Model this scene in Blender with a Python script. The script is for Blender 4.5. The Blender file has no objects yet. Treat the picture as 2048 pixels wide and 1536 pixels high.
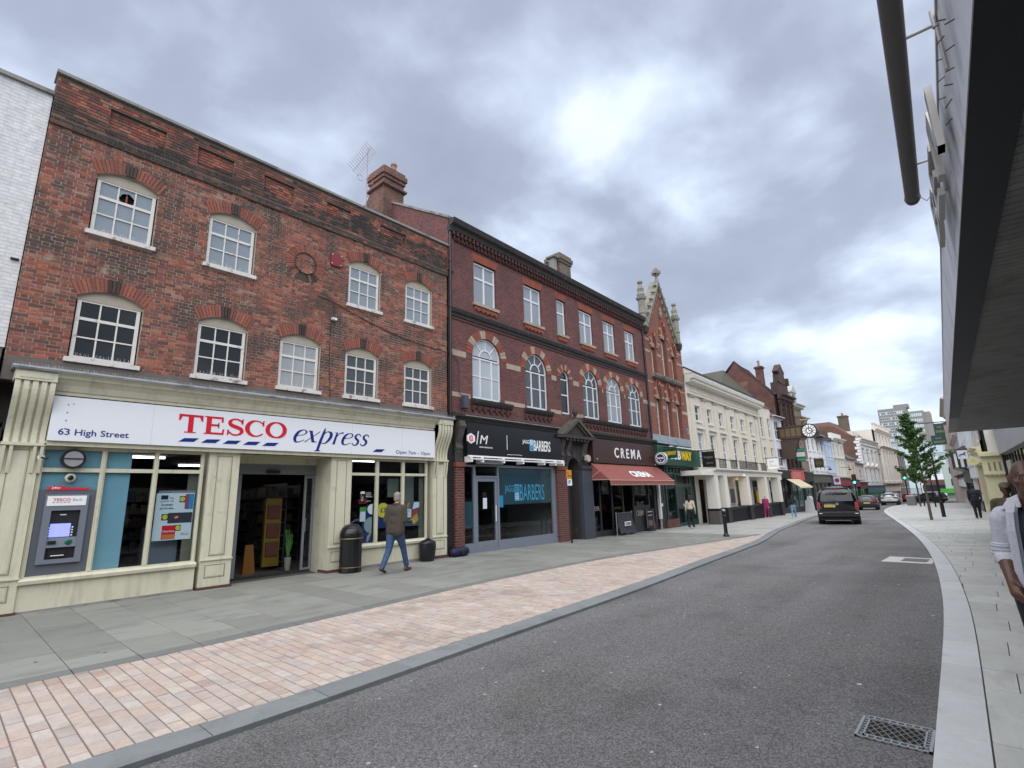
import bpy, math, random
from mathutils import Vector, Matrix, noise
from bisect import bisect_right
S = bpy.context.scene
R = random.Random(7)
PI = math.pi
# ---------------------------------------------------------------- camera, world, sun, exposure
cam = bpy.data.objects.new('camera', bpy.data.cameras.new('camera'))
S.collection.objects.link(cam); S.camera = cam
cam.data.sensor_width = 36; cam.data.lens = 17.87
cam.data.clip_start = 0.05; cam.data.clip_end = 3000
cam.matrix_world = Matrix(((0.669355, -0.141437, -0.729355, 0), (-0.742375, -0.165689, -0.649174, 0),
                           (-0.029029, 0.975983, -0.215904, 1.62), (0, 0, 0, 1)))
SUN_EL, SUN_AZ = math.radians(60), math.radians(-150)      # azimuth measured in the XY plane from +X
SKA, SKO = 1.6, (9.7, 10.3, 9)
W = bpy.data.worlds.new('World'); S.world = W; W.use_nodes = True
def build_world():
    nt = W.node_tree; N = nt.nodes; L = nt.links; N.clear()
    out = N.new('ShaderNodeOutputWorld'); bg = N.new('ShaderNodeBackground'); bg.inputs[1].default_value = 0.132
    sky = N.new('ShaderNodeTexSky'); sky.sky_type = 'NISHITA'; sky.sun_disc = False
    sky.sun_elevation = SUN_EL; sky.sun_rotation = PI / 2 - SUN_AZ; sky.air_density = 1.2; sky.dust_density = 1.5
    tc = N.new('ShaderNodeTexCoord'); sep = N.new('ShaderNodeSeparateXYZ'); L.new(tc.outputs['Generated'], sep.inputs[0])
    def mth(op, a, b=None, c=False):
        n = N.new('ShaderNodeMath'); n.operation = op; n.use_clamp = c
        for i, v in enumerate((a, b)):
            if v is None: continue
            if isinstance(v, (int, float)): n.inputs[i].default_value = v
            else: L.new(v, n.inputs[i])
        return n.outputs[0]
    z = mth('MAXIMUM', sep.outputs[2], 0.0); zz = mth('ADD', z, 0.30)
    px = mth('DIVIDE', sep.outputs[0], zz); py = mth('DIVIDE', sep.outputs[1], zz)
    cv = N.new('ShaderNodeCombineXYZ'); L.new(px, cv.inputs[0]); L.new(py, cv.inputs[1])
    def nz(scale, det, rough, dist, off):
        n = N.new('ShaderNodeTexNoise'); n.inputs['Scale'].default_value = scale; n.inputs['Detail'].default_value = det
        n.inputs['Roughness'].default_value = rough; n.inputs['Distortion'].default_value = dist
        m = N.new('ShaderNodeMapping'); m.inputs['Location'].default_value = off
        L.new(cv.outputs[0], m.inputs['Vector']); L.new(m.outputs[0], n.inputs['Vector']); return n.outputs[0]
    a = nz(SKA, 5, 0.5, 0.2, SKO); b = nz(4.2, 7, 0.5, 0.3, (7.3, 2.2, 3))
    mix = mth('ADD', mth('MULTIPLY', a, 0.62), mth('MULTIPLY', b, 0.38))
    cr = N.new('ShaderNodeValToRGB'); L.new(mix, cr.inputs[0]); e = cr.color_ramp.elements
    e[0].position = 0.30; e[0].color = (1.0, 1.08, 1.32, 1)
    e[1].position = 0.70; e[1].color = (3.35, 3.6, 3.95, 1)
    for p, c in ((0.44, (1.28, 1.39, 1.70)), (0.50, (1.68, 1.84, 2.20)), (0.545, (2.05, 2.30, 2.72)), (0.60, (2.7, 2.95, 3.35))):
        k = e.new(p); k.color = (*c, 1)
    mx = N.new('ShaderNodeMix'); mx.data_type = 'RGBA'; mx.inputs[0].default_value = 0.88
    L.new(sky.outputs[0], mx.inputs[6]); L.new(cr.outputs[0], mx.inputs[7])
    # paler, greyer veil towards the horizon
    hz = mth('MULTIPLY', mth('SUBTRACT', 1.0, mth('MULTIPLY', z, 4.0, True), True), 0.45)
    m2 = N.new('ShaderNodeMix'); m2.data_type = 'RGBA'; L.new(hz, m2.inputs[0]); L.new(mx.outputs[2], m2.inputs[6])
    m2.inputs[7].default_value = (1.8, 2.15, 2.75, 1)
    L.new(m2.outputs[2], bg.inputs[0]); L.new(bg.outputs[0], out.inputs[0])
build_world()
sl = bpy.data.lights.new('sun', 'SUN'); sl.energy = 1.5; sl.angle = math.radians(105); sl.color = (1, 0.975, 0.94)
so = bpy.data.objects.new('sun', sl); S.collection.objects.link(so)
sd = Vector((math.cos(SUN_EL) * math.cos(SUN_AZ), math.cos(SUN_EL) * math.sin(SUN_AZ), math.sin(SUN_EL)))
so.rotation_euler = sd.to_track_quat('Z', 'Y').to_euler(); so.location = (0, 0, 60)
S.view_settings.view_transform = 'Standard'; S.view_settings.look = 'None'
S.view_settings.gamma = 1; S.view_settings.exposure = 1.42; S.view_settings.use_curve_mapping = False
S.render.engine = 'CYCLES'
S.cycles.max_bounces = 6; S.cycles.transparent_max_bounces = 10; S.cycles.caustics_reflective = False; S.cycles.caustics_refractive = False
C = S.collection
def clamp(v, a, b): return max(a, min(b, v))
def G(x):      # level of the road surface datum: the street falls gently away
    return -.005 * clamp(x - 1, 0, 11) - .0115 * clamp(x - 12, 0, 28) - .0125 * clamp(x - 40, 0, 80)
# ---------------------------------------------------------------- materials
MATS = {}
def mat(name, col, rough=.6, metal=0, var=.12, scale=6, isl=0, bump=0, bscale=60, spec=.5, emit=0, ramp=None,
        patch=None, coat=0, stretch=None, streak=0):
    """procedural surface: colour x noise; isl = per piece variation; ramp = list of per-piece colours; patch=(colour,amount,scale)"""
    if name in MATS: return MATS[name]
    m = bpy.data.materials.new(name); m.use_nodes = True; nt = m.node_tree; N = nt.nodes; L = nt.links
    b = N['Principled BSDF']; b.inputs['Roughness'].default_value = rough; b.inputs['Metallic'].default_value = metal
    b.inputs['Specular IOR Level'].default_value = spec; b.inputs['Coat Weight'].default_value = coat
    geo = N.new('ShaderNodeNewGeometry'); pos = geo.outputs['Position']
    if stretch:
        mp = N.new('ShaderNodeMapping'); mp.inputs['Scale'].default_value = stretch; L.new(pos, mp.inputs[0]); spos = mp.outputs[0]
    else: spos = pos
    def nzn(sc, det=4, vec=None, ro=.6):
        n = N.new('ShaderNodeTexNoise'); n.inputs['Scale'].default_value = sc; n.inputs['Detail'].default_value = det
        n.inputs['Roughness'].default_value = ro
        L.new(vec or spos, n.inputs['Vector']); return n.outputs[0]
    def mth(op, a, c=None, cl=False):
        n = N.new('ShaderNodeMath'); n.operation = op; n.use_clamp = cl
        for i, v in enumerate((a, c)):
            if v is None: continue
            if isinstance(v, (int, float)): n.inputs[i].default_value = v
            else: L.new(v, n.inputs[i])
        return n.outputs[0]
    def mixc(f, a, c, typ='MIX'):
        n = N.new('ShaderNodeMix'); n.data_type = 'RGBA'; n.blend_type = typ
        for i, v in ((0, f), (6, a), (7, c)):
            if isinstance(v, (int, float)): n.inputs[i].default_value = v
            elif isinstance(v, tuple): n.inputs[i].default_value = (*v[:3], 1)
            else: L.new(v, n.inputs[i])
        return n.outputs[2]
    cur = tuple(col)
    rnd = None
    if isl or ramp:
        oi = N.new('ShaderNodeObjectInfo')
        rnd = mth('FRACT', mth('ADD', mth('MULTIPLY', geo.outputs['Random Per Island'], 7.31), mth('MULTIPLY', oi.outputs['Random'], 13.7)))
    if ramp:
        cr = N.new('ShaderNodeValToRGB'); cr.color_ramp.interpolation = 'CONSTANT'; L.new(rnd, cr.inputs[0])
        e = cr.color_ramp.elements
        for i, c in enumerate(ramp):
            if i < 2: k = e[i]; k.position = i / len(ramp)
            else: k = e.new(i / len(ramp))
            k.color = (*c, 1)
        cur = cr.outputs[0]
    if isl:
        r2 = mth('FRACT', mth('MULTIPLY', rnd, 5.77))
        g = mth('ADD', mth('MULTIPLY', r2, 2 * isl), 1 - isl)
        cx = N.new('ShaderNodeCombineXYZ')
        for i in range(3): L.new(g, cx.inputs[i])
        cur = mixc(1.0, cur, cx.outputs[0], 'MULTIPLY')
    if var:
        n1 = mth('ADD', mth('MULTIPLY', nzn(scale), var * 2), 1 - var)
        n2 = mth('ADD', mth('MULTIPLY', nzn(scale * 6.3, 3), var * 1.2), 1 - var * .6)
        g = mth('MULTIPLY', n1, n2); cx = N.new('ShaderNodeCombineXYZ')
        for i in range(3): L.new(g, cx.inputs[i])
        cur = mixc(1.0, cur, cx.outputs[0], 'MULTIPLY')
    for pt in ([patch] if isinstance(patch, tuple) else (patch or [])):
        pc, amt, psc, lo = pt
        f = nzn(psc, 5); f = mth('MULTIPLY', mth('MULTIPLY', mth('SUBTRACT', f, lo), 9.0, True), amt)
        cur = mixc(f, cur, pc)
    if streak:
        mp = N.new('ShaderNodeMapping'); mp.inputs['Scale'].default_value = (3.2, 3.2, .35); L.new(pos, mp.inputs[0])
        f = mth('MULTIPLY', mth('MULTIPLY', mth('SUBTRACT', nzn(1.6, 5, mp.outputs[0], .7), .50), 4.0, True), streak)
        cur = mixc(f, cur, (.09, .08, .06))
    if isinstance(cur, tuple): b.inputs['Base Color'].default_value = (*cur, 1)
    else: L.new(cur, b.inputs['Base Color'])
    if bump:
        bp = N.new('ShaderNodeBump'); bp.inputs['Strength'].default_value = min(1, bump); bp.inputs['Distance'].default_value = .01 * max(1, bump)
        L.new(nzn(bscale, 3), bp.inputs['Height']); L.new(bp.outputs[0], b.inputs['Normal'])
    if emit:
        b.inputs['Emission Color'].default_value = (*col[:3], 1); b.inputs['Emission Strength'].default_value = emit
    MATS[name] = m; return m
def brick_mat(name, c1, c2, mortar, bw=.225, rh=.075, ms=.011, dark=(.05, .035, .03), amt=.5, bumpd=.01, patches=.9):
    """bricks too small to build one by one"""
    m = bpy.data.materials.new(name); m.use_nodes = True; nt = m.node_tree; N = nt.nodes; L = nt.links
    b = N['Principled BSDF']; b.inputs['Roughness'].default_value = .85
    tc = N.new('ShaderNodeTexCoord'); sp = N.new('ShaderNodeSeparateXYZ'); L.new(tc.outputs['Object'], sp.inputs[0])
    ad = N.new('ShaderNodeMath'); L.new(sp.outputs[0], ad.inputs[0]); L.new(sp.outputs[1], ad.inputs[1])
    cx = N.new('ShaderNodeCombineXYZ'); L.new(ad.outputs[0], cx.inputs[0]); L.new(sp.outputs[2], cx.inputs[1])
    bt = N.new('ShaderNodeTexBrick'); L.new(cx.outputs[0], bt.inputs['Vector'])
    for k, v in (('Color1', c1), ('Color2', c2), ('Mortar', mortar)): bt.inputs[k].default_value = (*v, 1)
    bt.inputs['Scale'].default_value = 1; bt.inputs['Mortar Size'].default_value = ms; bt.inputs['Brick Width'].default_value = bw
    bt.inputs['Row Height'].default_value = rh; bt.inputs['Bias'].default_value = 0; bt.inputs['Mortar Smooth'].default_value = .1
    n = N.new('ShaderNodeTexNoise'); n.inputs['Scale'].default_value = patches; n.inputs['Detail'].default_value = 6
    L.new(tc.outputs['Object'], n.inputs['Vector'])
    n2 = N.new('ShaderNodeTexNoise'); n2.inputs['Scale'].default_value = 7; n2.inputs['Detail'].default_value = 4
    L.new(tc.outputs['Object'], n2.inputs['Vector'])
    s = N.new('ShaderNodeMath'); s.operation = 'ADD'; s.use_clamp = False; L.new(n.outputs[0], s.inputs[0]); s.inputs[1].default_value = -.47
    s2 = N.new('ShaderNodeMath'); s2.operation = 'MULTIPLY'; s2.use_clamp = True; L.new(s.outputs[0], s2.inputs[0]); s2.inputs[1].default_value = 6
    s3 = N.new('ShaderNodeMath'); s3.operation = 'MULTIPLY'; L.new(s2.outputs[0], s3.inputs[0]); s3.inputs[1].default_value = amt
    mx = N.new('ShaderNodeMix'); mx.data_type = 'RGBA'; L.new(s3.outputs[0], mx.inputs[0]); L.new(bt.outputs[0], mx.inputs[6]); mx.inputs[7].default_value = (*dark, 1)
    g = N.new('ShaderNodeMath'); g.operation = 'MULTIPLY_ADD'; L.new(n2.outputs[0], g.inputs[0]); g.inputs[1].default_value = .7; g.inputs[2].default_value = .65
    m2 = N.new('ShaderNodeMix'); m2.data_type = 'RGBA'; m2.blend_type = 'MULTIPLY'; m2.inputs[0].default_value = 1
    L.new(mx.outputs[2], m2.inputs[6])
    c3 = N.new('ShaderNodeCombineXYZ'); [L.new(g.outputs[0], c3.inputs[i]) for i in range(3)]; L.new(c3.outputs[0], m2.inputs[7])
    L.new(m2.outputs[2], b.inputs['Base Color'])
    bp = N.new('ShaderNodeBump'); bp.invert = True; bp.inputs['Strength'].default_value = .7; bp.inputs['Distance'].default_value = bumpd
    L.new(bt.outputs[1], bp.inputs['Height']); L.new(bp.outputs[0], b.inputs['Normal'])
    MATS[name] = m; return m
def glass_mat(name, tint=(.8, .85, .86), dark=.0, rough=.02, base=(.02, .022, .025)):
    """window glass: fresnel reflection over a see-through (dark=0) or opaque dark interior (dark=1)"""
    m = bpy.data.materials.new(name); m.use_nodes = True; nt = m.node_tree; N = nt.nodes; L = nt.links
    b = N['Principled BSDF']; out = N['Material Output']
    b.inputs['Base Color'].default_value = (*base, 1); b.inputs['Roughness'].default_value = rough
    geo = N.new('ShaderNodeNewGeometry')
    n = N.new('ShaderNodeTexNoise'); n.inputs['Scale'].default_value = 1.4; L.new(geo.outputs['Position'], n.inputs['Vector'])
    bp = N.new('ShaderNodeBump'); bp.inputs['Strength'].default_value = .25; bp.inputs['Distance'].default_value = .012
    L.new(n.outputs[0], bp.inputs['Height']); L.new(bp.outputs[0], b.inputs['Normal'])
    if dark < 1:
        tr = N.new('ShaderNodeBsdfTransparent'); tr.inputs[0].default_value = (*tint, 1)
        gl = N.new('ShaderNodeBsdfGlossy'); gl.inputs['Roughness'].default_value = rough; L.new(bp.outputs[0], gl.inputs['Normal'])
        fr = N.new('ShaderNodeFresnel'); fr.inputs[0].default_value = 1.5; fb = N.new('ShaderNodeMath'); fb.operation = 'SUBTRACT'; fb.inputs[0].default_value = 1; L.new(geo.outputs['Backfacing'], fb.inputs[1]); fm_ = N.new('ShaderNodeMath'); fm_.operation = 'MULTIPLY'; L.new(fr.outputs[0], fm_.inputs[0]); L.new(fb.outputs[0], fm_.inputs[1])
        ms = N.new('ShaderNodeMixShader'); L.new(fm_.outputs[0], ms.inputs[0]); L.new(tr.outputs[0], ms.inputs[1]); L.new(gl.outputs[0], ms.inputs[2])
        m3 = N.new('ShaderNodeMixShader'); m3.inputs[0].default_value = dark; L.new(ms.outputs[0], m3.inputs[1]); L.new(b.outputs[0], m3.inputs[2])
        L.new(m3.outputs[0], out.inputs[0])
    MATS[name] = m; return m
# ---------------------------------------------------------------- mesh helpers
class MB:
    def __init__(s): s.v = []; s.f = []; s.m = []
    def poly(s, pts, m=0):
        n = len(s.v); s.v += [tuple(p) for p in pts]; s.f.append(tuple(range(n, n + len(pts)))); s.m.append(m)
    def box(s, x0, x1, y0, y1, z0, z1, m=0, back=True):
        n = len(s.v)
        s.v += [(x0, y0, z0), (x1, y0, z0), (x1, y1, z0), (x0, y1, z0), (x0, y0, z1), (x1, y0, z1), (x1, y1, z1), (x0, y1, z1)]
        F = [(0, 1, 5, 4), (1, 2, 6, 5), (3, 0, 4, 7), (4, 5, 6, 7), (3, 2, 1, 0)]
        if back: F.append((2, 3, 7, 6))
        for f in F: s.f.append(tuple(n + i for i in f)); s.m.append(m)
        return s
    def hexa(s, p, m=0):      # 8 points: bottom ring 4 then top ring 4
        n = len(s.v); s.v += [tuple(q) for q in p]
        for f in [(0, 1, 5, 4), (1, 2, 6, 5), (2, 3, 7, 6), (3, 0, 4, 7), (4, 5, 6, 7), (3, 2, 1, 0)]: s.f.append(tuple(n + i for i in f)); s.m.append(m)
        return s
    def ext(s, pts, y0, y1, m=0, axis='y'):     # outline in xz (or yz with axis x, xy with axis z) extruded
        n = len(s.v); k = len(pts)
        def P(a, b, c): return (a, c, b) if axis == 'y' else ((c, a, b) if axis == 'x' else (a, b, c))
        s.v += [P(a, b, y0) for a, b in pts] + [P(a, b, y1) for a, b in pts]
        s.f.append(tuple(range(n, n + k))); s.m.append(m); s.f.append(tuple(range(n + 2 * k - 1, n + k - 1, -1))); s.m.append(m)
        for i in range(k):
            j = (i + 1) % k; s.f.append((n + i, n + j, n + k + j, n + k + i)); s.m.append(m)
        return s
    def cyl(s, p0, p1, r0, r1=None, n=10, m=0, cap=True):
        r1 = r0 if r1 is None else r1; p0 = Vector(p0); p1 = Vector(p1); d = (p1 - p0)
        if d.length < 1e-6: return s
        q = d.to_track_quat('Z', 'Y'); a = q @ Vector((1, 0, 0)); b = q @ Vector((0, 1, 0)); k = len(s.v)
        for p, r in ((p0, r0), (p1, r1)):
            for i in range(n):
                t = 2 * PI * i / n; s.v.append(tuple(p + a * (r * math.cos(t)) + b * (r * math.sin(t))))
        for i in range(n):
            j = (i + 1) % n; s.f.append((k + i, k + j, k + n + j, k + n + i)); s.m.append(m)
        if cap: s.f.append(tuple(range(k + n - 1, k - 1, -1))); s.m.append(m); s.f.append(tuple(range(k + n, k + 2 * n))); s.m.append(m)
        return s
    def tube(s, pts, r, n=6, m=0):
        for a, b in zip(pts, pts[1:]): s.cyl(a, b, r, r, n, m)
        return s
    def lathe(s, prof, c=(0, 0, 0), n=16, m=0, sx=1, sy=1, rot=0):    # profile [(r,z)] about z
        k = len(s.v); P = len(prof)
        for r, z in prof:
            for i in range(n):
                t = 2 * PI * i / n + rot; s.v.append((c[0] + sx * r * math.cos(t), c[1] + sy * r * math.sin(t), c[2] + z))
        for a in range(P - 1):
            for i in range(n):
                j = (i + 1) % n; s.f.append((k + a * n + i, k + a * n + j, k + (a + 1) * n + j, k + (a + 1) * n + i)); s.m.append(m)
        s.f.append(tuple(range(k + n - 1, k - 1, -1))); s.m.append(m); s.f.append(tuple(range(k + (P - 1) * n, k + P * n))); s.m.append(m)
        return s
    def disc(s, x, z, r, y0, y1, n=24, m=0, r2=None):    # disc or ring facing -y
        if r2 is None: s.ext([(x + r * math.cos(2 * PI * i / n), z + r * math.sin(2 * PI * i / n)) for i in range(n)], y0, y1, m)
        else:
            for i in range(n):
                a, b = 2 * PI * i / n, 2 * PI * (i + 1) / n
                s.ext([(x + r2 * math.cos(a), z + r2 * math.sin(a)), (x + r * math.cos(a), z + r * math.sin(a)),
                       (x + r * math.cos(b), z + r * math.sin(b)), (x + r2 * math.cos(b), z + r2 * math.sin(b))], y0, y1, m)
        return s
    def mesh(s, name, mats):
        me = bpy.data.meshes.new(name); me.from_pydata(s.v, [], s.f)
        for m in (mats if isinstance(mats, (list, tuple)) else [mats]): me.materials.append(m)
        if any(s.m): me.polygons.foreach_set('material_index', s.m)
        me.update(); return me
    def build(s, name, mats, parent=None, loc=(0, 0, 0), smooth=False, kind=None, label=None, rot=None):
        me = s.mesh(name, mats)
        if smooth: me.polygons.foreach_set('use_smooth', [True] * len(me.polygons))
        return link(name, me, parent, loc, kind, label, rot)
def link(name, me, parent=None, loc=(0, 0, 0), kind=None, label=None, rot=None):
    o = bpy.data.objects.new(name, me); C.objects.link(o); o.parent = parent; o.location = loc
    if rot: o.rotation_euler = rot
    if kind: o['kind'] = kind
    if label: o['label'] = label
    return o
def thing(name, label, cat, loc=(0, 0, 0), rz=0, group=None):
    o = link(name, None, None, loc); o.rotation_euler = (0, 0, rz); o['label'] = label; o['category'] = cat
    if group: o['group'] = group
    return o
def tag(o, label, cat, group=None):
    o['label'] = label; o['category'] = cat
    if group: o['group'] = group
    return o
def autosmooth(o, ang=40):
    me = o.data; me.polygons.foreach_set('use_smooth', [True] * len(me.polygons))
    try: me.set_sharp_from_angle(angle=math.radians(ang))
    except Exception: pass
    return o
def bevel(o, w=.01, seg=2):
    md = o.modifiers.new('bevel', 'BEVEL'); md.width = w; md.segments = seg; md.limit_method = 'ANGLE'; md.angle_limit = math.radians(40); return o
DG = None
def text(s, box, mt, parent, y, ext=.008, bold=0, shear=0, name='lettering', flip=False, label=None):
    """lettering facing -y filling box (x0,x1,z0,z1) in the parent's frame"""
    cu = bpy.data.curves.new(name, 'FONT'); cu.body = s; cu.size = 1; cu.extrude = 0; cu.offset = bold; cu.shear = shear; cu.resolution_u = 3
    o = bpy.data.objects.new(name, cu); C.objects.link(o); bpy.context.view_layer.update()
    me = bpy.data.meshes.new_from_object(o.evaluated_get(bpy.context.evaluated_depsgraph_get()))
    bpy.data.objects.remove(o)
    xs = [v.co.x for v in me.vertices]; ys = [v.co.y for v in me.vertices]
    if not xs: return None
    ax, bx, ay, by = min(xs), max(xs), min(ys), max(ys); x0, x1, z0, z1 = box
    def fx(v):
        t = (v - ax) / max(1e-6, bx - ax); return x1 - t * (x1 - x0) if flip else x0 + t * (x1 - x0)
    fz = lambda v: z0 + (v - ay) / max(1e-6, by - ay) * (z1 - z0)
    mb = MB(); P = [(fx(v.co.x), fz(v.co.y)) for v in me.vertices]
    cnt = {}
    for p in me.polygons:
        vs = list(p.vertices); mb.poly([(P[i][0], y - ext, P[i][1]) for i in vs])
        for a, b in zip(vs, vs[1:] + vs[:1]): cnt[(min(a, b), max(a, b))] = cnt.get((min(a, b), max(a, b)), 0) + 1
    if ext > .003:
        for (a, b), c in cnt.items():
            if c == 1: mb.poly([(P[a][0], y - ext, P[a][1]), (P[b][0], y - ext, P[b][1]), (P[b][0], y, P[b][1]), (P[a][0], y, P[a][1])])
    bpy.data.meshes.remove(me)
    return mb.build(name, mt, parent, label=label)
def catmull(p, n=6):
    out = []; P = [p[0]] + list(p) + [p[-1]]
    for i in range(1, len(P) - 2):
        for k in range(n):
            t = k / n; a, b, c, d = P[i - 1], P[i], P[i + 1], P[i + 2]
            out.append(tuple(.5 * (2 * b[j] + (c[j] - a[j]) * t + (2 * a[j] - 5 * b[j] + 4 * c[j] - d[j]) * t * t + (3 * b[j] - a[j] - 3 * c[j] + d[j]) * t ** 3) for j in range(len(a))))
    out.append(tuple(p[-1])); return out
def ribbon(pts):       # pts (x,z,w) -> left/right outline quads
    q = []
    for i, p in enumerate(pts):
        a = pts[max(0, i - 1)]; b = pts[min(len(pts) - 1, i + 1)]; dx, dz = b[0] - a[0], b[1] - a[1]; l = math.hypot(dx, dz) or 1
        nx, nz = -dz / l * p[2] / 2, dx / l * p[2] / 2; q.append(((p[0] + nx, p[1] + nz), (p[0] - nx, p[1] - nz)))
    return [[q[i][0], q[i][1], q[i + 1][1], q[i + 1][0]] for i in range(len(q) - 1)]
# ---------------------------------------------------------------- openings, walls, windows
def top_fn(h):
    x0, x1, zb, zs, kind, rise = h; c = (x0 + x1) / 2; r = (x1 - x0) / 2
    if kind == 'rect': return lambda x: zs
    if kind == 'seg': return lambda x: zs + rise * max(0, 1 - ((x - c) / r) ** 2)
    if kind == 'round': return lambda x: zs + rise * math.sqrt(max(0, 1 - ((x - c) / r) ** 2))
    def pt(x):
        u = abs(x - c) / r; return zs + rise * math.sqrt(max(0, 4 - (1 + u) ** 2)) / math.sqrt(3)
    return pt
def wall(mb, x0, x1, z0, z1, y, holes=(), depth=.12, m=0, mr=None, topf=None):
    xs = {x0, x1}
    if topf: xs |= set(topf[1]); tf = topf[0]
    else: tf = lambda x: z1
    for h in holes:
        if h[1] <= x0 or h[0] >= x1: continue
        xs |= {h[0], h[1]}
        if h[4] != 'rect':
            n = 12; xs |= {h[0] + (h[1] - h[0]) * (.5 - .5 * math.cos(PI * i / n)) for i in range(1, n)}
    xs = sorted(xs); mr = m if mr is None else mr
    for a, b in zip(xs, xs[1:]):
        if b - a < 1e-6: continue
        c = (a + b) / 2; hs = sorted([h for h in holes if h[0] < c < h[1]], key=lambda h: h[2]); la = lb = z0
        for h in hs:
            f = top_fn(h); mb.poly([(a, y, la), (b, y, lb), (b, y, h[2]), (a, y, h[2])], m)
            ta, tb = f(max(h[0], a)), f(min(h[1], b)); la, lb = ta, tb
            mb.poly([(a, y, h[2]), (b, y, h[2]), (b, y + depth, h[2]), (a, y + depth, h[2])], mr)
            mb.poly([(a, y, ta), (a, y + depth, ta), (b, y + depth, tb), (b, y, tb)], mr)
        mb.poly([(a, y, la), (b, y, lb), (b, y, tf(b)), (a, y, tf(a))], m)
    for h in holes:
        for x in (h[0], h[1]): mb.poly([(x, y, h[2]), (x, y + depth, h[2]), (x, y + depth, h[3]), (x, y, h[3])], mr)
def arch_blocks(mb, h, depth, n, y0, y1, splay=.1, m=0, alt=None, gap=.008, keystone=None):
    """voussoirs over an opening"""
    x0, x1, zb, zs, kind, rise = h; c = (x0 + x1) / 2; r = (x1 - x0) / 2; f = top_fn(h)
    def ring(t, out):      # t 0..1 left to right
        if kind == 'round':
            a = PI * (1 - t); rr = r + (depth if out else 0); return (c + rr * math.cos(a), zs + rr * (rise / r) * math.sin(a))
        if kind == 'point':
            R2 = 2 * r; am = PI / 3
            if t < .5: a = PI - am * (t * 2); cx = x1; rr = R2 + (depth if out else 0)
            else: a = am * (2 - t * 2); cx = x0; rr = R2 + (depth if out else 0)
            x = cx + rr * math.cos(a); z = rr * math.sin(a)
            return (x, zs + z * rise / (math.sqrt(3) * r))
        x = x0 + (x1 - x0) * t
        if not out: return (x, f(x) if kind != 'rect' else zs)
        return (x + (t - .5) * 2 * splay, (f(x) if kind != 'rect' else zs) + depth)
    for i in range(n):
        e = gap / max(.01, (x1 - x0)) / 2; t0, t1 = i / n + e, (i + 1) / n - e
        a, b, cc, d = ring(t0, 0), ring(t1, 0), ring(t1, 1), ring(t0, 1)
        mi = alt[i % len(alt)] if alt else m; yy = y0
        if keystone is not None and abs(i - (n - 1) / 2) <= 1: mi = keystone; yy = y0 - .03
        mb.ext([a, b, cc, d], yy, y1, mi)
WC = {}
def window(parent, x0, x1, z0, z1, cols, rows, fm, pm, y=.07, fw=.05, bw=.022, rail=None, sill=None, panes=True, dep=.05, name='window', sillm=None, sillw=.08, paneset=None):
    """framed window; rows: fractions bottom to top; each glazed piece is its own pane"""
    w, h = x1 - x0, z1 - z0; key = ('w', round(w, 2), round(h, 2), cols if isinstance(cols, int) else tuple(cols), tuple(rows), fm.name, fw, bw, rail, dep)
    cf = [1 / cols] * cols if isinstance(cols, int) else cols
    iw, ih = w - 2 * fw, h - 2 * fw
    if key not in WC:
        mb = MB(); mb.box(0, fw, 0, dep, 0, h); mb.box(w - fw, w, 0, dep, 0, h); mb.box(fw, w - fw, 0, dep, 0, fw); mb.box(fw, w - fw, 0, dep, h - fw, h)
        acc = 0
        for c in cf[:-1]: acc += c * iw; mb.box(fw + acc - bw / 2, fw + acc + bw / 2, .008, dep - .005, fw, h - fw)
        acc = 0
        for i, r in enumerate(rows[:-1]):
            acc += r * ih; b2 = (.028 if rail == i else bw / 2)
            mb.box(fw, w - fw, .004 if rail == i else .006, dep - .008, fw + acc - b2, fw + acc + b2)
        WC[key] = mb.mesh(name, fm)
    fr = link(name, WC[key], parent, (x0, y, z0))
    za = fw
    if panes:
        for ri, r in enumerate(rows):
            xa = fw
            for ci, c in enumerate(cf):
                pw, ph = c * iw, r * ih; k2 = ('p', round(pw, 3), round(ph, 3), pm.name)
                if k2 not in WC: WC[k2] = MB().box(0, pw, 0, .006, 0, ph).mesh('pane', pm)
                if paneset and (ri, ci) in paneset: paneset[(ri, ci)](fr, xa, za, pw, ph)
                else: link('pane', WC[k2], fr, (xa, dep * .6, za))
                xa += c * iw
            za += r * ih
    if sill:
        k3 = ('s', round(w, 2), sill, (sillm or fm).name)
        if k3 not in WC: WC[k3] = MB().box(-sillw, w + sillw, 0, sill, -.09, -.005).mesh('sill', sillm or fm)
        link('sill', WC[k3], fr, (0, -y - sill + .03, 0))
    return fr
# ---------------------------------------------------------------- ground
def interp(P):
    xs = [p[0] for p in P]
    def f(x):
        if x <= xs[0]: return P[0][1]
        if x >= xs[-1]: return P[-1][1]
        i = bisect_right(xs, x) - 1; t = (x - xs[i]) / (xs[i + 1] - xs[i])
        # smooth cubic through the points
        y0, y1 = P[i][1], P[i + 1][1]
        m0 = (P[i + 1][1] - P[max(0, i - 1)][1]) / (P[i + 1][0] - P[max(0, i - 1)][0])
        m1 = (P[min(len(P) - 1, i + 2)][1] - P[i][1]) / (P[min(len(P) - 1, i + 2)][0] - P[i][0])
        d = xs[i + 1] - xs[i]
        return (2*t**3-3*t*t+1)*y0 + (t**3-2*t*t+t)*d*m0 + (-2*t**3+3*t*t)*y1 + (t**3-t*t)*d*m1
    return f
KL = interp([(-12, 4.2), (0, 4.38), (2.4, 4.42), (4.3, 4.53), (9, 4.80), (13.4, 5.22), (19.3, 5.85), (25.5, 6.93), (33.2, 7.93), (45.3, 9.35), (60, 10.0), (85, 10.3), (120, 9.6), (200, 5)])
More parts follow.
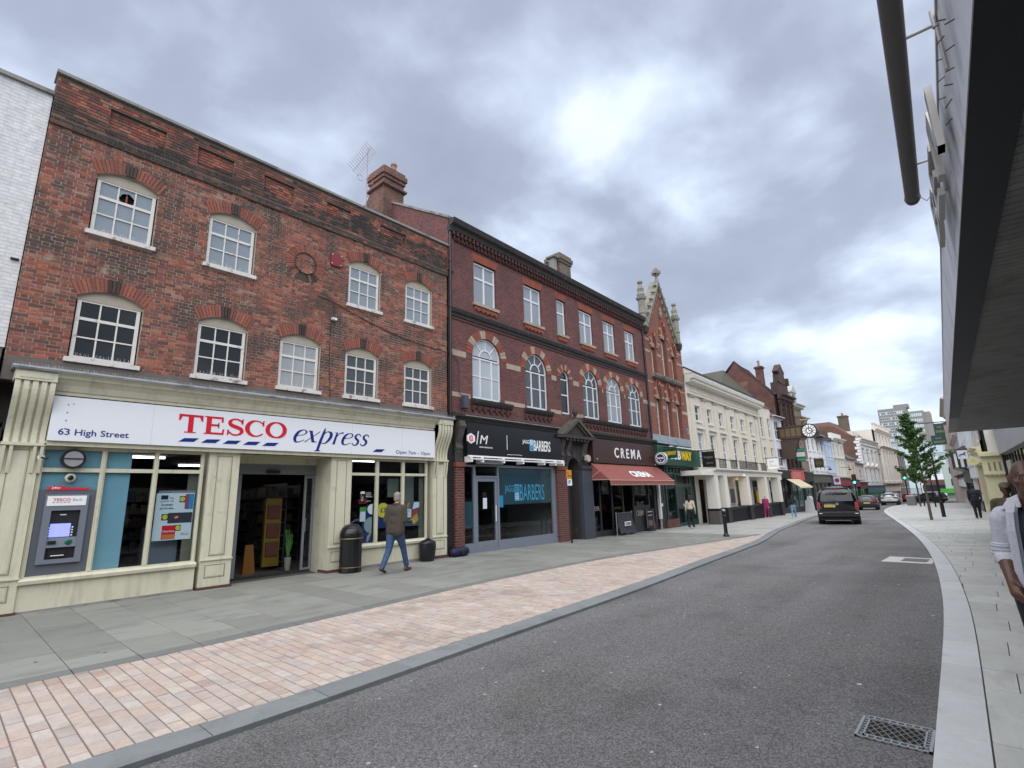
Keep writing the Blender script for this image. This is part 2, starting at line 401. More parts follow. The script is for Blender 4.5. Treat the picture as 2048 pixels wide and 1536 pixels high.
KR = interp([(-12, .3), (0, .42), (4.5, .49), (10.4, .69), (17.3, 1.23), (25, 2.15), (37.2, 3.93), (51.4, 6.0), (60, 7.0), (69.6, 7.7), (80, 8.1), (90, 7.6), (96, 5.2), (99.5, 1.5), (100, -6)])
US = interp([(-12, 7.0), (-3, 7.05), (.67, 7.10), (2.44, 7.14), (4.47, 7.32), (7.27, 7.58), (11.16, 7.67), (14.35, 7.52), (18.1, 7.2), (21.1, 6.95), (23, 6.88)])
YL = lambda x: 11.9 if x < 10.33 else 11.9 + (x - 10.33) * .0284 if x < 45.5 else 12.9 - .028 * (x - 45.5)
YR = lambda x: -2.3 + .027 * x if x < 46 else (-1.05 + .05 * (x - 46) if x < 57 else -.5 + .07 * (x - 57))
def px_of(p):
    d = cam.matrix_world.inverted() @ Vector(p)
    if d.z > -.2: return None
    return 512 + 508.3 * d.x / -d.z, 384 - 508.3 * d.y / -d.z
def seen(p, mg=30):
    q = px_of(p); return q is not None and -mg < q[0] < 1024 + mg and -mg < q[1] < 768 + mg
def sheet(name, mt, x0, x1, ylo, yhi, zoff, label=None, step=1.0, kind='structure', ny=1):
    mb = MB(); x = x0; xs = []
    while x < x1 - 1e-6: xs.append(x); x += step if x < 60 else step * 4
    xs.append(x1)
    for a, b in zip(xs, xs[1:]):
        mb.poly([(a, ylo(a), G(a) + zoff), (b, ylo(b), G(b) + zoff), (b, yhi(b), G(b) + zoff), (a, yhi(a), G(a) + zoff)])
    o = mb.build(name, mt); o['kind'] = kind
    if label: o['label'] = label
    return o
asphalt = mat('asphalt', (.19, .188, .19), rough=.93, var=.30, scale=75, bump=1.6, bscale=130, spec=.25,
              ramp=None, patch=[((.118, .114, .115), .55, .28, .5), ((.165, .152, .135), .4, .5, .53), ((.10, .098, .10), .35, 1.7, .6)])
def speckle(m, amt=.6):      # pale chippings in the tarmac
    nt = m.node_tree; N = nt.nodes; L = nt.links; b = N['Principled BSDF']; src = b.inputs['Base Color'].links[0].from_socket
    g = N.new('ShaderNodeNewGeometry'); v = N.new('ShaderNodeTexVoronoi'); v.inputs['Scale'].default_value = 95; L.new(g.outputs['Position'], v.inputs['Vector'])
    sp = N.new('ShaderNodeSeparateColor'); L.new(v.outputs['Color'], sp.inputs[0])
    t = N.new('ShaderNodeMath'); t.operation = 'MULTIPLY_ADD'; L.new(sp.outputs[0], t.inputs[0]); t.inputs[1].default_value = .9; t.inputs[2].default_value = .5
    c = N.new('ShaderNodeCombineXYZ'); [L.new(t.outputs[0], c.inputs[i]) for i in range(3)]
    mx = N.new('ShaderNodeMix'); mx.data_type = 'RGBA'; mx.blend_type = 'MULTIPLY'; mx.inputs[0].default_value = 1; L.new(src, mx.inputs[6]); L.new(c.outputs[0], mx.inputs[7])
    gt = N.new('ShaderNodeMath'); gt.operation = 'GREATER_THAN'; L.new(sp.outputs[1], gt.inputs[0]); gt.inputs[1].default_value = .986
    m2 = N.new('ShaderNodeMix'); m2.data_type = 'RGBA'; L.new(gt.outputs[0], m2.inputs[0]); L.new(mx.outputs[2], m2.inputs[6]); m2.inputs[7].default_value = (.3, .29, .28, 1)
    mp = N.new('ShaderNodeMapping'); mp.inputs['Scale'].default_value = (.07, .9, 1); mp.inputs['Rotation'].default_value = (0, 0, -.08); L.new(g.outputs['Position'], mp.inputs[0])
    nn = N.new('ShaderNodeTexNoise'); nn.inputs['Scale'].default_value = 1.1; nn.inputs['Detail'].default_value = 6; L.new(mp.outputs[0], nn.inputs['Vector'])
    tt = N.new('ShaderNodeMath'); tt.operation = 'MULTIPLY_ADD'; L.new(nn.outputs[0], tt.inputs[0]); tt.inputs[1].default_value = .85; tt.inputs[2].default_value = .58
    c5 = N.new('ShaderNodeCombineXYZ'); [L.new(tt.outputs[0], c5.inputs[i]) for i in range(3)]
    m5 = N.new('ShaderNodeMix'); m5.data_type = 'RGBA'; m5.blend_type = 'MULTIPLY'; m5.inputs[0].default_value = 1; L.new(m2.outputs[2], m5.inputs[6]); L.new(c5.outputs[0], m5.inputs[7])
    L.new(m5.outputs[2], b.inputs['Base Color'])
speckle(asphalt)
sheet('road', asphalt, -60, 900, lambda x: -150, lambda x: 250, -.038, 'dark grey asphalt road curving gently down the street', step=2)
grout = mat('grout', (.07, .065, .06), rough=.95, var=.3, scale=20)
pav_base = sheet('pavement', grout, -14, 130, lambda x: KL(x) + .01, lambda x: YL(x) + 1.6, -.014, 'grey stone pavement along the shop fronts on the left')
rpav = sheet('pavement', grout, -14, 99.5, lambda x: min(YR(x) - 3, KR(x)), lambda x: KR(x) - .01, -.014, 'pale stone pavement along the right side of the road')
# vertical kerb faces
kf = MB()
x = -14.0
while x < 130:
    b = x + 1.0
    kf.poly([(x, KL(x), G(x) - .07), (b, KL(b), G(b) - .07), (b, KL(b), G(b) - .004), (x, KL(x), G(x) - .004)])
    if b < 99: kf.poly([(x, KR(x), G(x) - .07), (b, KR(b), G(b) - .07), (b, KR(b), G(b) - .004), (x, KR(x), G(x) - .004)])
    x = b
slab_m = mat('slab_left', (.225, .228, .205), rough=.8, var=.2, scale=2.2, isl=.14, bump=.5, bscale=40, patch=[((.10, .10, .095), .45, 5.5, .62), ((.135, .135, .125), .55, 1.1, .52), ((.27, .255, .22), .35, 3.1, .56)], stretch=(1, 2.6, 1))
slab_r = mat('slab_right', (.45, .455, .43), rough=.8, var=.14, scale=3, isl=.10, bump=.5, bscale=50, stretch=(1, 2.2, 1), patch=[((.35, .35, .33), .5, 1.3, .52)])
kerb_m = mat('kerb_granite', (.185, .20, .205), rough=.75, var=.16, scale=5, isl=.07, bump=.5, bscale=80, patch=((.13, .14, .145), .5, 2.3, .52))
kerb_r = mat('kerb_pale', (.50, .515, .52), rough=.75, var=.12, scale=5, isl=.06, bump=.5, bscale=80, patch=((.40, .41, .415), .5, 2.0, .54))
sett_m = mat('sandstone_setts', (.3, .2, .15), rough=.85, var=.22, scale=12, isl=.08, bump=.8, bscale=45,
             ramp=[(.45, .37, .325), (.43, .345, .305), (.41, .355, .32), (.47, .40, .35), (.38, .31, .28), (.45, .36, .31), (.39, .345, .32), (.46, .385, .335), (.42, .32, .27), (.42, .36, .32), (.48, .42, .375), (.44, .35, .29), (.44, .38, .34), (.43, .36, .32)],
             patch=[((.24, .18, .15), .5, .8, .54), ((.38, .27, .22), .4, 4.5, .60), ((.20, .17, .155), .45, 2.6, .60)])
kfo = kf.build('kerb_face', kerb_m, pav_base)
SETMESH = {}
def lay(name, quads, mt, parent, top=.0, th=.03, nmax=300, gap=.005, jit=.0015, gx=None, gy=None):
    """quads: four xy corners each; nearest visible ones single objects, the rest one joined part"""
    vis = []; rest = []
    for q in quads:
        cx = sum(p[0] for p in q) / 4; cy = sum(p[1] for p in q) / 4
        ok = seen((cx, cy, G(cx)))
        (vis if ok else rest).append((cx * cx + cy * cy, cx, cy, q))
    vis.sort(key=lambda t: t[0]); rest = [r for r in rest if r[0] < 60 * 60]
    def solid(mb, q, ox, oy, oz, dz):
        c = [sum(p[0] for p in q) / 4, sum(p[1] for p in q) / 4]; r = []
        for p in q:
            dx, dy = p[0] - c[0], p[1] - c[1]; l = math.hypot(dx, dy) or 1; k = max(0, 1 - gap * 1.2 / l)
            if gx is not None: r.append((c[0] + math.copysign(max(0, abs(dx) - gx), dx), c[1] + math.copysign(max(0, abs(dy) - gy), dy)))
            else: r.append((c[0] + dx * k, c[1] + dy * k))
        ch = .003; in_ = []
        for p in r:
            dx, dy = p[0] - c[0], p[1] - c[1]; l = math.hypot(dx, dy) or 1; k = max(0, 1 - ch * 1.6 / l); in_.append((c[0] + dx * k, c[1] + dy * k))
        n = len(mb.v)
        mb.v += [(p[0] - ox, p[1] - oy, G(p[0]) - th - oz) for p in r] + [(p[0] - ox, p[1] - oy, G(p[0]) + top + dz - ch - oz) for p in r] + [(p[0] - ox, p[1] - oy, G(p[0]) + top + dz - oz) for p in in_]
        for a in range(4):
            b = (a + 1) % 4
            mb.f.append((n + a, n + b, n + 4 + b, n + 4 + a)); mb.m.append(0)
            mb.f.append((n + 4 + a, n + 4 + b, n + 8 + b, n + 8 + a)); mb.m.append(0)
        mb.f.append((n + 8, n + 9, n + 10, n + 11)); mb.m.append(0)
    for d, cx, cy, q in vis[:nmax]:
        key = (name, tuple((round(p[0] - cx, 3), round(p[1] - cy, 3)) for p in q))
        if key not in SETMESH:
            mb = MB(); solid(mb, q, cx, cy, G(cx), 0); SETMESH[key] = mb.mesh(name, mt)
        link(name, SETMESH[key], parent, (cx, cy, G(cx) + R.uniform(-jit, jit)))
    more = vis[nmax:] + rest
    if more:
        mb = MB()
        for d, cx, cy, q in more: solid(mb, q, 0, 0, 0, R.uniform(-jit, jit))
        mb.build(name, mt, parent, kind='stuff')
def strip_quads(x0, x1, lo, hi, dx, ylen, stag=.5, xj=0, ymin=.12):
    out = []; x = x0; k = 0
    while x < x1:
        b = min(x1, x + dx); y0 = min(lo(x), lo(b)); y1 = max(hi(x), hi(b))
        st = math.floor(y0 / ylen) * ylen - (ylen * stag if k % 2 else 0) + R.uniform(-xj, xj)
        ys = []; y = st
        while y < y1: ys.append(y); y += ylen
        ys.append(y)
        for a, c in zip(ys, ys[1:]):
            A = [max(a, lo(x)), max(a, lo(b)), min(c, hi(b)), min(c, hi(x))]
            if A[3] - A[0] < .02 and A[2] - A[1] < .02: continue
            A[3] = max(A[3], A[0] + .004); A[2] = max(A[2], A[1] + .004)
            out.append([(x, A[0]), (b, A[1]), (b, A[2]), (x, A[3])])
        x = b; k += 1
    return out
# kerb stones
def kerbs(fn, wdt, sgn, mt, parent, x0, x1, L=.915, nmax=60):
    q = []; x = x0
    while x < x1:
        dy = fn(x + .5) - fn(x); b = x + L / math.hypot(1, dy * 2)
        q.append([(x, fn(x)), (b, fn(b)), (b, fn(b) + sgn * wdt), (x, fn(x) + sgn * wdt)] if sgn > 0 else [(x, fn(x) - wdt), (b, fn(b) - wdt), (b, fn(b)), (x, fn(x))]); x = b
    lay('kerb_stone', q, mt, parent, th=.06, gap=.003, jit=.001, nmax=nmax)
kerbs(KL, .31, 1, kerb_m, pav_base, -1.15, 110)
kerbs(KR, .28, -1, kerb_r, rpav, -.69, 97)
lay('sett', strip_quads(-3.0, 22.6, lambda x: KL(x) + .315, lambda x: max(KL(x) + .32, US(x)), .1165, .215, .5, .05), sett_m, pav_base, gx=.0055, gy=.0042, jit=.002)
sheet('joint_sand', mat('joint_sand', (.17, .14, .125), rough=.95, var=.3, scale=25), -3.2, 23, lambda x: KL(x) + .30, lambda x: max(KL(x) + .32, US(x) + .01), -.0055).parent = pav_base
# darker border course between setts and slabs
bq = []; x = -3.0
while x < 22.4:
    b = x + .6; bq.append([(x, US(x) + .005), (b, US(b) + .005), (b, US(b) + .25), (x, US(x) + .25)]); x = b
border_m = mat('border_stone', (.15, .155, .15), rough=.8, var=.18, scale=4, isl=.08, bump=.5, bscale=60)
lay('border_stone', bq, border_m, pav_base, jit=.001)
lay('paving_slab', strip_quads(-3.0, 22.4, lambda x: US(x) + .255, lambda x: YL(x) + .25, .6, 1.2, .5, .2), slab_m, pav_base)
slab_f = mat('slab_far', (.34, .34, .32), rough=.8, var=.14, scale=3, isl=.10, patch=[((.26, .26, .245), .5, 1.3, .52)])
lay('paving_slab', strip_quads(22.4, 110, lambda x: KL(x) + .315, lambda x: YL(x) + .2, .6, 1.2, .5, .2), slab_f, pav_base, nmax=0)
lay('paving_slab', strip_quads(-1.2, 96, lambda x: YR(x) - .6, lambda x: KR(x) - .285, .6, .9, .5, .1), slab_r, rpav, nmax=299, gx=.007, gy=.0035)
# bronze-pink patch of setts round the tree on the right pavement
# iron gully grate by the right kerb
iron = mat('cast_iron', (.33, .34, .35), rough=.45, metal=.6, var=.2, scale=30, patch=((.22, .12, .08), .5, 14, .55))
pit_m = mat('gully_pit', (.012, .011, .01), rough=.9, var=0)
z = G(4.7) - .038; gr = thing('gully_grate', 'rectangular iron drain grate of diagonal bars set in the road by the kerb', 'drain grate', (4.46, .50, z))
MB().box(.0, .42, .0, .42, .001, .003).build('pit', pit_m, gr)
fb = MB()
for a, b, c, d in ((0, .42, 0, .018), (0, .42, .405, .423), (0, .014, 0, .42), (.406, .42, 0, .42), (.05, .062, .03, .39), (.358, .37, .03, .39), (.05, .37, .04, .05), (.05, .37, .37, .38)): fb.box(a, b, c, d, .004, .014)
for i in range(9):
    t = .03 + i * .045
    fb.box(.0, .05, t, t + .012, .004, .012); fb.box(.37, .42, t, t + .012, .004, .012); fb.box(t, t + .012, .0, .04, .004, .012); fb.box(t, t + .012, .38, .42, .004, .012)
fb.build('frame', iron, gr)
for i in range(-5, 9):      # two sets of slanting bars
    for s in (1, -1):
        p = [(.056, .05 + i * .05), (.364, .05 + i * .05 + s * .17)] if s > 0 else [(.056, .2 + i * .05), (.364, .2 + i * .05 - .17)]
        (xa, ya), (xb, yb) = p
        def cl(xa, ya, xb, yb):
            pts = []
            for t in [k / 20 for k in range(21)]:
                yy = ya + (yb - ya) * t
                if .045 < yy < .375: pts.append((xa + (xb - xa) * t, yy))
            return pts
        pts = cl(xa, ya, xb, yb)
        if len(pts) > 2:
            b = MB(); b.cyl((*pts[0], .008), (*pts[-1], .008), .0042, n=4); b.build('bar', iron, gr)
# pale concrete inspection cover set in the road
conc = mat('pale_concrete', (.5, .49, .47), rough=.9, var=.15, scale=8)
z = G(15.75) - .034; pc = thing('inspection_cover', 'pale rectangular concrete inspection cover with dark lid across the road by the right kerb', 'road cover', (15.75, 1.53, z), -.04)
pc.rotation_euler[1] = .0115
MB().box(-.62, .62, -.48, .46, -.002, .004).build('surround', conc, pc)
MB().box(-.35, .35, -.36, .12, .004, .008).build('lid', mat('lid_iron', (.12, .115, .11), rough=.7, var=.3, scale=14), pc)
# trodden chewing gum and pale chips on the tarmac
mb = MB()
for i in range(230):
    x = R.uniform(1, 26) ** 1.0; y = R.uniform(KR(x) + .1, KL(x) - .1); r = R.uniform(.006, .02) * (1 if R.random() < .85 else 1.6)
    a0 = R.random() * 6; n = 7; zz = G(x) - .0375 + .0015
    mb.poly([(x + r * R.uniform(.7, 1.2) * math.cos(a0 + i2 * 2 * PI / n), y + r * R.uniform(.5, .9) * math.sin(a0 + i2 * 2 * PI / n), zz) for i2 in range(n)])
o = mb.build('gum_spots', mat('gum', (.42, .42, .41), rough=.8, var=.2)); o['kind'] = 'stuff'; tag(o, 'pale flattened chewing gum spots scattered over the asphalt', 'gum')
mb = MB()
for i in range(160):
    x = R.uniform(.5, 24); y = R.uniform(US(x) + .2, 11.6); r = R.uniform(.008, .02); zz = G(x) + .0045
    mb.poly([(x + r * math.cos(k), y + r * .8 * math.sin(k), zz) for k in (0, .9, 1.8, 2.7, 3.6, 4.5, 5.4)])
o = mb.build('gum_spots', mat('gum_dark', (.09, .09, .085), rough=.8, var=.2)); o['kind'] = 'stuff'; tag(o, 'dark trodden gum spots on the left pavement slabs', 'gum')
# ---------------------------------------------------------------- shared materials
cream = mat('cream_paint', (.62, .595, .455), rough=.5, var=.09, scale=2.5, streak=.34, bump=.15, bscale=25, patch=[((.25, .22, .15), .45, 2.2, .61), ((.16, .13, .10), .6, 9, .70)])
white = mat('white_paint', (.74, .73, .70), rough=.5, var=.06, scale=5)
old_white = mat('peeling_white_paint', (.70, .67, .63), rough=.7, var=.1, scale=8, patch=((.28, .23, .19), .85, 6, .60))
sillm = mat('sill_paint', (.66, .62, .58), rough=.75, var=.12, scale=8, patch=((.2, .15, .12), .95, 5, .55))
plaster = mat('reveal_plaster', (.40, .36, .29), rough=.85, var=.12, scale=6)
dmortar = mat('dark_mortar', (.15, .125, .105), rough=.95, var=.25, scale=3)
mortar = mat('mortar', (.41, .34, .27), rough=.95, var=.25, scale=3, bump=.5, bscale=50, patch=((.12, .10, .085), .7, .8, .54))
brick_red = mat('old_red_brick', (.3, .1, .07), rough=.88, var=.28, scale=14, isl=.16, bump=.8, bscale=70,
    ramp=[(.27, .076, .050), (.31, .088, .055), (.34, .105, .062), (.22, .068, .048), (.35, .125, .075), (.16, .066, .054), (.24, .098, .075), (.26, .090, .062), (.13, .064, .052), (.22, .088, .066), (.29, .15, .105), (.19, .075, .058), (.13, .064, .054), (.24, .085, .062), (.21, .078, .06), (.25, .095, .07)],
    patch=[((.055, .045, .040), .78, 1.0, .50), ((.07, .055, .048), .6, 3.3, .56), ((.40, .33, .25), .8, 2.4, .64)])
brick_dark = mat('sooty_brick', (.1, .06, .05), rough=.9, var=.3, scale=14, isl=.3, bump=.8, bscale=70,
    ramp=[(.05, .038, .033), (.075, .05, .04), (.13, .06, .045), (.04, .033, .03), (.17, .07, .05), (.06, .045, .036)], patch=((.028, .025, .022), .8, 1.2, .5))
brick_arch = mat('gauged_red_brick', (.3, .08, .05), rough=.85, var=.2, scale=12, isl=.16, bump=.6, bscale=70,
    ramp=[(.26, .090, .062), (.29, .10, .068), (.22, .08, .058), (.27, .094, .064)], patch=((.15, .06, .045), .4, 2.5, .58))
brick_key = mat('dark_key_brick', (.055, .04, .036), rough=.85, var=.25, scale=14, isl=.25, bump=.6)
stone_grey = mat('weathered_stone', (.27, .26, .24), rough=.9, var=.25, scale=5, bump=.8, bscale=30, patch=((.10, .10, .09), .6, 2, .52))
lead = mat('lead_flashing', (.30, .32, .34), rough=.5, metal=.25, var=.25, scale=6, patch=((.09, .10, .11), .6, 3, .5))
taupe = mat('grey_render', (.145, .125, .115), rough=.9, var=.15, scale=3, bump=.4)
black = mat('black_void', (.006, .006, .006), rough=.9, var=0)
blackpaint = mat('black_paint', (.014, .014, .016), rough=.35, var=.1)
frost = mat('frosted_pane', (.24, .28, .32), rough=.12, var=.10, scale=3, spec=.7)
frost2 = mat('pale_frosted_pane', (.33, .35, .36), rough=.15, var=.12, scale=3, spec=.6)
pane_dark = glass_mat('dark_pane', dark=1, base=(.014, .016, .018), rough=.03)
pane_mid = glass_mat('grey_pane', dark=1, base=(.07, .08, .09), rough=.05)
curtain_pane = glass_mat('net_curtain_pane', dark=1, base=(.27, .30, .33), rough=.05)
curt_pale = glass_mat('pale_blind_pane', dark=1, base=(.42, .46, .50), rough=.05)
shopglass = glass_mat('shop_glass', tint=(.9, .93, .93), dark=0, rough=.01)
skyblue = mat('pale_blue_film', (.23, .44, .56), rough=.3, var=.04)
steelgrey = mat('grey_frame', (.20, .215, .24), rough=.4, var=.06)
rub = mat('dark_rubber', (.02, .02, .02), rough=.8, var=.1)
signwhite = mat('sign_white', (.80, .82, .86), rough=.25, var=.02, scale=1)
tred = mat('letter_red', (.62, .012, .035), rough=.35, var=0)
tblue = mat('letter_blue', (.010, .022, .20), rough=.35, var=0)
ltwhite = mat('letter_white', (.85, .85, .85), rough=.4, var=0)
# ---------------------------------------------------------------- painted white brick building on the far left
wb = thing('white_brick_building', 'white painted brick building at the far left edge beside the red brick supermarket', 'building', (0, 11.93, 0))
wbm = brick_mat('white_painted_brick', (.70, .70, .70), (.67, .67, .67), (.60, .60, .60), rh=.07, amt=.10, dark=(.4, .4, .4), bumpd=.012)
MB().box(-9, .44, 0, 8, 4.35, 9.36).build('wall', wbm, wb)
MB().box(-9, .45, -.06, 8, 9.362, 9.44).build('coping', stone_grey, wb)
MB().box(-9, .42, .02, 8, -.1, 4.348).build('ground_floor', taupe, wb)
MB().box(-9, .40, -.12, .02, 3.6, 4.2).build('fascia', mat('dark_fascia', (.06, .055, .055), rough=.6), wb)
MB().tube([(.28, -.05, 3.1), (.30, -.14, 3.3), (.36, -.15, 3.55), (.40, -.06, 3.75)], .008).build('cable', rub, wb)
MB().box(.30, .41, -.05, .02, 5.93, 5.955).build('cable_clip', rub, wb)
# ---------------------------------------------------------------- red brick supermarket
tb = thing('brick_supermarket', 'old red brick shop building with white and red supermarket sign and cream shopfront', 'building', (0, 11.9, 0))
TX0, TX1 = .455, 10.30
low = [(1.25, 2.29), (3.27, 4.30), (5.04, 6.07), (6.77, 7.78), (8.66, 9.67)]
upx = [low[0], low[1], low[3], low[4]]
TH = [(a, b, 4.24, 5.53, 'seg', .17) for a, b in low] + [(a, b, 6.78, 8.07, 'seg', .17) for a, b in upx]
mb = MB(); wall(mb, TX0, TX1, 4.2, 8.86, .006, TH, .16, 0, 1); mb.build('brick_backing', [mortar, plaster], tb)
MB().box(TX0, TX1, .5, 11.2, 3.12, 9.75).build('building_body', taupe, tb)
MB().box(TX0, TX1, .18, .5, 4.2, 9.8).build('dark_backing', black, tb)  # added black backing: the darkness of the rooms behind, given as colour
# rows of bricks: stretchers and headers, cut at the openings
BL, BH, BR, MJ = .203, .096, .0570, .0130
def blocked(zc):
    out = []
    for x0, x1, zb, zs, k, rise in TH:
        if zb - .01 < zc + BR / 2 and zc - BR / 2 < zs + rise:
            if zc - BR / 2 <= zs: out.append((x0, x1))
            else:
                u = math.sqrt(max(0, 1 - (zc - BR / 2 - zs) / rise)); c = (x0 + x1) / 2; r = (x1 - x0) / 2; out.append((c - r * u, c + r * u))
    dz = abs(zc - 7.61)
    if dz < .5: r = math.sqrt(.25 - dz * dz); out.append((5.53 - r, 5.53 + r)) if dz > .27 else out.extend([(5.53 - r, 5.53 - math.sqrt(.0729 - dz * dz)), (5.53 + math.sqrt(.0729 - dz * dz), 5.53 + r)])
    return sorted(out)
bricks = []     # (x,z,w,kind,yoff)
def brick_rows(z0, z1, x0, x1, bl, yoff, mi):
    z = z0; k = 0
    while z + BR <= z1 + .001:
        zc = z + BR / 2; segs = []; x = x0
        for a, b in bl(zc):
            if a > x: segs.append((x, a))
            x = max(x, b)
        if x < x1: segs.append((x, x1))
        for a, b in segs:
            x = x0 + (0 if k % 2 == 0 else -.2715) + (R.uniform(-.01, .01)); st = k % 2; i = 0
            while x < b:
                w = BL if (i + st) % 2 == 0 else BH
                l, r = max(x, a + .002), min(x + w, b - .002)
                if r - l > .02:
                    full = abs((r - l) - w) < .001
                    bricks.append((l, z, r - l, full, yoff + R.uniform(-.003, .0025), mi))
                x += w + MJ; i += 1
        z += BR + MJ; k += 1
brick_rows(4.235, 8.78, TX0, TX1, blocked, 0, 0)
brick_rows(8.79, 8.93, TX0 - .005, TX1 + .005, lambda z: [], -.05, 1)
panels = [(1.31, 2.29), (3.28, 4.02), (4.29, 5.10), (6.01, 6.72), (7.69, 8.65)]
panels = [(1.30, 2.28), (2.90, 3.66), (4.36, 5.12), (6.02, 6.73), (7.70, 8.64)]
pb = lambda zc: [(a, b) for a, b in panels] if 9.14 < zc < 9.60 else []
brick_rows(8.935, 9.83, TX0, TX1, pb, -.025, 2)
for a, b in panels: brick_rows(9.16, 9.59, a, b, lambda z: [], .04, 2)
wall_mb = MB(); wall(wall_mb, TX0, TX1, 8.86, 9.84, -.014, [(a, b, 9.145, 9.60, 'rect', 0) for a, b in panels], .07, 0); wall_mb.box(TX0, TX1, .055, .3, 8.8, 9.84); wall_mb.build('parapet_backing', dmortar, tb)
MB().box(TX0, TX1, -.045, .02, 8.775, 8.935).build('string_course', dmortar, tb)
cm = Vector((0, -11.9, 1.62))
def bscore(b): return (b[0] - cm.x) ** 2 + 11.9 ** 2 + (b[1] - cm.z) ** 2
bricks.sort(key=bscore)
BM = {}; rest = {0: MB(), 1: MB(), 2: MB()}; BMAT = {0: brick_red, 1: brick_dark, 2: brick_red}
rest[2] = MB(); cnt = 0
def bbox(mb, x, z, w, y):
    j = lambda: R.uniform(-.0018, .0018)
    n = len(mb.v); y1 = y + .05
    F = [(x + j(), y, z + j()), (x + w + j(), y, z + j()), (x + w + j(), y, z + BR + j()), (x + j(), y, z + BR + j())]
    mb.v += F + [(x, y1, z), (x + w, y1, z), (x + w, y1, z + BR), (x, y1, z + BR)]
    for f in ((0, 1, 2, 3), (0, 4, 5, 1), (1, 5, 6, 2), (2, 6, 7, 3), (3, 7, 4, 0)): mb.f.append(tuple(n + i for i in f)); mb.m.append(0)
def parapet_dark(x, z):
    return z > 8.93 and noise.noise(Vector((x * .9, z * 2.2, 4))) + (.35 if z < 9.25 else -.12) > .1
for x, z, w, full, y, mi in bricks:
    kind = 1 if (mi == 1 or (mi == 2 and parapet_dark(x, z))) else 0
    if full and mi == 0 and cnt < 300:
        v = R.randrange(4); key = (round(w, 3), v)
        if key not in BM: m = MB(); bbox(m, 0, 0, w, 0); BM[key] = m.mesh('brick', brick_red)
        link('brick', BM[key], tb, (x, y, z)); cnt += 1
    else: bbox(rest[kind], x, z, w, y)
rest[0].build('brickwork', brick_red, tb, kind='stuff'); rest[1].build('sooty_brickwork', brick_dark, tb, kind='stuff')
# arches over the windows: gauged brick with a dark raised keystone
for h in TH:
    mb = MB(); arch_blocks(mb, h, .26, 19, -.012, .05, .13, 0, keystone=1, gap=.012); mb.build('window_arch', [brick_arch, brick_key], tb)
    c = (h[0] + h[1]) / 2; f = top_fn(h); n = 12
    xs = [h[0] + (h[1] - h[0]) * i / n for i in range(n + 1)]
    MB().ext([(h[0], h[3] - .06), (h[1], h[3] - .06)] + [(x, f(x)) for x in reversed(xs)], .055, .14).build('tympanum', plaster, tb)
# round brick roundel
mb = MB()
for i in range(44):
    a, b = 2 * PI * (i + .12) / 44, 2 * PI * (i + .88) / 44; m = 1 if (3.6 < (a % (2 * PI)) < 5.6 and R.random() < .75) else 0
    mb.ext([(5.53 + r * math.cos(t), 7.61 + r * math.sin(t)) for r, t in ((.285, a), (.285, b), (.5, b), (.5, a))], -.014 if i % 2 else -.010, .04, m)
mb.build('brick_roundel', [brick_arch, brick_key], tb)
mb = MB(); mb.disc(5.53, 7.61, .288, -.03, .03, 36, 0, r2=.272); mb.build('roundel_rim', brick_key, tb)
# red plaque with four white fixings
mb = MB(); mb.ext([(6.20, 7.84), (6.24, 7.80), (6.50, 7.81), (6.53, 7.85), (6.53, 8.12), (6.49, 8.16), (6.23, 8.15), (6.20, 8.11)], -.05, 0); pl = mb.build('red_wall_plate', mat('plate_red', (.20, .02, .025), rough=.5), tb)
mb = MB(); [mb.disc(x, z, .013, -.058, -.05, 8) for x, z in ((6.23, 7.85), (6.49, 7.86), (6.24, 8.11), (6.49, 8.12))]; mb.build('fixing', ltwhite, pl)
# cable, little white sensor
mb = MB(); mb.tube([(5.9, -.02, 6.84), (6.34, -.02, 6.78), (6.9, -.025, 6.62), (7.35, -.02, 6.50), (8.0, -.02, 6.36), (8.67, -.02, 6.26), (9.5, -.02, 6.19), (10.34, -.03, 6.16)], .010, 5)
mb.tube([(6.36, -.02, 6.76), (6.36, -.02, 6.35)], .007, 4); mb.tube([(6.30, -.02, 6.3), (6.30, -.02, 5.2), (6.38, -.02, 4.2)], .008, 4); mb.build('cable', rub, tb)
mb = MB(); mb.box(6.31, 6.43, -.09, 0, 6.27, 6.33); mb.cyl((6.33, -.09, 6.30), (6.33, -.14, 6.28), .022); mb.build('wall_sensor', ltwhite, tb)
# windows
def broken(fr, x, z, w, h):
    mb = MB(); n = 18; cx, cz = x + w * .52, z + h * .38
    inner = [(cx + w * .46 * R.uniform(.82, 1.05) * math.cos(t), max(z + .004, cz + h * .40 * R.uniform(.85, 1.05) * math.sin(t))) for t in [2 * PI * i / n for i in range(n)]]
    def edge(t):
        c, s = math.cos(t), math.sin(t); k = min([v for v in ((x + w - cx) / c if c > 1e-6 else 9, (x - cx) / c if c < -1e-6 else 9, (z + h - cz) / s if s > 1e-6 else 9, (z - cz) / s if s < -1e-6 else 9)]); return cx + k * c, cz + k * s
    outer = [edge(2 * PI * i / n) for i in range(n)]
    for i in range(n):
        j = (i + 1) % n; mb.poly([(outer[i][0], .03, outer[i][1]), (outer[j][0], .03, outer[j][1]), (inner[j][0], .03, inner[j][1]), (inner[i][0], .03, inner[i][1])])
    mb.build('pane', frost, fr, label='top middle pane with a large jagged hole')
    MB().box(cx - .012, cx + .014, .06, .08, z, z + h).build('batten', mat('batten', (.3, .08, .05)), fr)
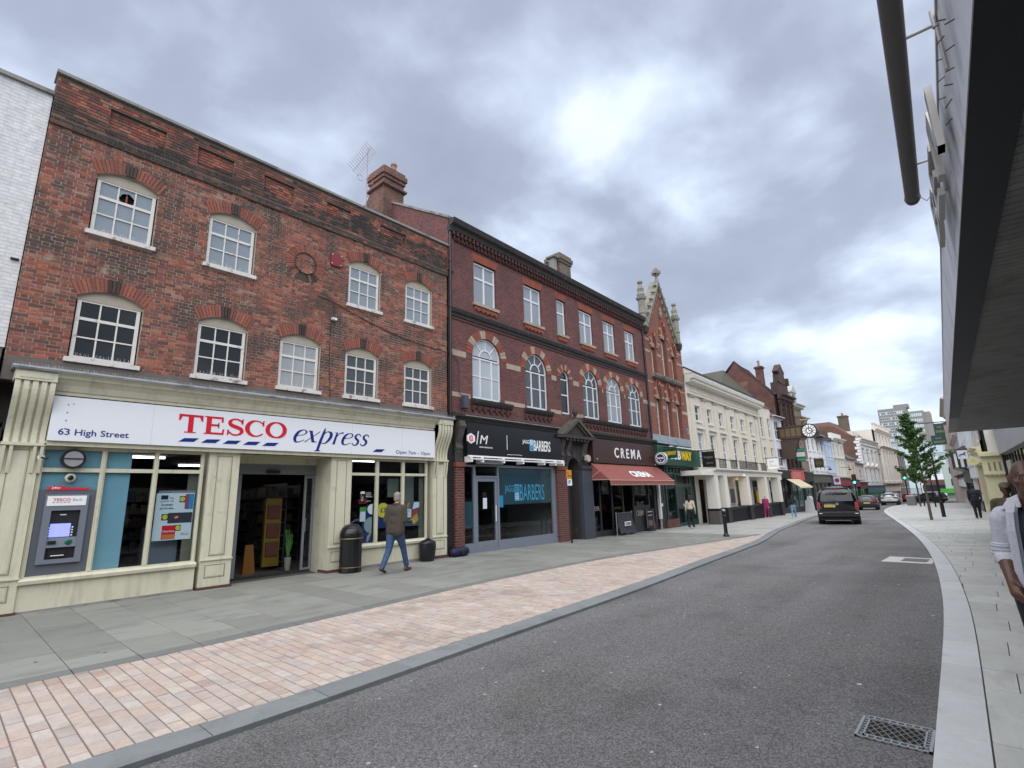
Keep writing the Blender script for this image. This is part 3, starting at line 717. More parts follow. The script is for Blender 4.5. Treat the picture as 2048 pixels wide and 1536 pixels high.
for i, (a, b) in enumerate(low):
    pm = [pane_dark, pane_dark, frost2, pane_mid, pane_mid][i]
    w = window(tb, a + .03, b - .03, 4.33, 5.50, [.34, .33, .33], (.345, .345, .31), old_white, pm, y=.065, fw=.06, bw=.026, rail=1, sill=.10, sillm=sillm)
    if i < 2:      # slatted blind lines behind the dark lower windows
        mb = MB()
        for k in range(34): mb.box(.07, b - a - .13, .036, .040, .08 + k * .032, .084 + k * .032)
        mb.build('blind', mat('blind_slat', (.10, .11, .10), rough=.5), w, kind='stuff')
for i, (a, b) in enumerate(upx):
    window(tb, a + .03, b - .03, 6.87, 8.04, [.34, .33, .33], (.345, .345, .31), old_white, frost, y=.065, fw=.06, bw=.026, rail=1, sill=.10, sillm=sillm,
           paneset={(2, 1): broken} if i == 0 else None)
sp = MB()     # pigeon spikes on the sills
for (a, b), z in [(upx[0], 6.87), (upx[1], 6.87), (low[0], 4.33), (low[1], 4.33), (low[2], 4.33), (low[3], 4.33)]:
    k = a + .05
    while k < b - .05:
        sp.cyl((k, .0, z - .01), (k + R.uniform(-.03, .03), R.uniform(-.06, .05), z + R.uniform(.08, .12)), .0018, n=3); k += .022
sp.build('pigeon_spikes', mat('spike_wire', (.5, .5, .48), rough=.5, metal=.5), tb, kind='stuff')
MB().box(TX0 - .03, TX1 + .03, -.09, .34, 9.842, 9.905).build('coping', stone_grey, tb)
# rendered band and shopfront
MB().box(TX0, TX1, -.02, .3, 3.80, 4.232).build('render_band', taupe, tb)
mb = MB()
prof = [(-.44, 3.955), (-.44, 3.93), (-.40, 3.905), (-.385, 3.86), (-.335, 3.84), (-.27, 3.76), (-.23, 3.66), (-.20, 3.64), (-.20, 3.585), (0, 3.585), (0, 3.955)]
mb.ext([(a, b) for a, b in prof], 1.14, 9.62, axis='x'); mb.build('cornice', cream, tb)
mb = MB(); mb.ext([(-.47, 3.93), (-.48, 3.965), (-.44, 4.0), (-.02, 4.09), (-.02, 3.962), (-.44, 3.957)], .56, 10.22, axis='x'); mb.build('lead_flashing', lead, tb)
mb = MB()
for k in range(420): x = .58 + k * .023; mb.cyl((x, -.455, 3.995), (x + R.uniform(-.012, .012), -.46 + R.uniform(-.03, .03), 4.045), .0018, n=3)
mb.build('pigeon_spikes', MATS['spike_wire'], tb, kind='stuff')
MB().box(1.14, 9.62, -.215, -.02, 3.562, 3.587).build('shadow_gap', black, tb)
sg = MB().box(1.145, 9.60, -.26, -.03, 2.785, 3.56).build('shop_sign', signwhite, tb)
mb = MB(); [mb.disc(1.35, z, .012, -.266, -.26, 8) for z in (3.42, 3.28, 3.14, 3.0)]; mb.disc(1.42, 3.44, .01, -.266, -.26, 8); mb.build('screw', steelgrey, sg)
mb = MB(); [mb.box(x, x + .004, -.2615, -.26, 2.79, 3.555) for x in (2.62, 4.75, 6.9, 8.45)]; mb.build('panel_joint', mat('joint', (.5, .5, .52)), sg)
def glyphs(spec, box, mt, name, y=-.26, ext=.006, shear=0):
    """own letter shapes: polygons and ribbons in unit boxes, set side by side"""
    x0, x1, z0, z1 = box; tot = sum(w for w, _ in spec); sc = (x1 - x0) / tot; x = x0; h = z1 - z0
    for w, polys in spec:
        mb = MB()
        for P in polys: mb.ext([(x + sc * (px + shear * pz), z0 + h * pz) for px, pz in P], y - ext, y)
        if polys: mb.build(name, mt, sg)
        x += w * sc
def arc(cx, cz, rx, rz, a0, a1, w0, w1, n=20, wf=None):
    out = []
    for i in range(n + 1):
        t = i / n; a = math.radians(a0 + (a1 - a0) * t); out.append((cx + rx * math.cos(a), cz + rz * math.sin(a), wf(a) if wf else w0 + (w1 - w0) * t))
    return ribbon(out)
owf = lambda a: .075 + .13 * abs(math.cos(a))
Tg = [[(0, .88), (.92, .88), (.92, 1), (0, 1)], [(0, .66), (.06, .66), (.13, .88), (0, .88)], [(.92, .66), (.86, .66), (.79, .88), (.92, .88)], [(.36, .06), (.56, .06), (.56, .88), (.36, .88)], [(.24, 0), (.68, 0), (.68, .06), (.24, .06)]]
Eg = [[(.1, 0), (.3, 0), (.3, 1), (.1, 1)], [(.02, 0), (.1, 0), (.1, .06), (.02, .06)], [(.02, .94), (.1, .94), (.1, 1), (.02, 1)], [(.3, .89), (.78, .89), (.78, 1), (.3, 1)], [(.70, .70), (.78, .70), (.78, .89), (.70, .89)], [(.3, .46), (.62, .46), (.62, .57), (.3, .57)], [(.57, .36), (.62, .36), (.62, .67), (.57, .67)], [(.3, 0), (.82, 0), (.82, .11), (.3, .11)], [(.74, .11), (.82, .11), (.84, .32), (.77, .32)]]
Sg = ribbon(catmull([(.70, .80, .08), (.52, .94, .09), (.30, .93, .10), (.17, .78, .15), (.24, .60, .19), (.45, .50, .21), (.64, .40, .19), (.70, .22, .15), (.56, .07, .10), (.34, .05, .09), (.14, .2, .08)])) + [[(.66, .68), (.74, .68), (.74, 1), (.68, .97)], [(.08, 0), (.14, .03), (.16, .32), (.08, .32)]]
Cg = arc(.48, .5, .39, .455, 38, 322, 0, 0, 26, lambda a: .075 + .13 * max(0, -math.cos(a))) + [[(.76, .66), (.84, .66), (.84, 1), (.78, .97)]]
Og = arc(.5, .5, .41, .455, 0, 360, 0, 0, 30, owf)
glyphs([(.96, Tg), (.88, Eg), (.84, Sg), (.92, Cg), (1.0, Og)], (3.05, 5.22, 3.06, 3.43), tred, 'letter')
eg = ribbon(catmull([(.14, .50, .05), (.55, .60, .05), (.68, .80, .09), (.50, .97, .05), (.24, .80, .15), (.14, .40, .17), (.22, .08, .12), (.42, .03, .06), (.68, .22, .04)]))
xg = ribbon([(.06, .92, .06), (.2, .9, .16), (.5, .1, .16), (.72, .1, .05)]) + ribbon([(.72, .93, .05), (.4, .52, .04), (.04, .05, .06)])
pg = ribbon([(.22, 1.22, .05), (.22, .9, .15), (.18, .2, .16), (.18, -.58, .15)]) + ribbon(catmull([(.24, .72, .05), (.42, .96, .07), (.66, .86, .16), (.70, .48, .18), (.52, .08, .10), (.3, .04, .05), (.2, .14, .04)])) + [[(.02, -.6), (.36, -.6), (.36, -.54), (.02, -.54)]]
rg = ribbon([(.06, .93, .04), (.2, .97, .1), (.2, 0, .15)]) + ribbon(catmull([(.24, .6, .05), (.38, .9, .06), (.6, .97, .13)]))
sg2 = ribbon(catmull([(.50, .78, .05), (.36, .96, .07), (.18, .84, .13), (.2, .62, .14), (.4, .42, .15), (.42, .18, .14), (.26, .02, .08), (.05, .18, .05)]))
glyphs([(.72, eg), (.74, xg), (.82, pg), (.55, rg), (.72, eg), (.55, sg2), (.55, sg2)], (5.33, 7.33, 3.0, 3.31), tblue, 'letter', shear=.22)
for i in range(6):
    if i < 5: x = 3.08 + i * .405; z = 2.875
    else: x = 7.52; z = 2.865
    MB().ext([(x, z), (x + .10, z + .075), (x + .36, z + .085), (x + .27, z + .008)], -.266, -.26).build('blue_dash', tblue, sg)
text('63 High Street', (1.27, 2.27, 2.855, 3.0), tblue, sg, -.26, .004, bold=.01)
text('Open 7am - 10pm', (8.24, 9.42, 2.82, 2.945), tblue, sg, -.26, .004)
# soffit below the sign, windows, pilasters
MB().box(1.13, 9.64, -.2, .08, 2.705, 2.782).build('soffit_board', cream, tb)
def shopfront(x0, x1, mulls, glassnames):
    f = MB(); y0, y1 = -.05, .02
    for a, b in [(x0 - .06, x0)] + mulls + [(x1, x1 + .06)]:
        f.box(a, b, y0, y1, .535, 2.70); f.box(a + .025, b - .025, y0 - .018, y0, .56, 2.66)
    ed = [x0] + [v for m in mulls for v in m] + [x1]
    for a, b in zip(ed[::2], ed[1::2]): f.box(a, b, y0 + .004, y1 - .004, 2.265, 2.335); f.box(a, b, y0 + .004, y1 - .004, 2.65, 2.70); f.box(a, b, y0 + .004, y1 - .004, .535, .56)
    fr = f.build('window_frame', cream, tb)
    MB().ext([(-.13, .445), (-.14, .50), (-.11, .535), (.02, .54), (.02, .445)], x0 - .07, x1 + .07, axis='x').build('sill', cream, fr)
    MB().box(x0 - .07, x1 + .07, -.07, .10, -.09, .443).build('stall_riser', cream, tb)
    MB().box(x0 - .07, x1 + .07, -.085, -.07, -.09, .03).build('plinth', stone_grey, tb)
    for a, b in zip(ed[::2], ed[1::2]):
        MB().box(a, b, -.012, -.004, .56, 2.265).build('pane', shopglass, fr); MB().box(a, b, -.012, -.004, 2.335, 2.65).build('pane', shopglass, fr)
    return fr
fw1 = shopfront(1.17, 3.59, [(1.955, 2.035), (2.775, 2.855)], 0)
fw2 = shopfront(7.06, 9.44, [(7.78, 7.87), (8.61, 8.70)], 0)
def pilaster(x0, x1, top, deep=.10, y=-.10):
    p = MB(); p.box(x0, x1, y, .3, -.1, top)
    w = x1 - x0; o = p.build('pilaster', cream, tb)
    q = MB(); groove = .012
    for (a, b, c, d) in ((x0 + w * .25, x1 - w * .25, .62, top - .07), (x0 + w * .16, x1 - w * .2, .20, .45)):
        for s in ((a, a + groove, c, d), (b - groove, b, c, d), (a, b, c, c + groove), (a, b, d - groove, d)): q.box(s[0], s[1], y - .006, y, s[2], s[3])
        q.box(a + .03, b - .03, y - .010, y, c + .03, d - .03, 1)
    q.build('raised_panel', [mat('dark_edge', (.26, .24, .17), rough=.8, var=.1), cream], o)  # thin outlines round the panels in a darker tone than the cream
    MB().box(x0 - .012, x1 + .012, y - .03, y, .535, .56).build('dado_rail', cream, o)
    MB().box(x0 - .03, x1 + .03, y - .04, .28, -.12, .035).build('stone_plinth', mat('worn_plinth', (.10, .045, .04), rough=.9, var=.3, scale=12), o)
    return o
pilaster(.60, 1.10, 2.70); pilaster(3.73, 4.32, 2.705); pilaster(6.46, 7.02, 2.705); pilaster(9.67, 10.20, 2.70)
def console(x0, x1):
    zt, zb = 3.90, 2.74; pr = []
    for i in range(15):
        t = i / 14; z = zb + (zt - .14 - zb) * t; pr.append((-.13 - .24 * (t * t * (3 - 2 * t)) + .03 * math.sin(t * PI * 2), z))
    mb = MB(); mb.ext([(.0, zb), ] + [(y + .02, z) for y, z in pr] + [(.0, zt - .14)], x0, x1, axis='x')
    o = mb.build('console', cream, tb); n = 5; w = (x1 - x0)
    rb = MB()
    for i in range(n):
        a = x0 + w * (i / (n - 1)) * .86
        rb.ext([(.0, zb)] + [(y - .025, z) for y, z in pr] + [(.0, zt - .14)], a, a + w * .14, axis='x')
    rb.build('rib', cream, o)
    cb = MB(); cb.box(x0 - .01, x1 + .01, -.42, 0, zt - .14, zt + .04); cb.box(x0 + .05, x1 - .06, -.428, -.42, zt - .10, zt + .01); cb.box(x0 - .02, x1 + .02, -.2, 0, zb - .05, zb); cb.build('block', cream, o)
    lg = MB()
    for a in (x0 + .0, x0 + .09, x1 - .13, x1 - .04):
        lg.ext([(-.10, zb - .5), (-.125, zb - .5), (-.16, zb - .3), (-.19, zb - .06), (-.10, zb - .06)], a, a + .045, axis='x')
    lg.build('tail_rib', cream, o)
console(.62, 1.13); console(9.66, 10.17)
# entrance
e = MB(); e.box(4.32, 6.46, -.1, .9, 2.705, 2.76); e.build('entrance_ceiling', cream, tb)
e = MB(); e.box(4.10, 4.325, .3, .85, -.1, 2.70); e.ext([(6.46, .30), (6.52, .85), (6.9, .85), (6.9, .30)], -.1, 2.70, axis='z'); e.box(4.31, 4.6, .75, .85, -.1, 2.70); e.build('entrance_reveal', cream, tb)
MB().box(4.60, 6.53, .76, .86, 2.31, 2.55).build('door_header', steelgrey, tb)
MB().box(4.60, 6.53, .75, .88, 2.551, 2.704).build('over_door_panel', cream, tb)
mb = MB(); mb.box(5.25, 5.55, .66, .75, 2.33, 2.40); mb.build('door_sensor', blackpaint, tb)
def door_leaf(x0, x1):
    d = MB(); d.box(x0, x0 + .05, .77, .82, -.06, 2.30); d.box(x1 - .05, x1, .77, .82, -.06, 2.30); d.box(x0 + .05, x1 - .05, .77, .82, -.06, .06); d.box(x0 + .05, x1 - .05, .77, .82, 2.22, 2.30)
    o = d.build('sliding_door', steelgrey, tb); MB().box(x0 + .05, x1 - .05, .79, .80, .06, 2.22).build('pane', shopglass, o); return o
dl = door_leaf(6.24, 6.50); door_leaf(4.62, 4.72)
MB().box(6.28, 6.30, .74, .77, .9, 1.25).build('handle', steelgrey, dl)
mb = MB(); mb.box(6.50, 6.62, .25, .30, 1.42, 1.58); mb.build('key_switch', steelgrey, tb)
MB().box(4.32, 6.46, .75, .95, -.10, .015).build('threshold', rub, tb)
# sales floor seen through glass and doorway
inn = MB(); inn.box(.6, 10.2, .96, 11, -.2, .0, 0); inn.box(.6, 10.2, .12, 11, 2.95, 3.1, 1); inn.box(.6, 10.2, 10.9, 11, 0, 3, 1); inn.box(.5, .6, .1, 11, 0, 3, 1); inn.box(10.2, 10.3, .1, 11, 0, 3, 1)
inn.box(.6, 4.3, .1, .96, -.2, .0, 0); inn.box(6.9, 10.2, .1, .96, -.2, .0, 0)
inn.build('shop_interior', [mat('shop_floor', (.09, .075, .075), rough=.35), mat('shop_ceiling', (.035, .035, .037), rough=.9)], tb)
strip = mat('strip_light', (1, .96, .9), emit=3, var=0)
for x, y in ((2.4, 2.6), (2.9, 4.2), (5.0, 2.4), (5.3, 4.6), (6.8, 3.4), (8.6, 3.0), (5.1, 7.0)): MB().box(x, x + 1.1, y, y + .07, 2.88, 2.93).build('strip_light', strip, tb)
goods = mat('packaged_goods', (.2, .2, .2), rough=.5, var=0, isl=.2, ramp=[(.02, .02, .03), (.08, .075, .07), (.06, .015, .015), (.015, .025, .06), (.07, .06, .015), (.015, .04, .02), (.09, .085, .075), (.03, .02, .02)])
shelf_m = mat('shelf_grey', (.05, .05, .055), rough=.5)
def gondola(x0, x1, y0, y1, along='x'):
    sh = MB(); gd = MB()
    for k in range(6):
        z = .12 + k * .33; sh.box(x0, x1, y0, y1, z, z + .03)
        if along == 'x':
            a = x0 + .02
            while a < x1 - .12:
                w = R.uniform(.08, .2); gd.box(a, a + w - .01, y0 + .02, y0 + .2, z + .032, z + .032 + R.uniform(.12, .27)); a += w
        else:
            a = y0 + .02
            while a < y1 - .12:
                w = R.uniform(.08, .2); gd.box(x0 + .02, x0 + .2, a, a + w - .01, z + .032, z + .032 + R.uniform(.12, .27)); a += w
    if along == 'x': sh.box(x0, x1, y1, y1 + .03, 0, 2.15)
    else: sh.box(x1, x1 + .03, y0, y1, 0, 2.15)
    o = sh.build('shelving', shelf_m, tb); gd.build('shelf_goods', goods, o, kind='stuff')
gondola(4.8, 6.2, 6.0, 6.4); gondola(7.4, 10.1, 2.4, 2.9); gondola(6.9, 7.3, 3.2, 8, 'y'); gondola(2.6, 4.6, 5.0, 5.4); gondola(4.75, 5.15, 2.6, 5.6, 'y'); gondola(5.9, 6.3, 1.9, 3.4, 'y')
# blue film, posters and dumps behind the glass
MB().box(2.035, 2.43, .03, .04, .56, 2.265).build('window_film', skyblue, tb); MB().box(2.035, 2.43, .03, .04, 2.335, 2.65).build('window_film', skyblue, tb)
MB().box(1.17, 1.955, .022, .04, 1.955, 2.265).build('window_film', skyblue, tb); MB().box(1.17, 1.955, .022, .04, 2.335, 2.65).build('window_film', skyblue, tb)
MB().box(3.42, 3.6, .06, .09, .0, 2.3).build('inner_partition', mat('olive_partition', (.12, .12, .095), rough=.7), tb)
MB().box(2.87, 3.40, .25, .7, .0, 1.22).build('grey_cabinet', mat('bluegrey_cabinet', (.15, .18, .23), rough=.5), tb)
po = MB().box(2.90, 3.56, .045, .055, .98, 1.88).build('price_poster', mat('poster_white', (.62, .72, .80), rough=.4, var=0), tb)
MB().box(2.93, 3.58, .056, .06, 1.86, 1.93).build('poster_rail', steelgrey, po)
pr = lambda a, b, c, d, m, y=.043: MB().box(a, b, y - .002, y + .0015, c, d).build('print', m, po)
yel = mat('price_yellow', (.72, .62, .06), rough=.4, var=0); navy = mat('navy', (.012, .02, .07), rough=.4, var=0); dgreen = mat('dark_roundel', (.02, .05, .035), var=0)
pr(2.98, 3.10, 1.76, 1.84, navy); pr(3.30, 3.40, 1.70, 1.82, dgreen); pr(3.42, 3.55, 1.56, 1.86, mat('snack_blue', (.02, .25, .55), var=0)); pr(3.40, 3.47, 1.57, 1.86, mat('snack_purple', (.25, .06, .12), var=.5, scale=60), .0425)
pr(3.02, 3.14, 1.36, 1.48, dgreen); pr(3.13, 3.55, 1.30, 1.50, mat('can_black', (.03, .035, .05), var=0)); pr(3.05, 3.28, 1.0, 1.26, tred); pr(3.06, 3.27, 1.0, 1.09, mat('crisp_orange', (.6, .18, .05), var=.4, scale=50), .0425); pr(3.27, 3.37, 1.15, 1.26, dgreen)
mb = MB(); [mb.disc(x, z, .045, .0385, .042, 16) for x, z in ((3.35, 1.76), (3.08, 1.42), (3.32, 1.205))]; mb.build('price_roundel', yel, po)
for x, z in ((3.35, 1.76), (3.08, 1.42), (3.32, 1.205)): text('£1.35', (x - .03, x + .03, z - .012, z + .014), navy, po, .0385, .001)
text('The', (3.12, 3.20, 1.765, 1.80), navy, po, .041, .001); text('power to', (2.98, 3.20, 1.70, 1.74), navy, po, .041, .001); text('lower', (3.0, 3.2, 1.635, 1.685), navy, po, .041, .001, bold=.01); text('prices.', (2.98, 3.22, 1.56, 1.61), navy, po, .041, .001, bold=.01)
text('Doritos', (3.07, 3.26, 1.13, 1.17), ltwhite, po, .040, .001, bold=.01); text('TESCO', (3.37, 3.51, 1.06, 1.10), tred, po, .041, .001); mb = MB(); mb.disc(3.27, 1.41, .035, .038, .041, 16, 0); mb.build('print', tred, po); mb = MB(); mb.ext([(3.24, 1.39), (3.30, 1.41), (3.305, 1.43), (3.25, 1.405)], .036, .038); mb.build('print', ltwhite, po)
# right window: posters
def pane_print(pts, m, y=.05): MB().ext(pts, y, y + .008).build('window_print', m, tb)
circ = lambda x, z, r, n=22, a0=0, a1=2 * PI: [(x + r * math.cos(a0 + (a1 - a0) * i / n), z + r * math.sin(a0 + (a1 - a0) * i / n)) for i in range(n)]
deepblue = mat('poster_blue', (.015, .03, .14), rough=.4, var=.05); palegrey = mat('disc_grey', (.28, .36, .40), rough=.5, var=.05)
pane_print([(7.44, .57), (7.77, .57), (7.77, 1.55), (7.60, 1.52), (7.48, 1.2)], deepblue); pane_print([(7.88, .9), (8.60, .9), (8.60, 1.52), (7.88, 1.52)], deepblue)
pane_print(circ(7.74, 1.40, .13)[5:18], ltwhite, .044); pane_print([p for p in circ(7.72, 1.0, .2) if p[0] < 7.775], palegrey, .044); pane_print([p for p in circ(7.77, .65, .16) if p[0] < 7.775 and p[1] > .56], palegrey, .044)
mb = MB(); mb.disc(7.36, .82, .36, .046, .05, 40, 0, r2=.31); mb.build('window_print', mat('dusk_ring', (.10, .10, .14)), tb)
pane_print([p for p in circ(8.08, 1.36, .19)], yel, .040); text('£3', (8.0, 8.16, 1.30, 1.43), navy, tb, .039, .001, bold=.02)
pane_print([(7.35, 1.55), (7.58, 1.55), (7.60, 1.68), (7.33, 1.66)], mat('cup_red', (.18, .015, .03), var=.1)); pane_print([(7.37, 1.58), (7.50, 1.58), (7.51, 1.82), (7.38, 1.82)], mat('cup_dark', (.07, .012, .02), var=.1), .040); pane_print([(7.37, 1.80), (7.52, 1.80), (7.50, 1.86), (7.40, 1.86)], ltwhite, .036)
text('Costa', (7.40, 7.47, 1.62, 1.78), ltwhite, tb, .039, .001); text('Refresh\nRestore\nRecharge', (7.55, 7.74, 1.70, 1.84), ltwhite, tb, .045, .001, bold=.01); text('open', (7.56, 7.70, 1.59, 1.62), ltwhite, tb, .045, .001)
pane_print([(7.38, 1.36), (7.57, 1.36), (7.57, 1.46), (7.38, 1.46)], mat('label_green', (.05, .33, .04), var=0), .040); pane_print([(7.39, 1.10), (7.55, 1.10), (7.55, 1.35), (7.39, 1.35)], mat('paper', (.65, .72, .78), var=.03), .040)
pane_print([(8.72, .90), (9.30, .90), (9.30, 1.56), (8.72, 1.56)], mat('collage_blue', (.06, .09, .16), var=.3, scale=4))
rb = MB(); [rb.ext([(8.72 + i * .06, 1.25), (8.78 + i * .06, 1.25), (8.90 + i * .06, 1.55), (8.84 + i * .06, 1.55)], .041, .046, i) for i in range(5)]
rb.build('window_print', [mat('rainbow_a', (.4, .05, .05), var=0), mat('rainbow_b', (.5, .22, .05), var=0), mat('rainbow_c', (.05, .2, .1), var=0), mat('rainbow_d', (.04, .08, .3), var=0), mat('rainbow_e', (.2, .05, .2), var=0)], tb)
pane_print([(9.05, 1.35), (9.28, 1.4), (9.28, 1.54), (9.10, 1.54)], MATS['paper'], .036); pane_print([(9.02, 1.1), (9.16, 1.05), (9.26, 1.35), (9.06, 1.33)], MATS['rainbow_a'], .034)
pane_print([(8.72, 1.14), (9.0, 1.13), (9.0, 1.36), (8.72, 1.37)], MATS['paper'], .030); text('Monthly\ndeals\ninside', (8.76, 8.96, 1.18, 1.33), navy, tb, .029, .001)
pane_print([(8.93, 1.04), (9.10, .93), (9.26, 1.05), (9.20, 1.24)], mat('poster_mustard', (.5, .33, .07), var=.2), .030)
MB().box(8.9, 9.28, .3, .34, 1.5, 2.28).build('back_board', mat('greygreen_board', (.16, .19, .18)), tb); MB().box(9.30, 9.45, .07, .1, .0, 2.65).build('inner_partition', MATS['olive_partition'], tb); MB().box(8.4, 8.75, .3, .34, 1.7, 2.2).build('back_board', MATS['greygreen_board'], tb)
# just inside the door: yellow promotion stand, wet-floor sign, flower bucket
ys = MB(); ys.box(5.62, 6.02, 1.5, 1.6, .1, 1.75); o = ys.build('promotion_stand', mat('stand_yellow', (.16, .11, .01), rough=.5), tb)
for z in (.35, .8, 1.25): MB().box(5.67, 5.97, 1.46, 1.50, z, z + .33).build('promotion_panel', mat('stand_panel', (.10, .03, .02), var=.5, scale=9), o)
ws = MB(); ws.hexa([(5.12, 1.35, 0), (5.40, 1.35, 0), (5.40, 1.5, 0), (5.12, 1.5, 0), (5.17, 1.42, .66), (5.35, 1.42, .66), (5.35, 1.44, .66), (5.17, 1.44, .66)]); ws = ws.build('wet_floor_sign', mat('caution_orange', (.20, .08, .008), rough=.4), tb)
fl = MB(); fl.lathe([(.06, 0), (.085, .30), (.08, .3)], (6.02, 1.0, .02), 12, 0)
for i in range(26): fl.cyl((6.02, 1.0, .25), (6.02 + R.uniform(-.09, .09), 1.0 + R.uniform(-.06, .06), R.uniform(.6, 1.0)), .009, .013, 4, 1)
fl.build('flower_bucket', [mat('bucket_grey', (.2, .2, .2)), mat('wrap_green', (.05, .16, .035), rough=.4, var=.3, scale=20)], tb)
# cash machine
am = MB().box(1.17, 1.955, -.03, .035, .56, 1.955).build('cash_machine', mat('machine_grey', (.11, .12, .145), rough=.4, var=.05), tb)
bz = MB(); lg = mat('bezel_grey', (.17, .19, .23), rough=.4, var=.05)
bz.box(1.27, 1.37, -.09, -.03, .74, 1.88); bz.box(1.76, 1.85, -.09, -.03, .74, 1.88); bz.box(1.37, 1.76, -.09, -.03, 1.61, 1.88); bz.box(1.37, 1.76, -.09, -.03, .74, .81); bz.build('bezel', lg, am)
MB().box(1.37, 1.76, -.035, -.03, .81, 1.61).build('recess', mat('recess_black', (.02, .02, .025), rough=.4), am)
MB().hexa([(1.37, -.085, 1.00), (1.76, -.085, 1.00), (1.76, -.035, 1.00), (1.37, -.035, 1.00), (1.37, -.055, 1.16), (1.76, -.055, 1.16), (1.76, -.035, 1.16), (1.37, -.035, 1.16)]).build('key_shelf', lg, am)
MB().box(1.39, 1.66, -.045, -.035, 1.17, 1.39).build('screen', mat('screen_blue', (.16, .18, .75), emit=.75, var=.3, scale=8), am)
mb = MB(); [mb.box(x, x + .022, -.05, -.036, 1.18 + k * .045, 1.20 + k * .045) for x in (1.372, 1.675) for k in range(4)]; mb.build('side_button', ltwhite, am)
mb = MB(); mb.lathe([(.045, 0), (.05, .01), (.03, .025)], (0, 0, 0), 16); mb.build('card_slot', mat('slot_green', (.01, .11, .07), rough=.3), am, (1.655, -.075, 1.08), rot=(PI / 2, 0, 0))
MB().box(1.385, 1.49, -.10, -.08, 1.06, 1.11).build('receipt_slot', blackpaint, am)
mb = MB(); mb.box(1.41, 1.66, -.07, -.035, .83, .95, 0); mb.box(1.45, 1.62, -.08, -.07, .86, .872, 1); mb.box(1.50, 1.58, -.045, -.035, 1.53, 1.545, 1); mb.build('cash_tray', [blackpaint, ltwhite], am)
lp = MB().box(1.295, 1.815, -.10, -.09, 1.69, 1.855).build('logo_panel', ltwhite, am)
text('TESCO', (1.37, 1.60, 1.765, 1.815), tred, lp, -.10, .002, bold=.02); text('Bank', (1.63, 1.76, 1.765, 1.812), mat('text_grey', (.25, .3, .38), var=0), lp, -.10, .002)
mb = MB(); [mb.ext([(1.36 + i * .05, 1.74), (1.37 + i * .05, 1.748), (1.40 + i * .05, 1.748), (1.39 + i * .05, 1.74)], -.102, -.10) for i in range(5)]; mb.build('blue_dash', tblue, lp)
mb = MB(); mb.ext([(1.24, 1.955), (1.33, 2.03), (1.52, 2.03), (1.50, 2.00), (1.87, 1.995), (1.82, 1.955)], -.04, -.03); rf = mb.build('red_flash', mat('flash_red', (.55, .02, .04), var=0), am); text('24hr', (1.33, 1.45, 1.975, 2.015), ltwhite, rf, -.04, .002, bold=.02)
mb = MB(); mb.disc(1.55, 2.49, .135, -.15, -.08, 28, 0); mb.disc(1.55, 2.49, .17, -.12, -.02, 28, 1); mb.disc(1.55, 2.49, .17, -.155, -.12, 28, 1, r2=.135); mb.box(1.41, 1.69, -.165, -.155, 2.485, 2.50, 1); mb.build('bulkhead_lamp', [mat('lamp_glass', (.30, .30, .30), rough=.2), blackpaint], tb)
mb = MB(); mb.lathe([(.075, 0), (.075, .03), (.05, .05)], n=20); mb.lathe([(.045, .05), (.04, .075), (.02, .09)], n=16, m=1); mb.build('dome_camera', [cream, pane_dark], tb, (1.555, -.03, 2.165), rot=(PI / 2, 0, 0))
mb = MB(); mb.cyl((1.12, -.10, 2.50), (1.12, -.16, 2.50), .05); mb.cyl((1.12, -.15, 2.5), (1.20, -.2, 2.48), .02, m=1); mb.build('alarm_sounder', [ltwhite, blackpaint], tb)
# downpipe between the two brick buildings
mb = MB(); mb.tube([(10.36, -.09, 3.75), (10.36, -.09, 10.45)], .05, 10); mb.box(10.29, 10.43, -.17, -.02, 10.4, 10.62); [mb.cyl((10.36, -.09, z), (10.36, -.09, z + .05), .065) for z in (4.2, 6.1, 7.7, 9.3)]; mb.box(10.225, 10.42, -.10, .1, -.1, 3.75)
dp = mb.build('downpipe', blackpaint, None, (0, 11.9, 0)); tag(dp, 'black iron rainwater downpipe between the supermarket and the dark brick terrace', 'downpipe')
# ---------------------------------------------------------------- dark red brick terrace with two shops
A2 = math.radians(1.2); db = thing('dark_brick_terrace', 'dark red brick terrace with round-arched windows above the barber shop and the brown cafe', 'building', (10.43, 11.9, 0), A2)
brick2 = brick_mat('plum_brick', (.20, .052, .046), (.105, .032, .034), (.14, .095, .085), dark=(.075, .035, .034), amt=.45, rh=.08, ms=.0125)
brick2r = mat('red_rubbed_brick', (.27, .075, .045), rough=.85, var=.22, scale=9, isl=.12, bump=.5, patch=((.13, .05, .035), .5, 2, .55))
creamstone = mat('cream_stone', (.38, .31, .235), rough=.85, var=.18, scale=5, isl=.1, bump=.4, patch=((.20, .16, .12), .5, 2.5, .54))
terra = mat('dark_terracotta', (.085, .035, .033), rough=.8, var=.25, scale=8, bump=.6)
sooty = mat('sooty_moulding', (.04, .034, .034), rough=.75, var=.35, scale=7, bump=.6, bscale=40, patch=((.16, .15, .14), .5, 3, .6))
upvc = mat('white_window_plastic', (.72, .74, .76), rough=.35, var=.04)
X2 = 13.93
ur = [(1.12, 2.27), (3.86, 4.99), (6.05, 6.70), (7.76, 8.87), (9.83, 10.92), (11.93, 12.97)]
ar = [(1.0, 2.43), (3.82, 5.16), (6.08, 6.69), (7.74, 9.04), (9.72, 11.12), (11.80, 13.13)]
UH = [(a, b, 8.20, 9.78, 'rect', 0) for a, b in ur]
AH = [(a, b, 4.80, 6.33 if i != 2 else 6.36, 'round', .67 if i != 2 else .31) for i, (a, b) in enumerate(ar)]
mb = MB(); wall(mb, -.08, X2, 4.15, 10.2, 0, UH + AH, .14); mb.build('wall', brick2, db)
MB().box(-.08, X2, .5, 9, 2.95, 10.7).build('building_body', taupe, db)
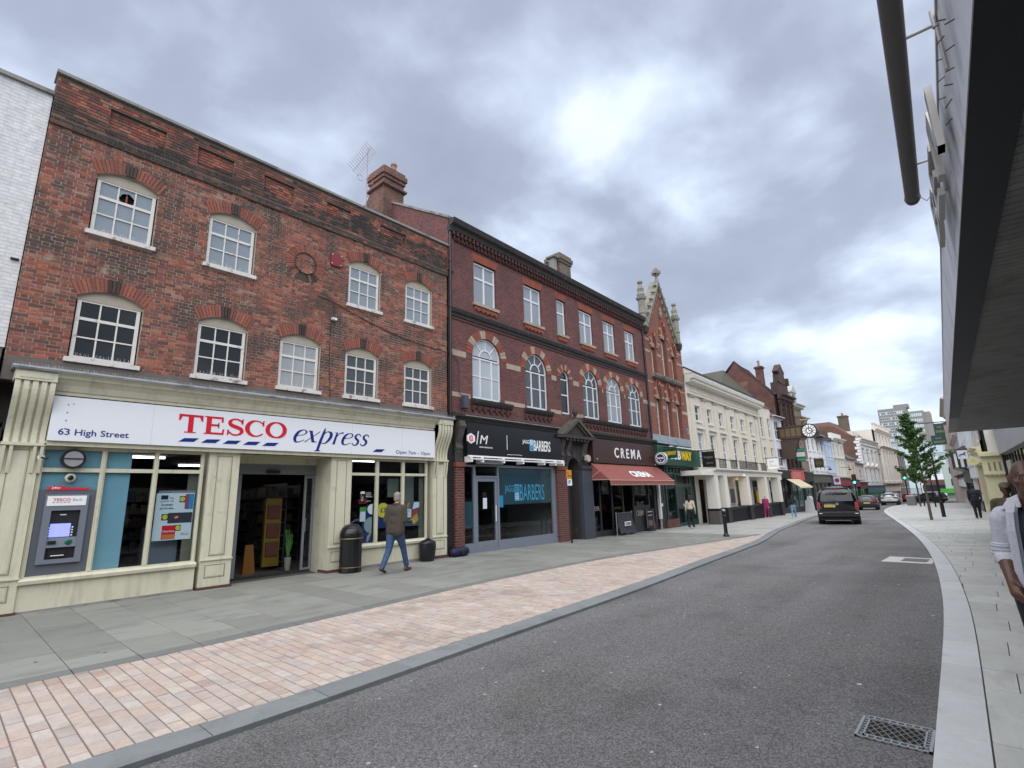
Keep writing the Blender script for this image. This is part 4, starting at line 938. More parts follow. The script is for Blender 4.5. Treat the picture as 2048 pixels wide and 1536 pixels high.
MB().box(-.06, X2, .16, .45, 4.2, 10.2).build('dark_backing', black, db)  # black backing painted in place of dark rooms behind the terrace windows
for i, h in enumerate(UH):
    mb = MB(); arch_blocks(mb, h, .30, 15 if i != 2 else 9, -.008, .05, .10, 0); mb.build('window_lintel', brick2r, db)
    pm = curtain_pane
    w = window(db, h[0] + .02, h[1] - .02, 8.24, 9.76, 2 if i != 2 else 1, (.64, .36), upvc, pm, y=.07, fw=.06, bw=.07, dep=.06, rail=None)
    MB().box(h[0] - .07, h[1] + .07, -.09, .08, 8.11, 8.215).build('stone_sill', creamstone, db)
    mb = MB(); n = 5
    for k in range(n):
        a = h[0] + (h[1] - h[0]) * k / n; d = (h[1] - h[0]) / n
        mb.ext([(a, 8.10), (a + d, 8.10), (a + d, 7.98), (a + d * .7, 7.90), (a + d * .3, 7.99), (a, 7.93)], -.05, .0)
    mb.build('carved_apron', brick2r, db)
def arched_window(h, i):
    x0, x1, zb, zs, k, rise = h; c = (x0 + x1) / 2; r = (x1 - x0) / 2; f = MB(); y0, y1 = .07, .125
    t = .055; n = 20
    arcp = lambda rr, a: (c + rr * math.cos(a), zs + rr * rise / r * math.sin(a))
    for j in range(n):
        a, b = PI * j / n, PI * (j + 1) / n; f.ext([arcp(r - t, a), arcp(r, a), arcp(r, b), arcp(r - t, b)], y0, y1)
    f.box(x0, x0 + t, y0, y1, zb + .05, zs); f.box(x1 - t, x1, y0, y1, zb + .05, zs); f.box(x0, x1, y0, y1, zb + .05, zb + .11)
    small = (i == 2); w = x1 - x0
    cols = [x0 + w * .3, x0 + w * .7] if not small else []
    f.box(x0, x1, y0, y1, zs - .10, zs - .05)
    for q in cols: f.box(q - .025, q + .025, y0 - .01, y1, zb + .08, zs - .08)
    if not small:
        f.box(x0 + t, x1 - t, y0 + .01, y1, zs - .72, zs - .685)
        ri = w * .2
        for j in range(10):
            a, b = PI * j / 10, PI * (j + 1) / 10; f.ext([arcp(ri - .02, a), arcp(ri + .025, a), arcp(ri + .025, b), arcp(ri - .02, b)], y0, y1)
        for a in (PI * .25, PI * .5, PI * .75):
            p, q = arcp(ri, a), arcp(r - t, a); nx, nz = -(q[1] - p[1]), q[0] - p[0]; l = math.hypot(nx, nz); nx, nz = nx / l * .016, nz / l * .016
            f.ext([(p[0] + nx, p[1] + nz), (p[0] - nx, p[1] - nz), (q[0] - nx, q[1] - nz), (q[0] + nx, q[1] + nz)], y0 + .005, y1)
    else: f.box(x0 + t, x1 - t, y0, y1, zs - .75, zs - .70)
    fr = f.build('arched_window', upvc, db)
    pm = [curt_pale, pane_mid, pane_dark, pane_mid, curtain_pane, pane_mid][i]
    ed = [x0 + t] + [v for q in cols for v in (q - .025, q + .025)] + [x1 - t]
    for a, b in zip(ed[::2], ed[1::2]):
        for z0, z1 in ((zb + .1, zs - .70), (zs - .70, zs - .08)): MB().box(a, b, y0 + .03, y0 + .035, z0, z1).build('pane', pm, fr)
    seg = [0, .25, .5, .75, 1] if not small else [0, 1]
    for s, e in zip(seg, seg[1:]):
        pts = [arcp(r - t, PI * (s + (e - s) * j / 8)) for j in range(9)] + ([arcp(w * .2, PI * (e + (s - e) * j / 4)) for j in range(5)] if not small else [])
        MB().ext(pts, y0 + .03, y0 + .035).build('pane', pm, fr)
    if not small: MB().ext([arcp(w * .19, PI * j / 8) for j in range(9)], y0 + .03, y0 + .035).build('pane', pm, fr)
for i, h in enumerate(AH):
    mb = MB(); arch_blocks(mb, h, .30 if i != 2 else .25, 21 if i != 2 else 15, -.014, .06, 0, 0, alt=[0, 0, 0, 1, 1] if i != 2 else [0, 0, 1]); mb.build('window_arch', [brick2r, creamstone], db)
    arched_window(h, i)
mb = MB(); ed = [-.02] + [v for h in AH for v in (h[0] - .30, h[1] + .30)] + [X2]
for a, b in zip(ed[::2], ed[1::2]):
    if b - a > .05: mb.box(a, b, -.012, .03, 6.13, 6.33)
ed = [-.02, ar[0][0] - .12, ar[0][1] + .15, ar[1][0] - .12, ar[1][1] + .15, ar[2][0] - .08]
for a, b in zip(ed[::2], ed[1::2]): mb.box(a, b, -.012, .03, 4.78, 4.93)
mb.box(ar[2][1] + .1, ar[3][0] - .1, -.012, .03, 4.78, 4.93)
mb.build('stone_band', creamstone, db)
def prof_x(pr, x0, x1, name, mt, par): return MB().ext(pr, x0, x1, axis='x').build(name, mt, par)
prof_x([(.02, 7.46), (-.04, 7.47), (-.05, 7.56), (-.11, 7.60), (-.15, 7.70), (-.15, 7.73), (.02, 7.76)], -.1, X2, 'string_course', sooty, db)
prof_x([(.02, 7.36), (-.03, 7.37), (-.03, 7.44), (.02, 7.45)], -.1, X2, 'string_course', terra, db)
prof_x([(.02, 10.46), (-.15, 10.48), (-.19, 10.60), (-.30, 10.66), (-.36, 10.82), (.02, 10.88)], -.12, X2, 'eaves_gutter', sooty, db)
MB().box(-.08, X2, -.06, .3, 10.18, 10.48).build('frieze', terra, db)
mb = MB(); x = 0
while x < X2 - .1: mb.box(x, x + .085, -.17, -.06, 10.32, 10.45); mb.box(x + .09, x + .15, -.11, -.06, 10.20, 10.30); x += .19
mb.build('dentils', terra, db, kind='stuff')
for a, b in [(.9, 2.9), (3.65, 5.35), (7.55, 13.5)]:
    prof_x([(.02, 4.60), (-.08, 4.62), (-.14, 4.71), (-.16, 4.79), (.06, 4.80)], a, b, 'window_ledge', sooty, db)
    mb = MB(); n = int((b - a) / .28)
    for k in range(n):
        c = a + (b - a) * (k + .5) / n; mb.ext([(c - .12, 4.60), (c + .12, 4.60), (c + .12, 4.46), (c + .03, 4.52), (c - .04, 4.36), (c - .12, 4.44)], -.05, 0)
    mb.build('carved_bracket', terra, db)
prof_x([(.02, 3.96), (-.22, 3.97), (-.26, 4.06), (-.34, 4.10), (-.36, 4.19), (-.30, 4.22), (.02, 4.30)], -.05, 5.35, 'shop_cornice', sooty, db)
prof_x([(.02, 3.96), (-.22, 3.97), (-.26, 4.06), (-.34, 4.10), (-.36, 4.19), (-.30, 4.22), (.02, 4.30)], 7.75, 13.93, 'shop_cornice', sooty, db)
MB().box(.3, 5.4, -.372, -.36, 4.13, 4.16).build('cornice_pale_line', stone_grey, db)  # pale stone line along the black cornice
# roof, party-wall gable and chimneys
slate = mat('slate_roof', (.08, .08, .088), rough=.75, var=.25, scale=3, bump=.5)
mb = MB(); mb.poly([(-.08, -.1, 10.85), (X2, -.1, 10.85), (X2, 4.6, 13.6), (-.08, 4.6, 13.6)]); mb.poly([(-.08, 4.6, 13.6), (X2, 4.6, 13.6), (X2, 9, 10.8), (-.08, 9, 10.8)]); mb.build('roof', slate, db)
mb = MB(); mb.ext([(-.06, 9.0), (4.7, 9.0), (9, 9.0), (9, 10.9), (4.7, 13.75), (-.06, 10.86)], -.14, .12, axis='x'); mb.build('party_wall', brick2, db)
MB().ext([(-.10, 10.86), (4.7, 13.75), (4.7, 13.83), (-.12, 10.94)], -.18, .16, axis='x').build('verge_coping', stone_grey, db)
ch_brick = brick_mat('chimney_brick', (.22, .065, .04), (.12, .045, .035), (.22, .17, .14), dark=(.05, .04, .035), amt=.6)
def chimney(par, x0, x1, y0, y1, z0, z1, pots=(), mt=None, capz=.25, panel=False, name='chimney'):
    mt = mt or ch_brick; mb = MB(); mb.box(x0, x1, y0, y1, z0, z1 - capz)
    mb.box(x0 - .05, x1 + .05, y0 - .05, y1 + .05, z1 - capz, z1 - capz * .7); mb.box(x0 - .1, x1 + .1, y0 - .1, y1 + .1, z1 - capz * .7, z1 - capz * .3); mb.box(x0 - .04, x1 + .04, y0 - .04, y1 + .04, z1 - capz * .3, z1)
    o = mb.build(name, mt, par)
    if panel: m2 = MB(); m2.box(x0 - .006, x0, y0 + .2, y1 - .2, z0, z1 - capz - .3); m2.box(x0 - .10, x1 + .1, y0 - .1, y1 + .1, z1 - capz - .32, z1 - capz - .24); m2.build('brick_panel', mt, o)
    for (px, py, h) in pots:
        m3 = MB(); m3.lathe([(.13, 0), (.15, .04), (.11, .08), (.10, h * .8), (.13, h * .85), (.12, h)], (px, py, z1), 12); m3.build('chimney_pot', mat('clay_pot', (.30, .16, .11), rough=.8, var=.2), o)
    return o
chimney(db, -.55, .38, 3.1, 4.05, 11.2, 14.25, [(.1, 3.4, .5)], capz=.5, panel=True)
chimney(db, 7.95, 8.85, 1.0, 1.75, 11.0, 12.95, [], brick_mat('buff_chimney', (.17, .12, .09), (.12, .085, .07), (.2, .18, .15)), capz=.45)
chimney(db, 7.6, 7.86, 1.1, 1.4, 11.0, 12.7, [], stone_grey, capz=.1)
# television aerial
ae = thing('television_aerial', 'thin pinkish roof aerial with many short rods on a tall pole beside the brick chimney', 'aerial', (8.18, 13.5, 9.8))
alu = mat('aerial_metal', (.36, .27, .30), rough=.5, metal=.3)
mb = MB(); mb.cyl((0, 0, 0), (0, 0, 3.5), .018, n=6); mb.build('pole', alu, ae)
mb = MB(); mb.cyl((-.52, 0, 2.35), (.14, 0, 3.62), .012, n=5)
for k in range(12):
    t = k / 11; c = Vector((-.50 + .62 * t, 0, 2.40 + 1.18 * t)); d = Vector((.17, .05, -.05)) * 1.5; mb.cyl(c - d, c + d, .006, n=4)
mb.build('rod_array', alu, ae)
mb = MB(); pts = [(.1 + .13 * math.cos(t), 0, 2.3 + .13 * math.sin(t)) for t in [k * .6 for k in range(11)]]; mb.tube(pts, .008, 4); mb.tube([(-.25 + .12 * math.cos(t), 0, 2.25 + .1 * math.sin(t)) for t in [k * .6 for k in range(11)]], .008, 4); mb.cyl((0, 0, 1.75), (.9, .6, 1.55), .01, n=4); mb.cyl((0, 0, 1.5), (.2, .1, 1.2), .008, n=4); mb.build('dipole_loop', alu, ae)
# barber shop
bs = MB().box(.46, 5.52, -.27, .0, 2.93, 3.95).build('barber_sign', mat('sign_black', (.008, .008, .010), rough=.3, var=0), db)
def text_run(L, par, y):
    for s, box, m, kw in L: text(s, box, m, par, y, .006, **kw)
ltblue = mat('letter_blue_pale', (.12, .50, .78), rough=.4, var=0)
text_run([('I', (.86, .98, 3.27, 3.70), ltwhite, dict(shear=.35)), ('M', (1.02, 1.40, 3.30, 3.58), ltwhite, dict(shear=.2)), ('HAIR DESIGNERS', (1.0, 1.62, 3.17, 3.215), ltwhite, {}),
          ('JAGG', (3.17, 3.55, 3.40, 3.57), ltwhite, dict(bold=.01)), ('BARBERS', (3.80, 4.80, 3.20, 3.59), ltwhite, dict(bold=.015)), ('opening hours 9am till 6pm', (2.34, 3.12, 2.99, 3.03), ltwhite, {})], bs, -.27)
MB().box(3.57, 3.77, -.276, -.27, 3.19, 3.60).build('logo_block', ltblue, bs); text('ED', (3.59, 3.75, 3.42, 3.57), ltwhite, bs, -.276, .003, bold=.01); text('GE', (3.59, 3.75, 3.22, 3.37), MATS['sign_black'], bs, -.276, .003, bold=.01)
MB().box(2.33, 2.352, -.276, -.27, 3.17, 3.66).build('divider', ltwhite, bs)
hx = MB(); hx.ext([(.60 + .19 * math.cos(PI / 6 + k * PI / 3), 3.44 + .165 * math.sin(PI / 6 + k * PI / 3)) for k in range(6)], -.31, -.27); hx = hx.build('hexagon_badge', ltwhite, bs); mb = MB(); [mb.ext(P, -.315, -.31) for P in arc(.6, 3.44, .085, .085, 40, 340, .025, .025)]; mb.ext([(.61, 3.43), (.68, 3.43), (.68, 3.45), (.61, 3.45)], -.315, -.31); [mb.ext(P, -.315, -.31) for P in arc(.6, 3.44, .045, .045, 0, 340, .018, .018)]; mb.build('letter', tred, hx)
mb = MB(); mb.box(.45, 5.5, -.36, -.28, 2.86, 2.91); mb.box(.48, 5.48, -.42, -.36, 2.78, 2.815); [mb.box(x, x + .05, -.42, -.1, 2.70, 2.88) for x in (.5, 1.0, 2.0, 3.0, 4.2, 4.9, 5.4)]; mb.build('light_rail', ltwhite, db)
MB().box(.9, 2.1, -.30, -.22, 2.66, 2.76).build('shutter_guide', steelgrey, db)
scroll = mat('carved_scroll', (.085, .075, .07), rough=.8, var=.3, scale=9, bump=.6)
def scroll_bracket(x0, x1):
    mb = MB(); mb.ext([(0, 2.95), (-.10, 3.0), (-.14, 3.15), (-.11, 3.3), (-.2, 3.5), (-.30, 3.75), (-.32, 3.9), (-.28, 3.98), (0, 3.98)], x0, x1, axis='x')
    for z, y, r in ((3.82, -.24, .10), (3.15, -.10, .07)): mb.cyl((x0 - .02, y, z), (x1 + .02, y, z), r, n=12)
    mb.build('scroll_bracket', scroll, db)
scroll_bracket(.12, .36); scroll_bracket(5.62, 5.86); scroll_bracket(7.2, 7.48); scroll_bracket(6.1, 6.3)
pier = brick_mat('pier_brick', (.15, .038, .032), (.09, .026, .026), (.17, .12, .10), rh=.078, amt=.3)
def brick_pier(x0, x1):
    MB().box(x0, x1, -.14, .3, -.2, 2.56).build('brick_pier', pier, db); MB().box(x0 - .03, x1 + .03, -.18, .3, 2.56, 2.70).build('pier_cap', mat('pier_terracotta', (.20, .06, .035), rough=.8, var=.25), db)
    MB().box(x0, x1, -.1, .3, 2.70, 3.98).build('pier_upper', sooty, db)
brick_pier(.10, .45); brick_pier(5.34, 5.98)
f = MB(); y0, y1 = -.04, .04
for a, b, c, d in ((.45, .50, -.1, 2.64), (.95, 1.04, -.1, 2.64), (1.04, 2.07, 2.24, 2.30), (1.04, 2.07, 2.60, 2.66), (2.07, 2.15, -.1, 2.66), (5.12, 5.34, -.1, 2.66), (2.15, 5.12, 2.58, 2.66), (2.15, 5.12, .0, .24), (.50, .95, 2.58, 2.64), (.50, .95, .0, .24)): f.box(a, b, y0, y1, c, d)
f.box(.46, 5.34, -.055, y0, -.12, .03)
sf = f.build('barber_shopfront', mat('barber_grey', (.19, .215, .26), rough=.45, var=.06), db)
d = MB(); [d.box(a, b, -.02, .03, c, e) for a, b, c, e in ((1.05, 1.15, .0, 2.23), (1.96, 2.06, .0, 2.23), (1.15, 1.96, 2.12, 2.23), (1.15, 1.96, .0, .26))]; d = d.build('door', MATS['barber_grey'], db)
MB().box(1.15, 1.96, .0, .008, .26, 2.12).build('pane', shopglass, d); MB().box(1.92, 1.945, -.09, -.06, .85, 1.35).build('handle', upvc, d); MB().box(1.4, 1.7, -.028, -.02, .10, .17).build('letterbox', steelgrey, d)
MB().box(1.40, 1.58, -.006, -.001, 1.26, 1.60).build('notice', MATS['paper'], d); MB().box(1.38, 1.56, -.006, -.001, 1.64, 1.78).build('notice', blackpaint, d)
for a, b in ((.50, .95), (2.15, 5.12)): MB().box(a, b, 0, .008, .24, 2.58).build('pane', shopglass, sf)
MB().box(1.04, 2.07, .0, .008, 2.30, 2.60).build('pane', shopglass, sf)
blue_d = mat('vinyl_dusk_blue', (.035, .085, .12), rough=.35, var=.1)
MB().box(2.16, 4.45, .012, .018, 1.36, 2.57).build('window_film', blue_d, db); MB().box(4.45, 5.11, .012, .018, 1.36, 2.57).build('window_film', mat('vinyl_grey_blue', (.07, .11, .13), rough=.35, var=.1), db)
glyb = mat('window_letter_blue', (.12, .50, .80), rough=.4, var=0)
text('JAGG', (2.48, 2.96, 1.70, 2.0), glyb, db, .0115, .001); text('BARBERS', (3.28, 4.68, 1.47, 2.03), glyb, db, .0115, .001)
MB().box(2.99, 3.24, .008, .0115, 1.47, 2.03).build('logo_block', glyb, db); text('ED', (3.02, 3.21, 1.78, 1.98), MATS['sign_black'], db, .0075, .001, bold=.01); text('GE', (3.02, 3.21, 1.52, 1.72), ltwhite, db, .0075, .001, bold=.01)
MB().box(2.16, 2.38, .006, .011, 1.28, 1.66).build('blue_notice', mat('bright_blue', (.02, .30, .62), var=0), db)
MB().box(.5, .94, .012, .016, .7, 1.5).build('window_film', blue_d, db); text('RLA', (.58, .86, 1.52, 1.62), MATS['sign_black'], db, -.001, .001, bold=.02)
inn = MB(); inn.box(.1, 5.7, .3, 5, -.2, 0, 0); inn.box(.1, 5.7, 4.9, 5, 0, 3, 1); inn.box(.1, 5.7, .1, 5, 2.8, 2.9, 1); inn.box(.0, .1, .1, 5, 0, 3, 1); inn.box(5.6, 5.7, .1, 5, 0, 3, 2); inn.build('shop_interior', [MATS['shop_floor'], mat('dark_wall', (.03, .03, .035)), mat('pale_wall', (.22, .24, .25))], db)
mb = MB()
for k in range(3): x = 2.6 + k * .9; mb.box(x, x + .5, 1.6, 2.1, .45, .6); mb.box(x, x + .5, 2.05, 2.2, .6, 1.2); mb.cyl((x + .25, 1.85, 0), (x + .25, 1.85, .45), .05)
mb.build('barber_chair', blackpaint, db); MB().box(.6, 4, 4.7, 4.8, .9, 2.2).build('mirror', mat('mirror', (.4, .42, .44), rough=.1, metal=.8), db); MB().box(1.0, 2.3, 2.0, 2.08, 2.66, 2.7).build('strip_light', strip, db)
# arched doorway between the shops with a stone pediment
jm = MB(); AHd = [(6.06, 6.80, -.3, 2.62, 'round', .37)]
wall(jm, 5.98, 7.72, -.2, 4.0, -.06, [(6.12, 6.92, -.3, 2.66, 'round', .40)], .5); jm.build('doorway_surround', sooty, db)
MB().box(6.95, 7.72, -.22, -.06, -.15, 2.62).build('grey_pier', mat('pier_bluegrey', (.055, .065, .085), rough=.5, var=.1), db)
MB().box(6.91, 7.76, -.27, -.06, 2.62, 2.76).build('pier_cap', sooty, db)
mb = MB(); mb.box(6.06, 6.95, .44, .5, -.2, 3.1); mb.build('passage_wall', mat('mossy_wall', (.07, .075, .06), rough=.9, var=.5, scale=3), db)
mb = MB(); arch_blocks(mb, (6.12, 6.92, 0, 2.66, 'round', .40), .14, 13, -.13, -.06); mb.box(6.45, 6.60, -.19, -.06, 3.05, 3.32); mb.build('door_arch', sooty, db)
MB().box(5.30, 7.82, -.45, -.05, 3.80, 3.92).build('pediment_cornice', sooty, db)
mb = MB(); mb.ext([(5.6, 3.92), (7.5, 3.92), (6.55, 4.50)], -.30, .0); mb.ext([(5.40, 3.92), (5.62, 3.92), (6.55, 4.50), (7.48, 3.92), (7.70, 3.92), (6.55, 4.64)], -.46, -.02, 1); mb.ext([(5.75, 3.96), (5.85, 3.96), (6.55, 4.40), (7.25, 3.96), (7.35, 3.96), (6.55, 4.47)], -.38, -.3, 1); mb.build('pediment', [sooty, mat('mossy_stone', (.085, .08, .062), rough=.9, var=.4, scale=9, patch=((.03, .03, .025), .6, 6, .52))], db); mb = MB(); [mb.box(5.7 + k * .25, 5.82 + k * .25, -.42, -.3, 3.70, 3.80) for k in range(7)]; mb.build('cornice_block', sooty, db)
mb = MB(); mb.lathe([(.07, 0), (.05, .1), (.10, .2), (.12, .3), (.07, .4), (.02, .45)], (6.55, -.3, 4.60), 10); mb.build('ball_finial', sooty, db)
mb = MB(); mb.ext([(7.30 + .17 * math.cos(PI / 6 + k * PI / 3), 3.05 + .15 * math.sin(PI / 6 + k * PI / 3)) for k in range(6)], -.36, -.24); mb.build('alarm_box', mat('alarm_cream', (.45, .40, .34)), db)
mb = MB(); mb.box(.42, .62, -.20, -.06, 4.42, 4.83); mb.tube([(.5, -.1, 4.4), (.45, -.06, 4.2)], .02); mb.tube([(.02, -.03, 6.1), (.28, -.03, 6.02), (.36, -.03, 5.8), (.38, -.03, 4.9), (.5, -.1, 4.8)], .012, 5); mb.build('junction_box', mat('box_bluegrey', (.06, .07, .10), rough=.5), db)
pole = thing('street_sign_post', 'slim black post with orange and blue street notices in front of the arched doorway', 'sign post', (15.75, 11.33, G(15.7)))
MB().cyl((0, 0, 0), (0, 0, 2.2), .035).build('post', blackpaint, pole)
MB().box(-.19, .13, -.05, -.035, 2.3, 2.62).build('notice', mat('notice_orange', (.62, .26, .02), var=.1), pole); MB().box(-.15, .13, -.05, -.035, 2.05, 2.29).build('notice', ltwhite, pole)
text('NO\nLOADING', (-.13, .10, 2.36, 2.56), navy, pole, -.052, .002); text('P', (-.09, .05, 2.1, 2.25), mat('parking_blue', (.02, .12, .5), var=0), pole, -.052, .002, bold=.03)
# cafe with brown fascia and red awning
cs = MB().box(7.80, 13.86, -.27, .0, 2.91, 3.93).build('cafe_sign', mat('sign_brown', (.055, .024, .022), rough=.4, var=.05), db)
text('C R E M A', (9.58, 12.08, 3.17, 3.62), ltwhite, cs, -.27, .02, bold=.012)
mb = MB(); mb.disc(8.1, 3.07, .03, -.275, -.27, 10); mb.disc(13.6, 2.98, .03, -.275, -.27, 8); mb.build('screw', ltwhite, cs)
aw = mat('awning_cloth', (.26, .08, .065), rough=.8, var=.10, scale=3, bump=.3, bscale=200)
mb = MB(); L0, L1, yo = 7.68, 13.9, -1.05; nb = 8
mb.poly([(L0, -.20, 2.88), (L1, -.20, 2.88), (L1, yo, 2.16), (L0, yo, 2.16)]); mb.poly([(L0, -.20, 2.88), (L0, yo, 2.16), (L0, -.20, 2.16)]); mb.poly([(L1, -.20, 2.88), (L1, yo, 2.16), (L1, -.20, 2.16)])
x = L0
while x < L1 - .01:      # scalloped valance
    b = min(L1, x + .23); c = (x + b) / 2; mb.poly([(x, yo, 2.16), (b, yo, 2.16), (b, yo - .01, 1.99), (c + .06, yo - .012, 1.95), (c - .06, yo - .012, 1.95), (x, yo - .01, 1.99)]); x = b
aw_o = mb.build('awning', aw, db)
mb = MB(); mb.tube([(L0, yo, 2.15), (L1, yo, 2.15)], .015); mb.tube([(L0 - .01, -.05, 2.2), (L0 - .01, yo, 2.17)], .013); mb.tube([(L0 - .01, -.05, 2.2), (L0 + .0, -.6, 2.55)], .013); mb.tube([(L1, -.1, 2.2), (L1, yo, 2.17)], .013)
x = L0
while x < L1: b = min(L1, x + .23); mb.tube([(x, yo - .013, 1.99), ((x + b) / 2 - .06, yo - .015, 1.95), ((x + b) / 2 + .06, yo - .015, 1.95), (b, yo - .013, 1.99)], .007, 4); x = b
mb.build('awning_trim', mat('awning_piping', (.55, .42, .38)), aw_o)
# lettering on the sloping cloth
tx = text('CREMA', (10.05, 12.0, 0, .42), ltwhite, aw_o, 0, .001, bold=.05)
if tx: tx.rotation_euler = (-math.atan2(.85, .72) , 0, 0); tx.location = (0, -.90, 2.31)
gf = mat('cafe_frame', (.035, .038, .045), rough=.5)
f = MB(); [f.box(a, b, .0, .07, c, d) for a, b, c, d in ((7.72, 7.80, -.2, 2.9), (8.55, 8.63, -.2, 2.9), (9.55, 9.63, -.2, 2.9), (10.5, 10.6, -.2, 2.9), (11.5, 11.6, -.2, 2.9), (13.1, 13.2, -.2, 2.9), (13.75, 13.93, -.2, 2.9), (7.8, 13.8, 2.3, 2.36), (11.6, 13.1, .95, 1.02), (7.8, 10.5, -.2, .1), (11.6, 13.8, -.2, .1))]
cf = f.build('cafe_shopfront', gf, db)
for a, b, c, d in ((7.8, 8.55, .1, 2.3), (8.63, 9.55, .1, 2.3), (9.63, 10.5, .1, 2.3), (11.6, 13.1, 1.02, 2.3), (13.2, 13.75, .1, 2.3)): MB().box(a, b, .03, .038, c, d).build('pane', shopglass, cf)
MB().box(11.6, 13.1, .02, .05, .1, .95).build('stall_riser', gf, cf)
inn = MB(); inn.box(7.7, 13.8, .3, 6, -.3, -.12, 0); inn.box(7.7, 13.8, 5.9, 6, 0, 3, 1); inn.box(7.7, 13.8, .1, 6, 2.85, 2.9, 1); inn.box(7.6, 7.7, .1, 6, 0, 3, 1); inn.box(13.8, 13.9, .1, 6, 0, 3, 1); inn.build('shop_interior', [MATS['shop_floor'], MATS['dark_wall']], db)
mb = MB(); [mb.ext(P, .02, .026) for P in arc(8.15, .95, .62, .72, 100, 300, .09, .09)]; mb.build('window_ring', blackpaint, db); text('CREMA', (7.85, 8.5, .92, 1.12), mat('sand_letter', (.45, .40, .3), var=0), db, .025, .002); text('CREMA', (11.75, 12.6, .55, .8), MATS['sand_letter'], db, .015, .002, bold=.01)
for x, z, w, h, c in ((8.85, 1.6, .55, .6, 'menu_board'), (11.8, 1.55, .5, .55, 'menu_board'), (12.4, 1.5, .5, .65, 'menu_board')): MB().box(x, x + w, .05, .06, z, z + h).build('menu_board', mat('menu_board', (.12, .13, .13), var=.6, scale=16), db)
MB().box(8.9, 9.5, 1.2, 1.5, 1.2, 1.5).build('coffee_machine', steelgrey, db)
pp = thing('white_downpipe', 'white painted pipe standing at the wall between the cafe and the green sandwich shop', 'downpipe', (24.55, 12.12, G(24.5)))
mb = MB(); mb.box(-.08, .08, -.06, .06, .5, 2.2); mb.cyl((0, 0, 0), (0, 0, .52), .06, n=8, m=1); mb.build('pipe', [upvc, mat('rusty_pipe', (.3, .27, .24), var=.4, scale=10)], pp)
pp2 = MB(); pp2.tube([(0, 0, 4.3), (0, 0, 10.4)], .05, 8); pp2 = pp2.build('downpipe', blackpaint, None, (24.36, 12.12, 0)); tag(pp2, 'black rainwater downpipe between the dark terrace and the gothic gable', 'downpipe')
# ---------------------------------------------------------------- gothic building
A3 = math.radians(2.5); gb = thing('gothic_building', 'narrow red brick gothic building with pointed windows, steep gable and stone pinnacles', 'building', (24.40, 12.19, 0), A3)
gbrick = brick_mat('orange_red_brick', (.28, .078, .045), (.20, .058, .038), (.22, .13, .10), dark=(.12, .045, .035), amt=.45)
GX = 5.48; cxg = 2.6
GL = [(1.02, 1.74, 4.62, 6.62, 'point', .78), (2.38, 3.10, 4.62, 6.62, 'point', .78), (3.82, 4.54, 4.62, 6.62, 'point', .78)]
GU = [(.98, 1.62, 7.98, 9.55, 'point', .62), (2.42, 3.18, 7.98, 10.35, 'point', .80), (3.82, 4.46, 7.98, 9.55, 'point', .62)]
tops = lambda x: 10.66 if (x < .62 or x > 4.9) else 10.75 + (13.75 - 10.75) * max(0, 1 - abs(x - cxg) / 2.15)
mb = MB(); wall(mb, 0, GX, 4.2, 10.66, 0, GL + GU, .34, 0, 0, (tops, [.6, .63, cxg, 4.75, 4.89, 4.91])); mb.build('wall', gbrick, gb)
MB().box(0, GX, .6, 8, 3.02, 10.5).build('building_body', taupe, gb); MB().ext([(.6, 10.4), (4.8, 10.4), (cxg, 12.0)], .35, 8).build('roof', slate, gb)
MB().box(.1, GX - .1, .36, .5, 4.4, 10.5).build('dark_backing', black, gb)  # black sheet standing in for the dark interior behind the pointed windows
for h in GL + GU:
    mb = MB(); arch_blocks(mb, (h[0] - .02, h[1] + .02, h[2], h[3] + .12, 'point', h[5] + .1), .13, 15, -.07, .03, 0, 0, alt=[0, 0, 1, 0, 0, 0, 0]); mb.build('pointed_arch', [brick2r, creamstone], gb)
    arch2 = MB(); f = top_fn(h); c = (h[0] + h[1]) / 2
    arch2.ext([(h[0], h[3])] + [(h[0] + (h[1] - h[0]) * i / 10, f(h[0] + (h[1] - h[0]) * i / 10)) for i in range(11)], .05, .12, 0); arch2.ext([(c - .05, h[3] + .02), (c + .05, h[3] + .02), (c + .04, h[3] + h[5] * .92), (c - .04, h[3] + h[5] * .92)], .03, .05, 1)
    for s in (-1, 1): arch2.ext([(c + s * .16, h[3] + .01), (c + s * .24, h[3] + .01), (c + s * .2, h[3] + .24), (c + s * .12, h[3] + .26)], .03, .05, 1)
    arch2.build('arch_filling', [gbrick, creamstone], gb)
    fr = MB(); fr.box(h[0], h[0] + .07, .22, .30, h[2], h[3]); fr.box(h[1] - .07, h[1], .22, .30, h[2], h[3]); fr.box(h[0], h[1], .22, .30, h[2], h[2] + .08); fr.box(h[0], h[1], .22, .30, h[3] - .08, h[3]); fr.box(h[0], h[1], .215, .30, (h[2] + h[3]) / 2, (h[2] + h[3]) / 2 + .06)
    fo = fr.build('window', old_white, gb); MB().box(h[0] + .07, h[1] - .07, .26, .27, h[2] + .08, (h[2] + h[3]) / 2).build('pane', pane_dark, fo); MB().box(h[0] + .07, h[1] - .07, .26, .27, (h[2] + h[3]) / 2 + .06, h[3] - .08).build('pane', pane_mid, fo)
    mb = MB(); mb.cyl((h[0] - .12, -.02, h[3] + .08), (h[0] - .12, -.12, h[3] + .04), .06, n=8); mb.cyl((h[1] + .12, -.02, h[3] + .08), (h[1] + .12, -.12, h[3] + .04), .06, n=8); mb.build('hood_stop', creamstone, gb)
mb = MB()
